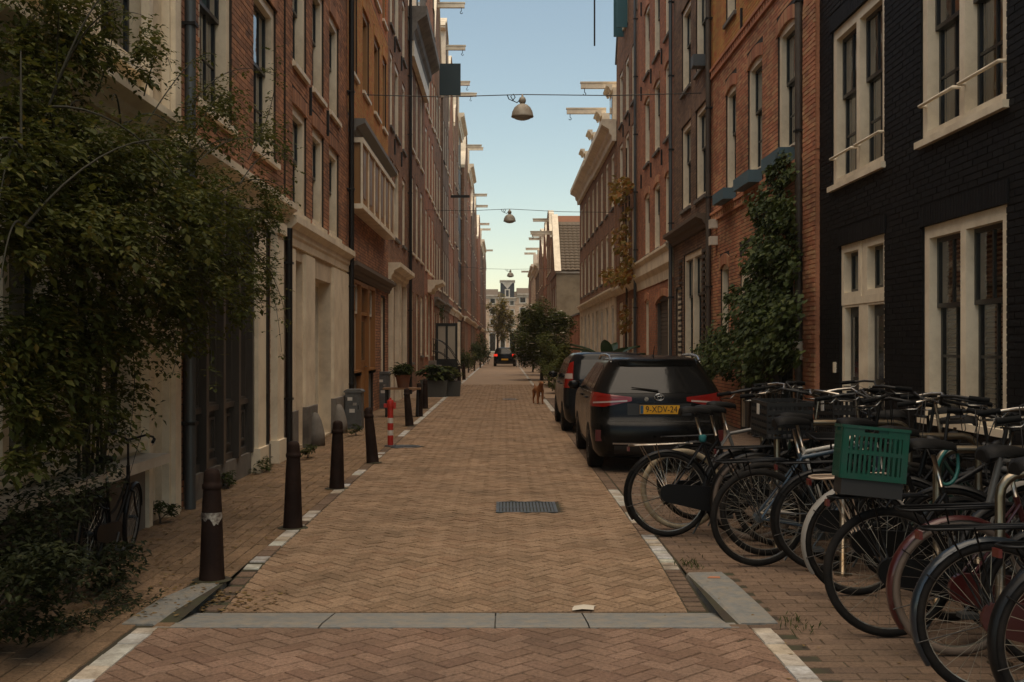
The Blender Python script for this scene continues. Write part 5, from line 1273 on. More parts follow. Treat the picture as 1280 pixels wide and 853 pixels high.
for (X_, d_, lab_, fr_, sty, kw) in ((2.55, 10.3, 'dark bicycle nearest the ivy with its saddle toward the street', BKFR, 'diamond', dict(yaw=6, lean=3, steer=-18)), (2.25, 9.85, 'green step through bicycle facing the street behind the estate car', GNFR, 'oma', dict(yaw=-6, lean=-3, steer=28, flip=True)),
        (2.75, 9.15, 'black bicycle with a front basket pushed far back toward the ivy', BKFR, 'oma', dict(yaw=5, lean=3, steer=-22, flip=True, basket='basket')), (2.7, 7.95, 'black bicycle with raised bars standing back from the hoops near the cream door', BKFR, 'mixte', dict(yaw=-6, lean=2, steer=24, flip=True, basket='carrier')),
        (2.75, 6.95, 'grey bicycle set back behind the tan rack bicycle', GRFR, 'diamond', dict(yaw=5, lean=-4, steer=-28, flip=True, bars='flat', barm=IRON)), (2.70, 6.2, 'black bicycle turned to the street behind the crate bicycle', BKFR, 'oma', dict(yaw=-4, lean=3, steer=26, flip=True, bag=BLACKBAG)),
        (2.62, 5.35, 'black bicycle turned to the street behind the dark red one', BKFR, 'mixte', dict(yaw=4, lean=-3, steer=-20, flip=True, bars='flat', barm=IRON))):
    bicycle(X_, d_, lab_, fr_, sty, RUB, RIM, BKFR, 'black', tail=False, **kw)
# green crate on the rack
CRATE = mat('green_plastic', (.006, .062, .038), .5, var=.15, spec=.2, dirt=(.02, .06, .045), dscale=7)
c = empty('plastic_crate', (1.93, 6.03, .845), R(-3), 'green slatted plastic crate standing on a black bicycle rack', 'crate'); c.rotation_euler = (R(-3), R(5), R(-8))
w, dd, hh = .165, .13, .275
MB().box(-w, w, -dd, dd, 0, .015).build('bottom', CRATE, c)
MB().box(-w + .01, w - .01, -dd + .01, dd - .01, -.085, -.001).build('carrier_tray', WICK, c)
def crate_side(L, fn, name):
    k = MB()
    def bx(a, b, z0, z1, t=.010): fn(k, a, b, z0, z1, t)
    bx(-L, L, 0, .03); bx(-L, L, .13, .15); bx(-L, L, .225, .245)
    bx(-L, -.06, .245, hh); bx(.06, L, .245, hh); bx(-.06, .06, hh - .012, hh)
    n = 11
    for z0, z1 in ((.03, .13), (.15, .225)):
        bx(-L, -L + .03, z0, z1); bx(L - .03, L, z0, z1)
        for i in range(n): x = -L + .03 + (2 * L - .06) * (i + .5) / n; bx(x - .006, x + .006, z0, z1, .007)
    bx(-L - .004, L + .004, hh - .012, hh + .004, .02)
    o = k.build(name, CRATE, c); return o
crate_side(w, lambda k, a, b, z0, z1, t: k.box(a, b, -dd - t / 2, -dd + t / 2, z0, z1), 'side_panel'); crate_side(w, lambda k, a, b, z0, z1, t: k.box(a, b, dd - t / 2, dd + t / 2, z0, z1), 'side_panel')
crate_side(dd - .008, lambda k, a, b, z0, z1, t: k.box(-w - t / 2, -w + t / 2, a, b, z0, z1), 'end_panel'); crate_side(dd - .008, lambda k, a, b, z0, z1, t: k.box(w - t / 2, w + t / 2, a, b, z0, z1), 'end_panel')
# teal cable lock on a hoop
tl = MB().tube([(0.07 * math.cos(R(a)), .012 * math.sin(R(a * 2)), .115 * math.sin(R(a))) for a in range(0, 360, 15)], .011, 6, closed=True).build('cable_lock', mat('teal_plastic', (.012, .11, .095), .5), None, (2.58, 6.6, .86), True)
tl.rotation_euler = (0, R(18), R(20)); tag(tl, 'teal cable lock looped round a steel bicycle hoop', 'lock')
# teal cloth strap on the first bicycle's seat tube
ts = MB(); ts.lathe([(.02, -.03), (.03, -.02), (.032, .02), (.022, .03)], 10); tso = ts.build('strap_bundle', mat('teal_cloth', (.015, .13, .14), .8), None, (1.335 + .28, 9.25, .80), True); tag(tso, 'small teal strap wrapped round a black bicycle seat post', 'strap')
# dark bicycle leaning against the cream house
lb = bicycle(-2.86, 7.85, 'small dark bicycle leaning along the cream house front among leaves', BKFR, 'oma', RUB, GRFR, BKFR, 'black', yaw=88, lean=4, steer=8, barm=IRON, light=False, tail=False)
del lb['group']; lb.scale = (.74, .74, .74)
# ================================================================== CARS
CARBLK = mat('black_car_paint', (.006, .0058, .0055), .22, .0, var=.2, coat=0, spec=.2); CARBLUE = mat('dark_blue_car_paint', (.007, .009, .011), .2, .0, var=.2, coat=0, spec=.25); CARGLASS = mat('dark_car_glass', (.008, .008, .008), .06, var=.3, spec=.35, bump=.25, bscale=2.2)
CARTRIM = mat('black_car_trim', (.012, .012, .012), .55, var=.2); TAILRED = mat('tail_light_red', (.22, .009, .006), .15, var=.25, coat=.4); TAILCLR = mat('tail_light_clear', (.40, .33, .30), .12, var=.2, coat=.8); ALLOY = mat('car_alloy', (.30, .29, .27), .35, .8, var=.15); RAILM = mat('roof_rail', (.5, .5, .5), .25, .9, var=.1)
PLATEY = mat('plate_yellow', (.75, .38, .015), .4, var=.06); PLATEB = mat('plate_blue', (.02, .09, .17), .4); INK = mat('plate_ink', (.01, .01, .01), .5)
TAILLIT = mat('lit_tail_light', (.5, .02, .01), .2, emit=(1, .04, .015, .35))
def lerp_tab(tab, z, i):
    if z <= tab[0][0]: return tab[0][i]
    for a, b in zip(tab[:-1], tab[1:]):
        if z <= b[0]:
            t = (z - a[0]) / (b[0] - a[0]); return a[i] + (b[i] - a[i]) * t
    return tab[-1][i]
class Car:
    def __init__(s, tab, crown=.10, rr=.24, rf=.5):
        s.tab, s.crown, s.rr, s.rf = tab, crown, rr, rf
    def g(s, z): return [lerp_tab(s.tab, z, i) for i in (1, 2, 3)]
    def rear(s, x, z, off=0.0):
        yr, yf, hw = s.g(z); r = min(s.rr, hw * .45); xx = min(abs(x), hw); sg = 1 if x >= 0 else -1
        y = yr + s.crown * (xx / hw) ** 2
        if xx > hw - r:
            t = min(1, (xx - (hw - r)) / r); y += r * (1 - math.sqrt(max(0, 1 - t * t)))
        return Vector((sg * xx, y - off, z))
    def loop(s, z):
        yr, yf, hw = s.g(z); r = min(s.rr, hw * .45); rf = min(s.rf, hw * .8); pts = []
        for i in range(7): x = (hw - r) * i / 6; pts.append((x, yr + s.crown * (x / hw) ** 2))
        c0 = yr + r
        for i in range(1, 7):
            a = R(90 * i / 6); x = hw - r + r * math.sin(a); pts.append((x, yr + s.crown * (x / hw) ** 2 + r * (1 - math.cos(a))))
        y0 = yr + s.crown + r; y1 = yf - rf
        for i in range(1, 24): pts.append((hw, y0 + (y1 - y0) * i / 24))
        for i in range(0, 7):
            a = R(90 * i / 6); pts.append((hw - rf + rf * math.cos(a), yf - rf + rf * math.sin(a)))
        for i in range(1, 4): pts.append(((hw - rf) * (1 - i / 3), yf))
        return pts
    def build(s, root, zs, paint, wheels, wr):
        mb = MB(); rings = []
        for z in zs:
            L = s.loop(z); full = [(p[0], p[1], z) for p in L] + [(-p[0], p[1], z) for p in reversed(L[1:-1])]
            rings.append(full)
        n = len(rings[0]); vs = [p for r_ in rings for p in r_]; fs = [(i * n + k, i * n + (k + 1) % n, (i + 1) * n + (k + 1) % n, (i + 1) * n + k) for i in range(len(rings) - 1) for k in range(n)]
        fs += [tuple(range(n - 1, -1, -1)), tuple((len(rings) - 1) * n + k for k in range(n))]
        mb.add(vs, fs); o = mb.build('body', paint, root, smooth=True)
        cut = MB()
        for wy in wheels:
            for sg in (-1, 1):
                m = 28; x0, x1 = sg * .52, sg * 1.3
                a = [(x0, wy + (wr + .045) * math.cos(k * math.tau / m), wr + (wr + .045) * math.sin(k * math.tau / m)) for k in range(m)]; b = [(x1, p[1], p[2]) for p in a]
                fs = [tuple(range(m - 1, -1, -1)), tuple(range(m, 2 * m))] + [(k, (k + 1) % m, m + (k + 1) % m, m + k) for k in range(m)]
                if sg < 0: fs = [tuple(reversed(f)) for f in fs]
                cut.add(a + b, fs)
        co = cut.build('arch_cutter', CARTRIM)
        md = o.modifiers.new('arch', 'BOOLEAN'); md.object = co; md.operation = 'DIFFERENCE'; md.solver = 'EXACT'
        dg = bpy.context.evaluated_depsgraph_get(); dg.update(); me = bpy.data.meshes.new_from_object(o.evaluated_get(dg)); o.modifiers.clear(); o.data = me
        me.polygons.foreach_set('use_smooth', [True] * len(me.polygons)); me.set_sharp_from_angle(angle=R(38))
        bpy.data.objects.remove(co)
        MB().box(-.72, .72, wheels[0] - .5, wheels[1] + .5, .19, .45).build('underbody', CARTRIM, root)
        return o
    def rear_patch(s, root, name, zs, xfun, m, off=.006, n=8, smooth=True):
        rows = []
        for z in zs:
            x0, x1 = xfun(z); rows.append([s.rear(x0 + (x1 - x0) * i / n, z, off) for i in range(n + 1)])
        return MB().grid(rows).build(name, m, root, smooth=smooth)
    def side_patch(s, root, name, sg, pts, m, off=.006, parent=None):
        """pts: corners (y, z): bottom rear, bottom front, top front, top rear"""
        rows = []
        for i in range(6):
            t = i / 5; a = Vector(pts[0]).lerp(Vector(pts[3]), t); b = Vector(pts[1]).lerp(Vector(pts[2]), t); row = []
            for k in range(7):
                q = a.lerp(b, k / 6); hw = s.g(q.y)[2]; row.append((sg * (hw + off), q.x, q.y))
            rows.append(row)
        return MB().grid(rows).build(name, m, root, smooth=True)
    def wrap_patch(s, root, name, sg, x0, ylen, zlo, zhi, m, off=.008, n=22):
        """from rear x0 round the corner and ylen metres along the side; zlo, zhi: heights against t 0..1"""
        cols = []
        for i in range(n + 1):
            t = i / n; zl, zh = zlo(t), zhi(t); col = []
            for k in range(4):
                z = zl + (zh - zl) * k / 3; L = s.loop(z); tot = 0; acc = []
                for a, b in zip(L[:-1], L[1:]): acc.append((tot, a, b)); tot += math.hypot(b[0] - a[0], b[1] - a[1])
                hw = s.g(z)[2]; want = x0 + t * (hw - x0 + .12 + ylen)
                for st, a, b in acc:
                    l = math.hypot(b[0] - a[0], b[1] - a[1])
                    if want <= st + l:
                        u = (want - st) / l; p = (a[0] + (b[0] - a[0]) * u, a[1] + (b[1] - a[1]) * u); nx, ny = (b[1] - a[1]) / l, -(b[0] - a[0]) / l; break
                col.append((sg * (p[0] + nx * off), p[1] + ny * off, z))
            cols.append(col)
        return MB().grid(cols).build(name, m, root, smooth=True)
_cw = {}
def car_wheel(root, x, y, r, sg):
    if r not in _cw:
        ty = lathe_y(MB(), [(r * .62, -.10), (r * .9, -.105), (r * .985, -.085), (r, -.05), (r, .05), (r * .985, .085), (r * .9, .105), (r * .62, .10)], 36)
        rm = lathe_y(MB(), [(r * .62, -.095), (r * .66, -.10), (r * .64, -.07), (r * .6, -.04), (.001, -.035)], 32)
        sp = MB()
        for i in range(5):
            a = i * math.tau / 5
            for da in (-.16, .16):
                c, s_ = math.cos(a + da), math.sin(a + da); sp.tube([(.04 * c, -.075, .04 * s_), (r * .62 * math.cos(a + da * .6), -.085, r * .62 * math.sin(a + da * .6))], .02, 6)
        sp = lathe_y(sp, [(.05, -.09), (.055, -.06)], 14)
        _cw[r] = (ty.mesh('tyre', RUB, True), rm.mesh('rim', CARTRIM, True), sp.mesh('hub_spokes', ALLOY, True)); _cw[r][0].set_sharp_from_angle(angle=R(40))
    t, m, s_ = _cw[r]; o = link('wheel', t, root, (x, y, r), (0, 0, R(-90) if sg < 0 else R(90)))
    link('rim', m, o); link('wheel_spider', s_, o)
def plate(root, c, x, z, text, w=.52, hh=.11):
    y = c.rear(x, z, .022).y
    o = MB().box(x - w / 2, x + w / 2, y, y + .012, z - hh / 2, z + hh / 2).build('number_plate', PLATEY, root)
    MB().box(x - w / 2 + .004, x - w / 2 + .045, y - .002, y, z - hh / 2 + .004, z + hh / 2 - .004).build('plate_band', PLATEB, o)
    cu = bpy.data.curves.new('plate_text', 'FONT'); cu.body = text; cu.size = .105; cu.align_x = 'CENTER'; cu.align_y = 'CENTER'; cu.extrude = .001
    t = bpy.data.objects.new('plate_text', cu); COL.objects.link(t); dg = bpy.context.evaluated_depsgraph_get(); dg.update(); me = bpy.data.meshes.new_from_object(t.evaluated_get(dg)); bpy.data.objects.remove(t)
    me.materials.clear(); me.materials.append(INK)
    l = link('plate_lettering', me, o, (x + .022, y - .0025, z), (R(90), 0, 0), (.95, 1.08, 1))
    return o
ZS = [.19, .22, .28, .36, .45, .54, .60, .63, .66, .72, .80, .88, .94, .98, 1.01, 1.05, 1.1, 1.16, 1.22, 1.28, 1.33, 1.37, 1.40, 1.43, 1.45, 1.465, 1.475]
tabA = [(.19, .13, 4.40, .80), (.28, .03, 4.52, .855), (.45, 0.0, 4.56, .882), (.60, .015, 4.56, .888), (.64, .045, 4.55, .888), (.70, .085, 4.52, .886), (.80, .10, 4.45, .884), (.90, .115, 4.25, .878), (.97, .14, 3.75, .868), (1.02, .165, 3.42, .846), (1.15, .25, 3.12, .775), (1.28, .335, 2.80, .70), (1.36, .39, 2.52, .65), (1.41, .38, 2.25, .612), (1.435, .39, 2.05, .57), (1.455, .52, 1.85, .48), (1.475, .85, 1.6, .30)]
c = Car(tabA)
car = empty('parked_car', (1.90, 13.80, 0), R(-.6), 'black estate car with silver roof rails and yellow number plate behind the bicycles', 'car', 'cars parked along the street')
c.build(car, ZS, CARBLK, (.86, 3.46), .31); car.scale = (.93, 1, .97)
for y in (.86, 3.46):
    for sg in (-1, 1): car_wheel(car, sg * .79, y, .31, sg)
c.rear_patch(car, 'rear_window', [1.005, 1.06, 1.12, 1.18, 1.24, 1.30, 1.335], lambda z: (-(.66 - (z - 1) * .52), .66 - (z - 1) * .52), CARGLASS)
c.rear_patch(car, 'rear_spoiler', [1.352, 1.385, 1.41], lambda z: (-.50, .50), CARBLK, .03)
for sg in (-1, 1):
    win = [((.52, 1.05), (1.05, 1.03), (1.02, 1.35), (.74, 1.30)), ((1.10, 1.03), (1.98, 1.015), (1.92, 1.375), (1.07, 1.355)), ((2.03, 1.015), (3.02, 1.0), (2.42, 1.36), (1.97, 1.375))]
    for k, w_ in enumerate(win): c.side_patch(car, 'side_window', sg, w_, CARGLASS)
    c.side_patch(car, 'window_trim', sg, ((.5, .992), (3.15, .962), (3.15, .976), (.5, 1.008)), RAILM, .008)
    tlr = c.wrap_patch(car, 'tail_light', sg, .36, .16, lambda t: .905 - .075 * min(1, t * 2.2), lambda t: .955 + .055 * min(1, t * 1.6), TAILRED)
    tlr['label'] = 'red wedge shaped tail light'
    c.wrap_patch(tlr, 'light_bar', sg, .42, -.08, lambda t: .898 - .03 * t, lambda t: .918 - .03 * t, TAILLIT if False else TAILCLR, .011)
    c.wrap_patch(tlr, 'light_bar', sg, .42, -.08, lambda t: .945 + .022 * t, lambda t: .957 + .022 * t, TAILRED, .013)
    MB().tube([(sg * .60, .55, 1.41), (sg * .60, .72, 1.462), (sg * .605, 1.2, 1.482), (sg * .61, 2.0, 1.472), (sg * .61, 2.35, 1.42)], .019, 8).build('roof_rail', RAILM, car, smooth=True)
    MB().box(sg * .80 - .04, sg * .80 + .04, -.004 + c.rear(.8, .42).y - .03, c.rear(.8, .42).y + .02, .40, .54).build('bumper_reflector', REFLECT, car)
    mi = MB().lathe([(.001, -.09), (.07, -.07), (.10, 0), (.08, .07), (.001, .09)], 12).build('door_mirror', CARBLK, car, (sg * .97, 2.86, 1.02), True); mi.scale = (1.0, .55, .75); MB().box(sg * .85 if sg > 0 else -.93, .93 if sg > 0 else -.85, 2.85, 2.9, .98, 1.0).build('mirror_arm', CARBLK, car)
    for y in (1.25, 2.15): MB().tube([(sg * .885, y, .90), (sg * .905, y + .03, .905), (sg * .905, y + .17, .905), (sg * .885, y + .2, .90)], .012, 6).build('door_handle', CARBLK, car, smooth=True)
    for y in (1.07, 2.0, 3.05): c.side_patch(car, 'door_gap', sg, ((y, .28), (y + .008, .28), (y + .008, .985), (y, .985)), CARTRIM, .003)
    c.side_patch(car, 'sill_trim', sg, ((1.25, .22), (3.05, .22), (3.05, .29), (1.25, .29)), CARTRIM, .008)
c.rear_patch(car, 'bumper_insert', [.23, .27, .31, .35], lambda z: (-.60, .60), CARTRIM, .012)
c.rear_patch(car, 'bumper_strip', [.365, .385], lambda z: (-.62, .62), RAILM, .014)
c.rear_patch(car, 'plate_recess', [.725, .78, .84, .875], lambda z: (-.42, .42), CARTRIM, .004)
c.rear_patch(car, 'chrome_strip', [.882, .9], lambda z: (-.30, .30), CARBLK, .022)
c.rear_patch(car, 'tailgate_gap', [.652, .658], lambda z: (-.66, .66), CARTRIM, .004)
plate(car, c, 0, .80, '9-XDV-24')
y = c.rear(0, .955, .018).y
em = MB()
for (rx, rz_) in ((.062, .042), (.022, .038)): em.tube([(rx * math.cos(k * math.tau / 24), y, .955 + rz_ * math.sin(k * math.tau / 24)) for k in range(24)], .0055, 6, closed=True)
em.tube([(.042 * math.cos(k * math.tau / 24), y, .978 + .015 * math.sin(k * math.tau / 24)) for k in range(24)], .005, 6, closed=True)
em.build('emblem', RAILM, car, smooth=True)
MB().lathe([(.001, 0), (.028, 0)], 16, cap=False).build('round_sticker', SILVER, car, (-.17, c.rear(-.17, .93, .012).y, .93)).rotation_euler = (R(90), 0, 0)
yb = c.rear(0, 1.03, .02).y
MB().tube([(.0, yb, 1.0), (-.02, yb, 1.035), (-.36, c.rear(.36, 1.06, .02).y, 1.075)], [.016, .014, .006], 6).build('rear_wiper', CARTRIM, car, smooth=True)
MB().tube([(0.0, .75, 1.46), (0.0, .62, 1.60)], [.008, .004], 6).lathe([(.03, 1.45), (.02, 1.475), (.005, 1.49)], 10, (0, .78, 0)).build('antenna', CARTRIM, car)
MB().tube([(.45, .14, .2), (.45, .02, .2)], .028, 10).build('exhaust', ZINC, car)
# taller family car in front of it
tabB = [(.19, .12, 4.05, .78), (.28, .03, 4.16, .84), (.45, 0.0, 4.20, .865), (.60, .015, 4.2, .87), (.66, .05, 4.18, .868), (.85, .08, 4.05, .862), (.98, .10, 3.75, .852), (1.06, .12, 3.3, .835), (1.2, .17, 3.05, .80), (1.35, .235, 2.75, .75), (1.46, .29, 2.45, .70), (1.52, .31, 2.2, .665), (1.555, .36, 2.0, .60), (1.575, .6, 1.75, .4)]
c2 = Car(tabB); ZB = [.19, .22, .28, .36, .45, .54, .60, .66, .75, .85, .93, .98, 1.02, 1.06, 1.12, 1.2, 1.28, 1.35, 1.41, 1.46, 1.50, 1.53, 1.555, 1.57, 1.575]
car = empty('parked_car', (1.90, 20.1, 0), R(0), 'dark blue family car with tall upright tail lights parked ahead of the estate', 'car', 'cars parked along the street')
c2.build(car, ZB, CARBLUE, (.80, 3.35), .31); car.scale = (.96, 1, .915)
for y in (.80, 3.35):
    for sg in (-1, 1): car_wheel(car, sg * .775, y, .31, sg)
c2.rear_patch(car, 'rear_window', [1.04, 1.12, 1.2, 1.28, 1.36, 1.43], lambda z: (-(.58 - (z - 1) * .12), .58 - (z - 1) * .12), CARGLASS)
for sg in (-1, 1):
    for w_ in (((.45, 1.08), (1.05, 1.06), (1.0, 1.45), (.55, 1.42)), ((1.1, 1.06), (1.95, 1.05), (1.9, 1.46), (1.05, 1.45)), ((2.0, 1.05), (2.95, 1.04), (2.4, 1.44), (1.95, 1.46))): c2.side_patch(car, 'side_window', sg, w_, CARGLASS)
    tlr = c2.wrap_patch(car, 'tail_light', sg, .70, .03, lambda t: .88, lambda t: 1.40 - .05 * t, TAILRED)
    c2.wrap_patch(tlr, 'clear_segment', sg, .71, .02, lambda t: 1.06, lambda t: 1.16, TAILCLR, .012)
    MB().lathe([(.001, -.09), (.07, -.07), (.10, 0), (.08, .07), (.001, .09)], 12).build('door_mirror', CARBLK, car, (sg * .95, 2.8, 1.08), True).scale = (1.0, .55, .8)
    for y in (1.08, 1.97, 2.98): c2.side_patch(car, 'door_gap', sg, ((y, .28), (y + .008, .28), (y + .008, 1.03), (y, 1.03)), CARTRIM, .003)
    for y in (1.25, 2.1): MB().tube([(sg * .865, y, .93), (sg * .885, y + .03, .935), (sg * .885, y + .17, .935), (sg * .865, y + .2, .93)], .012, 6).build('door_handle', CARBLUE, car, smooth=True)
c2.rear_patch(car, 'bumper_insert', [.23, .3, .36], lambda z: (-.62, .62), CARTRIM, .012)
o_ = MB().box(-.26, .26, c2.rear(0, .78, .02).y, c2.rear(0, .78, .02).y + .012, .73, .84).build('number_plate', PLATEY, car)
# small hatchback driving away
tabC = [(.19, .12, 3.6, .76), (.28, .03, 3.66, .82), (.45, 0, 3.7, .845), (.62, .02, 3.7, .85), (.85, .08, 3.5, .84), (.95, .1, 3.0, .82), (1.1, .2, 2.7, .77), (1.3, .33, 2.35, .70), (1.40, .42, 2.0, .64), (1.45, .6, 1.7, .45)]
c3 = Car(tabC); ZC = [.19, .28, .36, .45, .54, .62, .72, .80, .88, .95, 1.02, 1.1, 1.2, 1.3, 1.36, 1.4, 1.43, 1.45]
car = empty('hatchback_car', (.06, 87, 0), R(0), 'small dark hatchback with lit red tail lights in the middle of the street', 'car')
c3.build(car, ZC, CARBLK, (.7, 3.0), .3)
for y in (.7, 3.0):
    for sg in (-1, 1): car_wheel(car, sg * .75, y, .3, sg)
c3.rear_patch(car, 'rear_window', [.98, 1.1, 1.2, 1.32], lambda z: (-.58, .58), CARGLASS)
for sg in (-1, 1): c3.wrap_patch(car, 'tail_light', sg, .56, .05, lambda t: .78, lambda t: .95, TAILLIT)
MB().box(-.26, .26, -.03, 0, .48, .60).build('number_plate', PLATEY, car)
c3.rear_patch(car, 'bumper_insert', [.25, .32, .38], lambda z: (-.62, .62), CARTRIM, .012)
# ================================================================== PLANTS
ROSE = leaf_mat('rose_leaf', [(0, (.055, .068, .013)), (.45, (.085, .098, .02)), (.8, (.13, .135, .028)), (.97, (.15, .135, .03)), (1, (.20, .14, .03))], .35, .6)
IVY = leaf_mat('ivy_leaf', [(0, (.032, .050, .012)), (.5, (.055, .080, .018)), (1, (.11, .13, .032))], .25, .6)
SHRUB = leaf_mat('shrub_leaf', [(0, (.035, .050, .013)), (.6, (.062, .080, .020)), (1, (.10, .115, .030))], .3, .65)
LIGHTSH = leaf_mat('yellow_green_leaf', [(0, (.07, .085, .016)), (.6, (.12, .13, .025)), (1, (.18, .165, .03))], .35)
AUTUMN = leaf_mat('autumn_vine_leaf', [(0, (.16, .13, .025)), (.4, (.26, .16, .03)), (.75, (.34, .13, .03)), (1, (.30, .21, .04))], .35)
FARTREE = leaf_mat('far_yellow_leaf', [(0, (.30, .25, .05)), (.6, (.42, .32, .06)), (1, (.24, .25, .06))], .45)
TREELEAF = leaf_mat('tree_leaf', [(0, (.075, .095, .022)), (.6, (.12, .14, .035)), (1, (.18, .19, .05))], .35, .65)
SHADESH = leaf_mat('shaded_shrub_leaf', [(0, (.014, .020, .006)), (.6, (.026, .034, .010)), (1, (.045, .05, .014))], .2, .6)  # leaf colour darkened to carry the shade at the house foot
BANANA = leaf_mat('banana_leaf', [(0, (.022, .045, .022)), (1, (.045, .08, .035))], .25, .4)
BARK = mat('bark', (.06, .042, .028), .9, var=.35, vscale=8, bump=.5, bscale=25); FLOWER = mat('white_blossom', (.7, .66, .55), .7, var=.1)
DRY = leaf_mat('dry_leaf', [(0, (.20, .12, .045)), (.5, (.28, .18, .07)), (1, (.34, .26, .12))], .2)
def leaf(mb, p, size, rnd, d=None, wid=.55, fold=.18, droop=.3):
    """one leaf: a blade folded along its rib"""
    a = rnd.uniform(0, math.tau)
    if d is None:
        d = Vector((math.cos(a), math.sin(a), rnd.uniform(-.7, .35)))
    d = d.normalized(); s_ = d.cross(Vector((rnd.uniform(-.4, .4), rnd.uniform(-.4, .4), 1))); s_ = s_.normalized() if s_.length > 1e-3 else Vector((1, 0, 0)); n = s_.cross(d)
    L = size * rnd.uniform(.75, 1.25); w = L * wid * .5; p = Vector(p)
    m = p + d * L * .45; t = p + d * L - Vector((0, 0, L * droop * .3))
    mb.add([p, m + s_ * w + n * fold * L * .5, t, m - s_ * w + n * fold * L * .5, m], [(0, 4, 1), (1, 4, 2), (4, 3, 2), (0, 3, 4)])
def compound(mb, p, d, rnd, size):
    d = d.normalized(); s_ = d.cross(Vector((0, 0, 1))); s_ = s_.normalized() if s_.length > 1e-3 else Vector((1, 0, 0)); L = size * 2.3
    for k, t in enumerate((.35, .35, .7, .7, 1.0)):
        sd_ = s_ * (1 if k % 2 else -1) * (.9 if k < 4 else 0); dd = d * (.55 if k < 4 else 1) + sd_ + Vector((rnd.uniform(-.2, .2), rnd.uniform(-.2, .2), rnd.uniform(-.35, .15)))
        leaf(mb, Vector(p) + d * L * t, size * (.85 if k < 4 else 1.1), rnd, dd, .62, .12)
def in_ell(rnd):
    while True:
        v = Vector((rnd.uniform(-1, 1), rnd.uniform(-1, 1), rnd.uniform(-1, 1)))
        if v.length <= 1: return v
# climbing rose over the cream house front
rnd = random.Random(21)
rose = empty('climbing_rose', (-2.95, 8.2, 0), 0, 'large climbing rose spilling over the cream house front and pavement', 'climbing rose')
def rel(root, mb): 
    l = root.location; mb.v = [(v[0] - l.x, v[1] - l.y, v[2] - l.z) for v in mb.v]; return mb
crown = MB(); stems = MB()
blobs = [(70, 250, 125, 120, -2.95, -2.35, 1500), (175, 285, 115, 105, -2.95, -2.15, 1500), (60, 110, 100, 110, -3.0, -2.6, 620), (170, 195, 110, 70, -2.95, -2.3, 700), (255, 270, 80, 75, -2.8, -2.05, 760), (110, 410, 115, 70, -2.9, -2.4, 760), (215, 385, 65, 60, -2.8, -2.3, 420), (300, 345, 50, 70, -2.6, -2.05, 380), (325, 250, 35, 50, -2.5, -2.05, 170), (40, 430, 80, 100, -2.95, -2.45, 650), (270, 150, 65, 55, -2.9, -2.4, 220), (60, 20, 90, 60, -3.0, -2.7, 300), (110, 500, 90, 60, -2.9, -2.55, 260), (40, 540, 60, 60, -2.9, -2.5, 240), (330, 180, 30, 40, -2.4, -2.05, 60), (160, 60, 60, 50, -2.9, -2.6, 110)]
for (cx, cy, rx, ry, X0, X1, cnt) in blobs:
    cnt = int(cnt * 1.3)
    subs = [(in_ell(rnd), rnd.uniform(.18, .4)) for _ in range(max(5, cnt // 22))]
    for _ in range(cnt):
        c0, rr = rnd.choice(subs); v = c0 * .85 + in_ell(rnd) * rr
        px, py = cx + v.x * rx, cy + v.y * ry; X = (X0 + X1) / 2 + v.z * (X1 - X0) / 2
        if px > 600: continue
        p = xp(px, py, X)
        if p.y < 5.2 or p.z < .9: continue
        compound(crown, p, Vector((rnd.uniform(-.2, 1), rnd.uniform(-.8, .8), rnd.uniform(-.8, .3))), rnd, rnd.uniform(.040, .060))
def spray(a, b, c, n=14, r=.006):
    path = bez(a, b, c, n); stems.tube(path, [r * (1 - .7 * i / n) for i in range(n + 1)], 5)
    for i in range(3, n + 1):
        for _ in range(2): compound(crown, path[i] + Vector((rnd.uniform(-.04, .04),) * 3), Vector((rnd.uniform(-1, 1), rnd.uniform(-1, 1), rnd.uniform(-.6, .3))), rnd, rnd.uniform(.030, .044))
for (p0, p1, p2, X0, X1) in (((250, 200), (300, 150), (362, 190), -2.4, -2.0), ((240, 130), (290, 60), (352, 100), -2.7, -2.25), ((260, 250), (330, 200), (368, 250), -2.3, -2.0), ((280, 320), (340, 290), (352, 440), -2.3, -2.1), ((270, 360), (300, 340), (318, 420), -2.3, -2.1), ((150, 400), (180, 440), (160, 555), -2.6, -2.5), ((60, 380), (100, 440), (120, 500), -2.7, -2.6), ((180, 120), (200, 30), (215, 90), -2.8, -2.6), ((100, 60), (130, 0), (180, 20), -2.9, -2.7), ((230, 200), (275, 90), (290, 130), -2.6, -2.3), ((20, 60), (40, -10), (100, 30), -2.9, -2.8), ((200, 400), (230, 420), (215, 470), -2.5, -2.3), ((290, 260), (350, 260), (350, 300), -2.2, -2.0), ((200, 210), (260, 170), (310, 175), -2.6, -2.3), ((300, 300), (345, 330), (358, 400), -2.2, -2.0), ((310, 200), (350, 130), (345, 60), -2.3, -2.1), ((120, 120), (150, 40), (140, -5), -2.8, -2.7), ((40, 130), (20, 40), (60, -10), -2.9, -2.8), ((250, 360), (270, 420), (262, 480), -2.3, -2.2), ((90, 430), (130, 480), (105, 560), -2.6, -2.5), ((300, 230), (340, 160), (372, 215), -2.2, -1.95), ((180, 160), (240, 60), (262, 70), -2.7, -2.5), ((60, 90), (90, 10), (120, 70), -2.85, -2.7)):
    spray(xp(*p0, X0), xp(*p1, (X0 + X1) / 2), xp(*p2, X1))
base = Vector((-2.95, 8.2, 0))
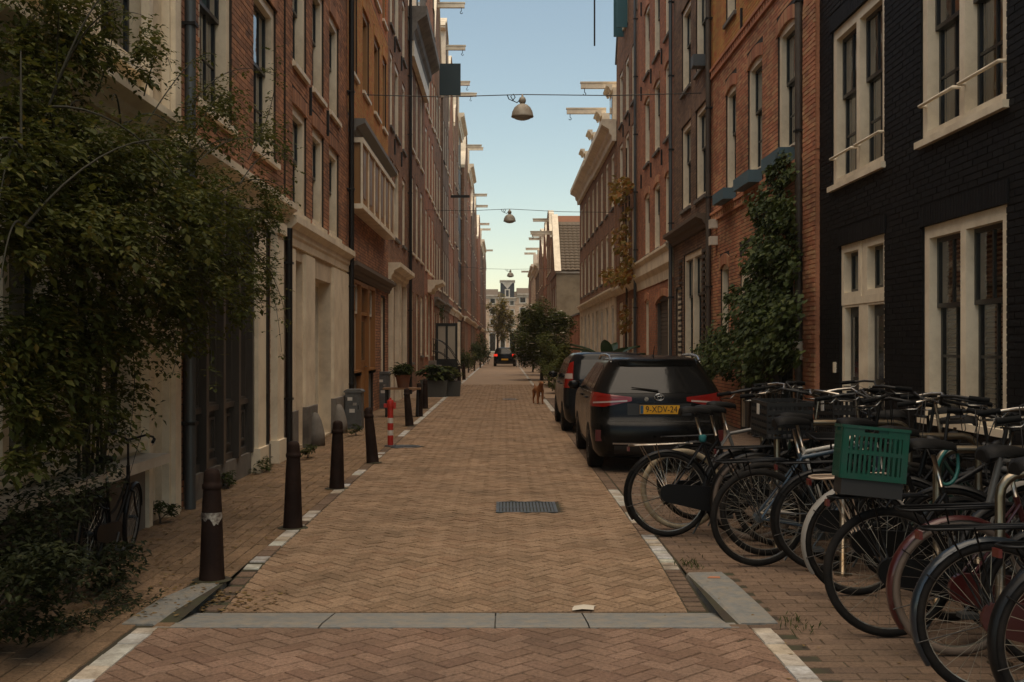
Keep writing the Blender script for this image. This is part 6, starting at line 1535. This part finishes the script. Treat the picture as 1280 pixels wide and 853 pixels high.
for k in range(9):
    t = xp(rnd.uniform(20, 260), rnd.uniform(120, 330), rnd.uniform(-2.85, -2.4)); b0 = base + Vector((rnd.uniform(-.08, .08), rnd.uniform(-.35, .35), 0))
    stems.tube(bez(b0, (b0.x + .02, b0.y + rnd.uniform(-.3, .3), 2.0), t, 14), [.014 * (1 - .7 * i / 14) for i in range(15)], 6)
    for j in range(3): t2 = t + Vector((rnd.uniform(-.2, .5), rnd.uniform(-.9, 1.2), rnd.uniform(-.5, .8))); stems.tube(bez(t, (t + t2) / 2 + Vector((0, 0, .25)), t2, 8), [.008 * (1 - .6 * i / 8) for i in range(9)], 5)
rel(rose, stems).build('stem', mat('rose_stem', (.028, .026, .014), .8, var=.3), rose, smooth=True); o = rel(rose, crown).build('crown', ROSE, rose)
# shrubs at the foot of the house, shade put into their leaf colour
def shrub(name, loc, rx, ry, h0, h1, n, size, m, lab, seed, cat='shrub', wid=.5, stems_n=6, group=None, core=.35, flowers=0, clump=9):
    rnd = random.Random(seed); o = empty(name, loc, 0, lab, cat, group); c = MB(); s_ = MB(); cz, hz = (h0 + h1) / 2, (h1 - h0) / 2
    subs = [(in_ell(rnd), rnd.uniform(.22, .45)) for _ in range(clump)]
    for _ in range(n):
        c0, rr = rnd.choice(subs); v = c0 * .8 + in_ell(rnd) * rr
        leaf(c, (v.x * rx, v.y * ry, max(.02, cz + v.z * hz)), size, rnd, None, wid)
    for c0, rr in subs[:stems_n]: s_.tube(bez((rnd.uniform(-.1, .1) * rx, rnd.uniform(-.1, .1) * ry, 0), (0, 0, cz * .6), (c0.x * rx * .8, c0.y * ry * .8, cz + c0.z * hz * .8), 8), [max(.006, .02 * min(1, h1 / 1.5)) * (1 - .7 * i / 8) for i in range(9)], 5)
    s_.build('stem', BARK, o, smooth=True); c.build('crown', m, o)
    if flowers:
        f = MB()
        for _ in range(flowers):
            c0, rr = rnd.choice(subs); v = c0 * .85 + in_ell(rnd).normalized() * rr; p = Vector((v.x * rx, v.y * ry, cz + v.z * hz))
            for k in range(5): leaf(f, p, .07, rnd, Vector((math.cos(k * 1.26), math.sin(k * 1.26), .3)), .8)
        f.build('blossom', FLOWER, o)
    return o
shrub('low_shrub', (-2.62, 6.9, 0), .42, 1.3, 0, .85, 3200, .05, SHADESH, 'low shrub with shade-darkened leaves growing beneath the climbing rose and bicycle', 31)
shrub('low_shrub', (-2.55, 5.5, 0), .5, .9, 0, .75, 2600, .05, SHADESH, 'leafy shrub with shade-darkened leaves beside the near white line at the cream house', 32)
shrub('ground_cover', (-2.35, 6.6, 0), .28, 1.0, 0, .12, 900, .04, SHADESH, 'flat green weeds spreading over the paving behind the stone kerb', 33, 'weeds', .4, 3)
for i, (px, py, lab) in enumerate(((262, 612, 'green weeds at the foot of the black shopfront'), (310, 590, 'green weeds below the cream pilaster'), (185, 655, 'green weeds beside the cream house door'), (385, 573, 'weeds by the garage guard stone'), (445, 545, 'weeds beside the low grey utility cabinet'))):
    p = gp(px, py); shrub('weed_tuft', (max(p.x, -3.0), p.y, 0), .13, .5 if i < 2 else .3, 0, .22, 170, .06, SHRUB, lab, 40 + i, 'weeds', .45, 3, clump=6)
for i, (X, Y, lab) in enumerate(((1.62, 6.25, 'grass tuft growing at the near end of the bicycle side kerb'), (1.32, 8.0, 'grass tuft at the far end of the bicycle side kerb'))):
    rnd = random.Random(60 + i); o = empty('grass_tuft', (X, Y, 0), 0, lab, 'grass'); b = MB()
    for _ in range(60):
        q = Vector((rnd.gauss(0, .05), rnd.gauss(0, .13), .0)); leaf(b, q, .05, rnd, Vector((rnd.uniform(-.6, .6), rnd.uniform(-.6, .6), .7)), .14, .05)
    b.build('blade_clump', SHRUB, o)
# ivy on the red house
rnd = random.Random(77)
ivy = empty('ivy', (4.2, 19.0, 0), 0, 'dense green ivy climbing the red brick house over its arched door', 'ivy'); c = MB(); s_ = MB()
for (cx, cy, rx, ry, X0, X1, n) in ((978, 215, 20, 26, 4.3, 4.12, 289), (965, 265, 32, 40, 4.32, 4.0, 714), (962, 330, 40, 45, 4.32, 3.92, 1054), (955, 395, 50, 45, 4.32, 3.8, 1224), (945, 440, 55, 40, 4.32, 3.75, 952), (893, 440, 36, 36, 4.3, 3.8, 731), (985, 420, 20, 60, 4.32, 4.05, 408), (930, 365, 26, 26, 4.3, 4.05, 255), (990, 300, 14, 70, 4.34, 4.2, 187)):
    n = int(n * 1.8)
    subs = [(in_ell(rnd), rnd.uniform(.2, .42)) for _ in range(max(5, n // 25))]
    for _ in range(n):
        c0, rr = rnd.choice(subs); v = c0 * .85 + in_ell(rnd) * rr
        p = xp(cx + v.x * rx, cy + v.y * ry, (X0 + X1) / 2 + v.z * (X1 - X0) / 2)
        leaf(c, p, rnd.uniform(.06, .11), rnd, Vector((rnd.uniform(-1, -.1), rnd.uniform(-.8, .6), rnd.uniform(-1, -.1))), .85, .12)
for k in range(7): s_.tube(bez((4.3, 18.2 + k * .3, 0), (4.3, 18.5 + k * .2, 2.0), xp(rnd.uniform(940, 990), rnd.uniform(205, 380), 4.28), 12), [.025 * (1 - .7 * i / 12) for i in range(13)], 6)
rel(ivy, s_).build('stem', BARK, ivy, smooth=True); rel(ivy, c).build('foliage', IVY, ivy)
# orange vine on the brown gable house
rnd = random.Random(78); vine = empty('autumn_vine', (4.32, 40.2, 0), 0, 'orange and yellow leaved vine climbing past the gable house windows', 'vine'); c = MB(); s_ = MB()
s_.tube([(4.3, 40.0 + .12 * math.sin(z * 1.3), z) for z in [i * .5 for i in range(18)]], [.05 * (1 - .03 * i) for i in range(18)], 6)
for (cx, cy, rx, ry, X0, X1, n) in ((778, 232, 14, 12, 4.3, 3.9, 130), (772, 245, 10, 8, 4.3, 3.7, 70), (778, 300, 12, 20, 4.3, 3.9, 120), (770, 345, 20, 12, 4.3, 3.7, 180), (785, 335, 10, 22, 4.3, 4.0, 110), (783, 400, 8, 18, 4.3, 4.05, 70), (783, 268, 6, 30, 4.3, 4.1, 60)):
    for _ in range(n):
        v = in_ell(rnd); p = xp(cx + v.x * rx, cy + v.y * ry, (X0 + X1) / 2 + v.z * (X1 - X0) / 2); leaf(c, p, .22, rnd, Vector((rnd.uniform(-1, .1), rnd.uniform(-.8, .8), rnd.uniform(-1, .3))), .75)
    s_.tube([(4.3, 40.1, H + (433 - cy) * 40 / F), xp(cx, cy, 4.1)], .015, 5)
rel(vine, s_).build('stem', BARK, vine, smooth=True); rel(vine, c).build('foliage', AUTUMN, vine)
# trees and shrubs along the far pavement
def tree(name, loc, rx, rz, zc, n, size, m, lab, seed, flowers=0, trunk=.09):
    rnd = random.Random(seed); o = empty(name, loc, 0, lab, 'tree'); t = MB(); c = MB()
    t.tube([(0, 0, -.05), (.03, .02, zc * .4), (-.03, .0, zc * .8)], [trunk, trunk * .8, trunk * .6], 8)
    subs = [(in_ell(rnd), rnd.uniform(.2, .38)) for _ in range(22)]
    for c0, rr in subs[:14]: t.tube(bez((0, 0, zc * rnd.uniform(.4, .75)), (c0.x * rx * .3, c0.y * rx * .3, zc), (c0.x * rx * .85, c0.y * rx * .85, zc + c0.z * rz * .85), 7), [trunk * .45 * (1 - .8 * i / 7) for i in range(8)], 5)
    for _ in range(n):
        c0, rr = rnd.choice(subs); v = c0 * .82 + in_ell(rnd) * rr; leaf(c, (v.x * rx, v.y * rx, zc + v.z * rz), size, rnd, None, .6)
    t.build('trunk', BARK, o, smooth=True); c.build('crown', m, o)
    if flowers:
        f = MB()
        for _ in range(flowers):
            c0, rr = rnd.choice(subs); v = c0 * .85 + in_ell(rnd).normalized() * rr; p = Vector((v.x * rx, v.y * rx, zc + v.z * rz))
            for k in range(5): leaf(f, p, .13, rnd, Vector((math.cos(k * 1.26), math.sin(k * 1.26), .3)), .9)
        f.build('blossom', FLOWER, o)
    return o
tree('flowering_tree', (1.72, 52, 0), 1.5, 1.95, 2.05, 12500, .13, TREELEAF, 'rounded street tree with white blossoms standing over the far pavement', 81, 230)
tree('flowering_tree', (2.2, 61, 0), 1.7, 1.7, 2.6, 6000, .15, TREELEAF, 'blossoming street tree beside the low garden wall', 82, 50)
shrub('street_shrub', (1.75, 33, 0), .55, .8, 0, 1.65, 1500, .11, LIGHTSH, 'yellow green bush at the pavement edge ahead of the parked cars', 83)
shrub('street_shrub', (1.75, 37.5, 0), .6, 1.2, 0, 1.3, 1300, .11, TREELEAF, 'dark low bush behind the yellow green bush', 84)
shrub('street_shrub', (1.72, 44, 0), .7, 2.2, 0, 2.2, 2600, .12, TREELEAF, 'dark bush under the blossoming tree', 85)
shrub('street_shrub', (1.75, 68, 0), .7, 2, 0, 1.9, 1300, .15, SHRUB, 'dark bush beyond the blossoming trees', 86)
shrub('street_shrub', (2.9, 30.5, 0), .7, .8, .0, 1.5, 1100, .12, SHRUB, 'dark leafy bush on the pavement behind the dark blue car', 87)
# banana plant behind the cars
rnd = random.Random(90); o = empty('banana_plant', (2.72, 29.8, 0), 0, 'banana plant with big upright paddle leaves behind the parked cars', 'plant')
MB().lathe([(.28, 0), (.34, .4), (.36, .42), (.36, .48), (.30, .48)], 16).build('pot', PLANT_BOX, o); st = MB().tube([(0, 0, .4), (0, 0, 1.1)], [.09, .06], 8).build('stem', BANANA, o, smooth=True)
for k in range(9):
    a = k * 2.4 + .3; L = rnd.uniform(.9, 1.25); el = rnd.uniform(.7, 1.25); n = 8; rows = []
    for i in range(n + 1):
        t = i / n; rr = L * t * math.cos(el - t * .7); z = 1.0 + L * (t * math.sin(el) - .35 * t * t); w = .16 * math.sin(math.pi * min(1, .08 + t * .95)) ** .6
        cx, cy = rr * math.cos(a), rr * math.sin(a); sx, sy = -math.sin(a), math.cos(a)
        rows.append([(cx + sx * w, cy + sy * w, z + .05), (cx, cy, z), (cx - sx * w, cy - sy * w, z + .05)])
    MB().grid(rows).build('leaf', BANANA, o, smooth=True)
# left side greenery
for i, (px, py, rx, h1, m, n, sz, lab) in enumerate(((583, 470, .45, 1.9, SHRUB, 1100, .12, 'dark shrub in front of the houses past the open black door'), (590, 466, .5, 1.5, LIGHTSH, 700, .12, 'light green shrub next to the last bollard'), (597, 464, .6, 2.4, SHRUB, 1300, .14, 'tall dark shrub on the narrow pavement'), (604, 460, .6, 2.4, SHRUB, 1100, .15, 'tall shrub near the hatchback'), (608, 456, .7, 2.8, SHRUB, 900, .2, 'last tall shrub on the bollard side of the street'))):
    p = gp(px, py); shrub('street_shrub', (p.x - .2, p.y, 0), rx, rx * 2.2, 0, h1, n, sz, m, lab, 110 + i)
shrub('climbing_shrub', (-2.9, 51.5, 0), .3, 1.6, .3, 3.6, 900, .12, SHRUB, 'climbing shrub on the house wall behind the open door', 120)
for i, (p, rx, h0, h1, n, sz, m, lab) in enumerate((((pt.x - .02, ty, .88), .3, 0, .34, 420, .17, SHRUB, 'spiky grass plant growing in the terracotta pot'), ((a_ := gp(543, 496)) and (a_.x, a_.y, .48), .55, 0, .48, 260, .24, IVY, 'broad leaved plant filling the grey planter box'), ((b_ := gp(561, 496)) and (b_.x, b_.y + .3, .44), .45, 0, .5, 700, .10, LIGHTSH, 'rounded green bush in the grey planter box'), ((-2.45, 36.5, 0), .5, 0, .6, 420, .13, SHRUB, 'low green plants spreading behind the bollards'))):
    shrub('potted_plant', p, rx, rx * .8, h0, h1, n, sz, m, lab, 130 + i, 'plant', .22 if i == 0 else .7 if i == 1 else .5)
t_ = tree('canal_tree', (-.9, 158, 0), 2.3, 3.6, 5.4, 3000, .34, FARTREE, 'thin yellow leaved tree before the canal houses', 91, trunk=.16)
tree('canal_tree', (1.6, 172, 0), 1.8, 2.2, 3.4, 1500, .35, TREELEAF, 'dark green tree before the canal houses', 92, trunk=.14)
# fallen leaves
rnd = random.Random(140); b = MB()
for _ in range(3600):
    y = 6.5 + 17 * rnd.random() ** 1.3; x = XL + .05 + 1.2 * rnd.random() ** 1.5
    leaf(b, (x, y, .004), rnd.uniform(.015, .04), rnd, Vector((rnd.uniform(-1, 1), rnd.uniform(-1, 1), .04)), .6, .05, 0)
for _ in range(160):
    y = YS1 + rnd.random() * .5; x = -1.85 + .45 * rnd.random() ** 2; leaf(b, (x, y, zroad(y) + .004), rnd.uniform(.02, .045), rnd, Vector((rnd.uniform(-1, 1), rnd.uniform(-1, 1), .05)), .6, .05, 0)
for _ in range(420):
    y = 5.2 + 20 * rnd.random() ** 1.4; x = rnd.uniform(-1.7, 1.1) if rnd.random() < .25 else rnd.uniform(1.3, 3.2); leaf(b, (x, y, zroad(y) * (1 if x < 1.2 else 0) + .004), rnd.uniform(.012, .03), rnd, Vector((rnd.uniform(-1, 1), rnd.uniform(-1, 1), .04)), .6, .05, 0)
tag(b.build('leaf_litter', DRY), 'dry leaves and crumbs scattered over the paving', 'leaf litter', kind='stuff')
# ================================================================== DOG AND PEOPLE
def skin(name, pts, edges, m, parent, sub=2):
    """pts: (x, y, z, radius); first point is the root"""
    me = bpy.data.meshes.new(name); me.from_pydata([p[:3] for p in pts], edges, []); o = link(name, me, None)
    md = o.modifiers.new('skin', 'SKIN'); sk = me.skin_vertices[0].data
    for i, p in enumerate(pts):
        r_ = p[3] if isinstance(p[3], tuple) else (p[3], p[3]); sk[i].radius = r_; sk[i].use_root = (i == 0)
    s2 = o.modifiers.new('sub', 'SUBSURF'); s2.levels = sub; s2.render_levels = sub
    dg = bpy.context.evaluated_depsgraph_get(); dg.update(); nm = bpy.data.meshes.new_from_object(o.evaluated_get(dg)); bpy.data.objects.remove(o)
    nm.materials.clear(); nm.materials.append(m); nm.polygons.foreach_set('use_smooth', [True] * len(nm.polygons)); nm.name = name
    return link(name, nm, parent)
FUR = mat('brown_fur', (.26, .10, .03), .85, var=.3, vscale=6, bump=.4, bscale=60); EYE = mat('dark_eye', (.01, .008, .006), .2)
p = gp(673, 505)
dog = empty('dog', (p.x, p.y, 0), R(193), 'reddish brown short haired dog standing alone on the street near the parked cars', 'dog')
# nose toward +y in its own frame
P = [(0, -.20, .40, .085), (0, -.05, .40, .085), (0, .14, .39, .105), (0, .23, .46, .075), (0, .29, .54, .058), (0, .34, .575, .066), (0, .42, .555, .042), (0, .47, .545, .028),
     (-.065, .18, .34, .05), (-.068, .18, .20, .028), (-.066, .17, .05, .022), (-.066, .21, .015, .026), (.065, .18, .34, .05), (.068, .18, .20, .028), (.066, .17, .05, .022), (.066, .21, .015, .026),
     (-.065, -.22, .34, .062), (-.07, -.19, .23, .04), (-.068, -.29, .14, .024), (-.068, -.26, .03, .02), (-.068, -.22, .015, .024), (.065, -.22, .34, .062), (.07, -.19, .23, .04), (.068, -.29, .14, .024), (.068, -.26, .03, .02), (.068, -.22, .015, .024),
     (0, -.28, .43, .03), (0, -.37, .46, .018), (0, -.44, .53, .010)]
E = [(0, 1), (1, 2), (2, 3), (3, 4), (4, 5), (5, 6), (6, 7), (2, 8), (8, 9), (9, 10), (10, 11), (2, 12), (12, 13), (13, 14), (14, 15), (0, 16), (16, 17), (17, 18), (18, 19), (19, 20), (0, 21), (21, 22), (22, 23), (23, 24), (24, 25), (0, 26), (26, 27), (27, 28)]
bd = skin('body', P, E, FUR, dog)
for sg in (-1, 1):
    MB().add([(sg * .045, .30, .62), (sg * .02, .33, .635), (sg * .06, .345, .60), (sg * .095, .325, .565), (sg * .085, .30, .58)], [(0, 1, 2, 4), (4, 2, 3)]).build('ear', FUR, dog, smooth=True)
    MB().lathe([(.001, -.009), (.009, 0), (.001, .009)], 8).build('eye', EYE, dog, (sg * .036, .395, .60), True)
MB().lathe([(.001, -.014), (.016, 0), (.001, .014)], 8).build('nose', EYE, dog, (0, .495, .555), True)
SKIN_ = mat('skin', (.42, .24, .16), .6); HAIR = mat('dark_hair', (.02, .014, .010), .7)
def person(loc, rz, top, leg, lab, seed, hgt=1.74, stride=.12):
    o = empty('person', loc, rz, lab, 'person'); s_ = hgt / 1.74
    P = [(0, 0, .95, (.14, .10)), (0, 0, 1.15, (.13, .095)), (0, 0, 1.38, (.17, .10)), (0, 0, 1.50, .05), (0, .01, 1.56, .05), (0, .02, 1.64, (.075, .095)), (0, .015, 1.70, (.06, .075)),
         (-.19, 0, 1.40, .052), (-.24, -.02, 1.14, .042), (-.23, .08, .90, .032), (-.23, .11, .80, .03), (.19, 0, 1.40, .052), (.24, -.02, 1.14, .042), (.23, .06, .90, .032), (.23, .09, .80, .03),
         (-.09, 0, .86, .085), (-.10, .04, .48, .058), (-.10, -stride, .09, .04), (-.10, -stride + .13, .035, .035), (.09, 0, .86, .085), (.10, .06, .48, .058), (.10, stride, .09, .04), (.10, stride + .13, .035, .035)]
    P = [(a * s_, b * s_, c_ * s_, (r_[0] * s_, r_[1] * s_) if isinstance(r_, tuple) else r_ * s_) for a, b, c_, r_ in P]
    E = [(0, 1), (1, 2), (2, 3), (3, 4), (4, 5), (5, 6), (2, 7), (7, 8), (8, 9), (9, 10), (2, 11), (11, 12), (12, 13), (13, 14), (0, 15), (15, 16), (16, 17), (17, 18), (0, 19), (19, 20), (20, 21), (21, 22)]
    b = skin('body', P, E, SKIN_, o); b.data.materials.append(top); b.data.materials.append(leg); b.data.materials.append(HAIR)
    for f in b.data.polygons:
        z = f.center.z / s_; y = f.center.y
        f.material_index = 3 if (z > 1.68 or (z > 1.56 and y < -.02)) else 0 if z > 1.5 or (z < .86 and abs(f.center.x) > .19) else 1 if z > .93 else 2 if z > .08 else 3
    return o
person((1.02, 84, 0), R(185), mat('pale_shirt', (.55, .5, .42), .8), mat('grey_trousers', (.28, .27, .26), .8), 'person in a pale shirt and grey trousers walking beside the hatchback', 1)
person((1.45, 87.5, 0), R(170), mat('dark_coat', (.03, .028, .03), .8), mat('dark_trousers', (.02, .02, .024), .8), 'person in a dark coat standing by the far pavement shrubs', 2, 1.78, .04)
# ================================================================== AIR
hz = MB().box(-60, 60, -30, 240, -1.2, 24).build('haze', None)
m, t, ns_, ls_, b_ = nodes('haze_air'); ns_.remove(b_)
v = ns_.new('ShaderNodeVolumePrincipled'); v.inputs['Color'].default_value = (.9, .88, .84, 1); v.inputs['Density'].default_value = .0003
ls_.new(v.outputs[0], ns_['Material Output'].inputs['Volume']); hz.data.materials.append(m); hz['kind'] = 'stuff'; hz['label'] = 'thin pale haze filling the street air'; hz['category'] = 'haze'
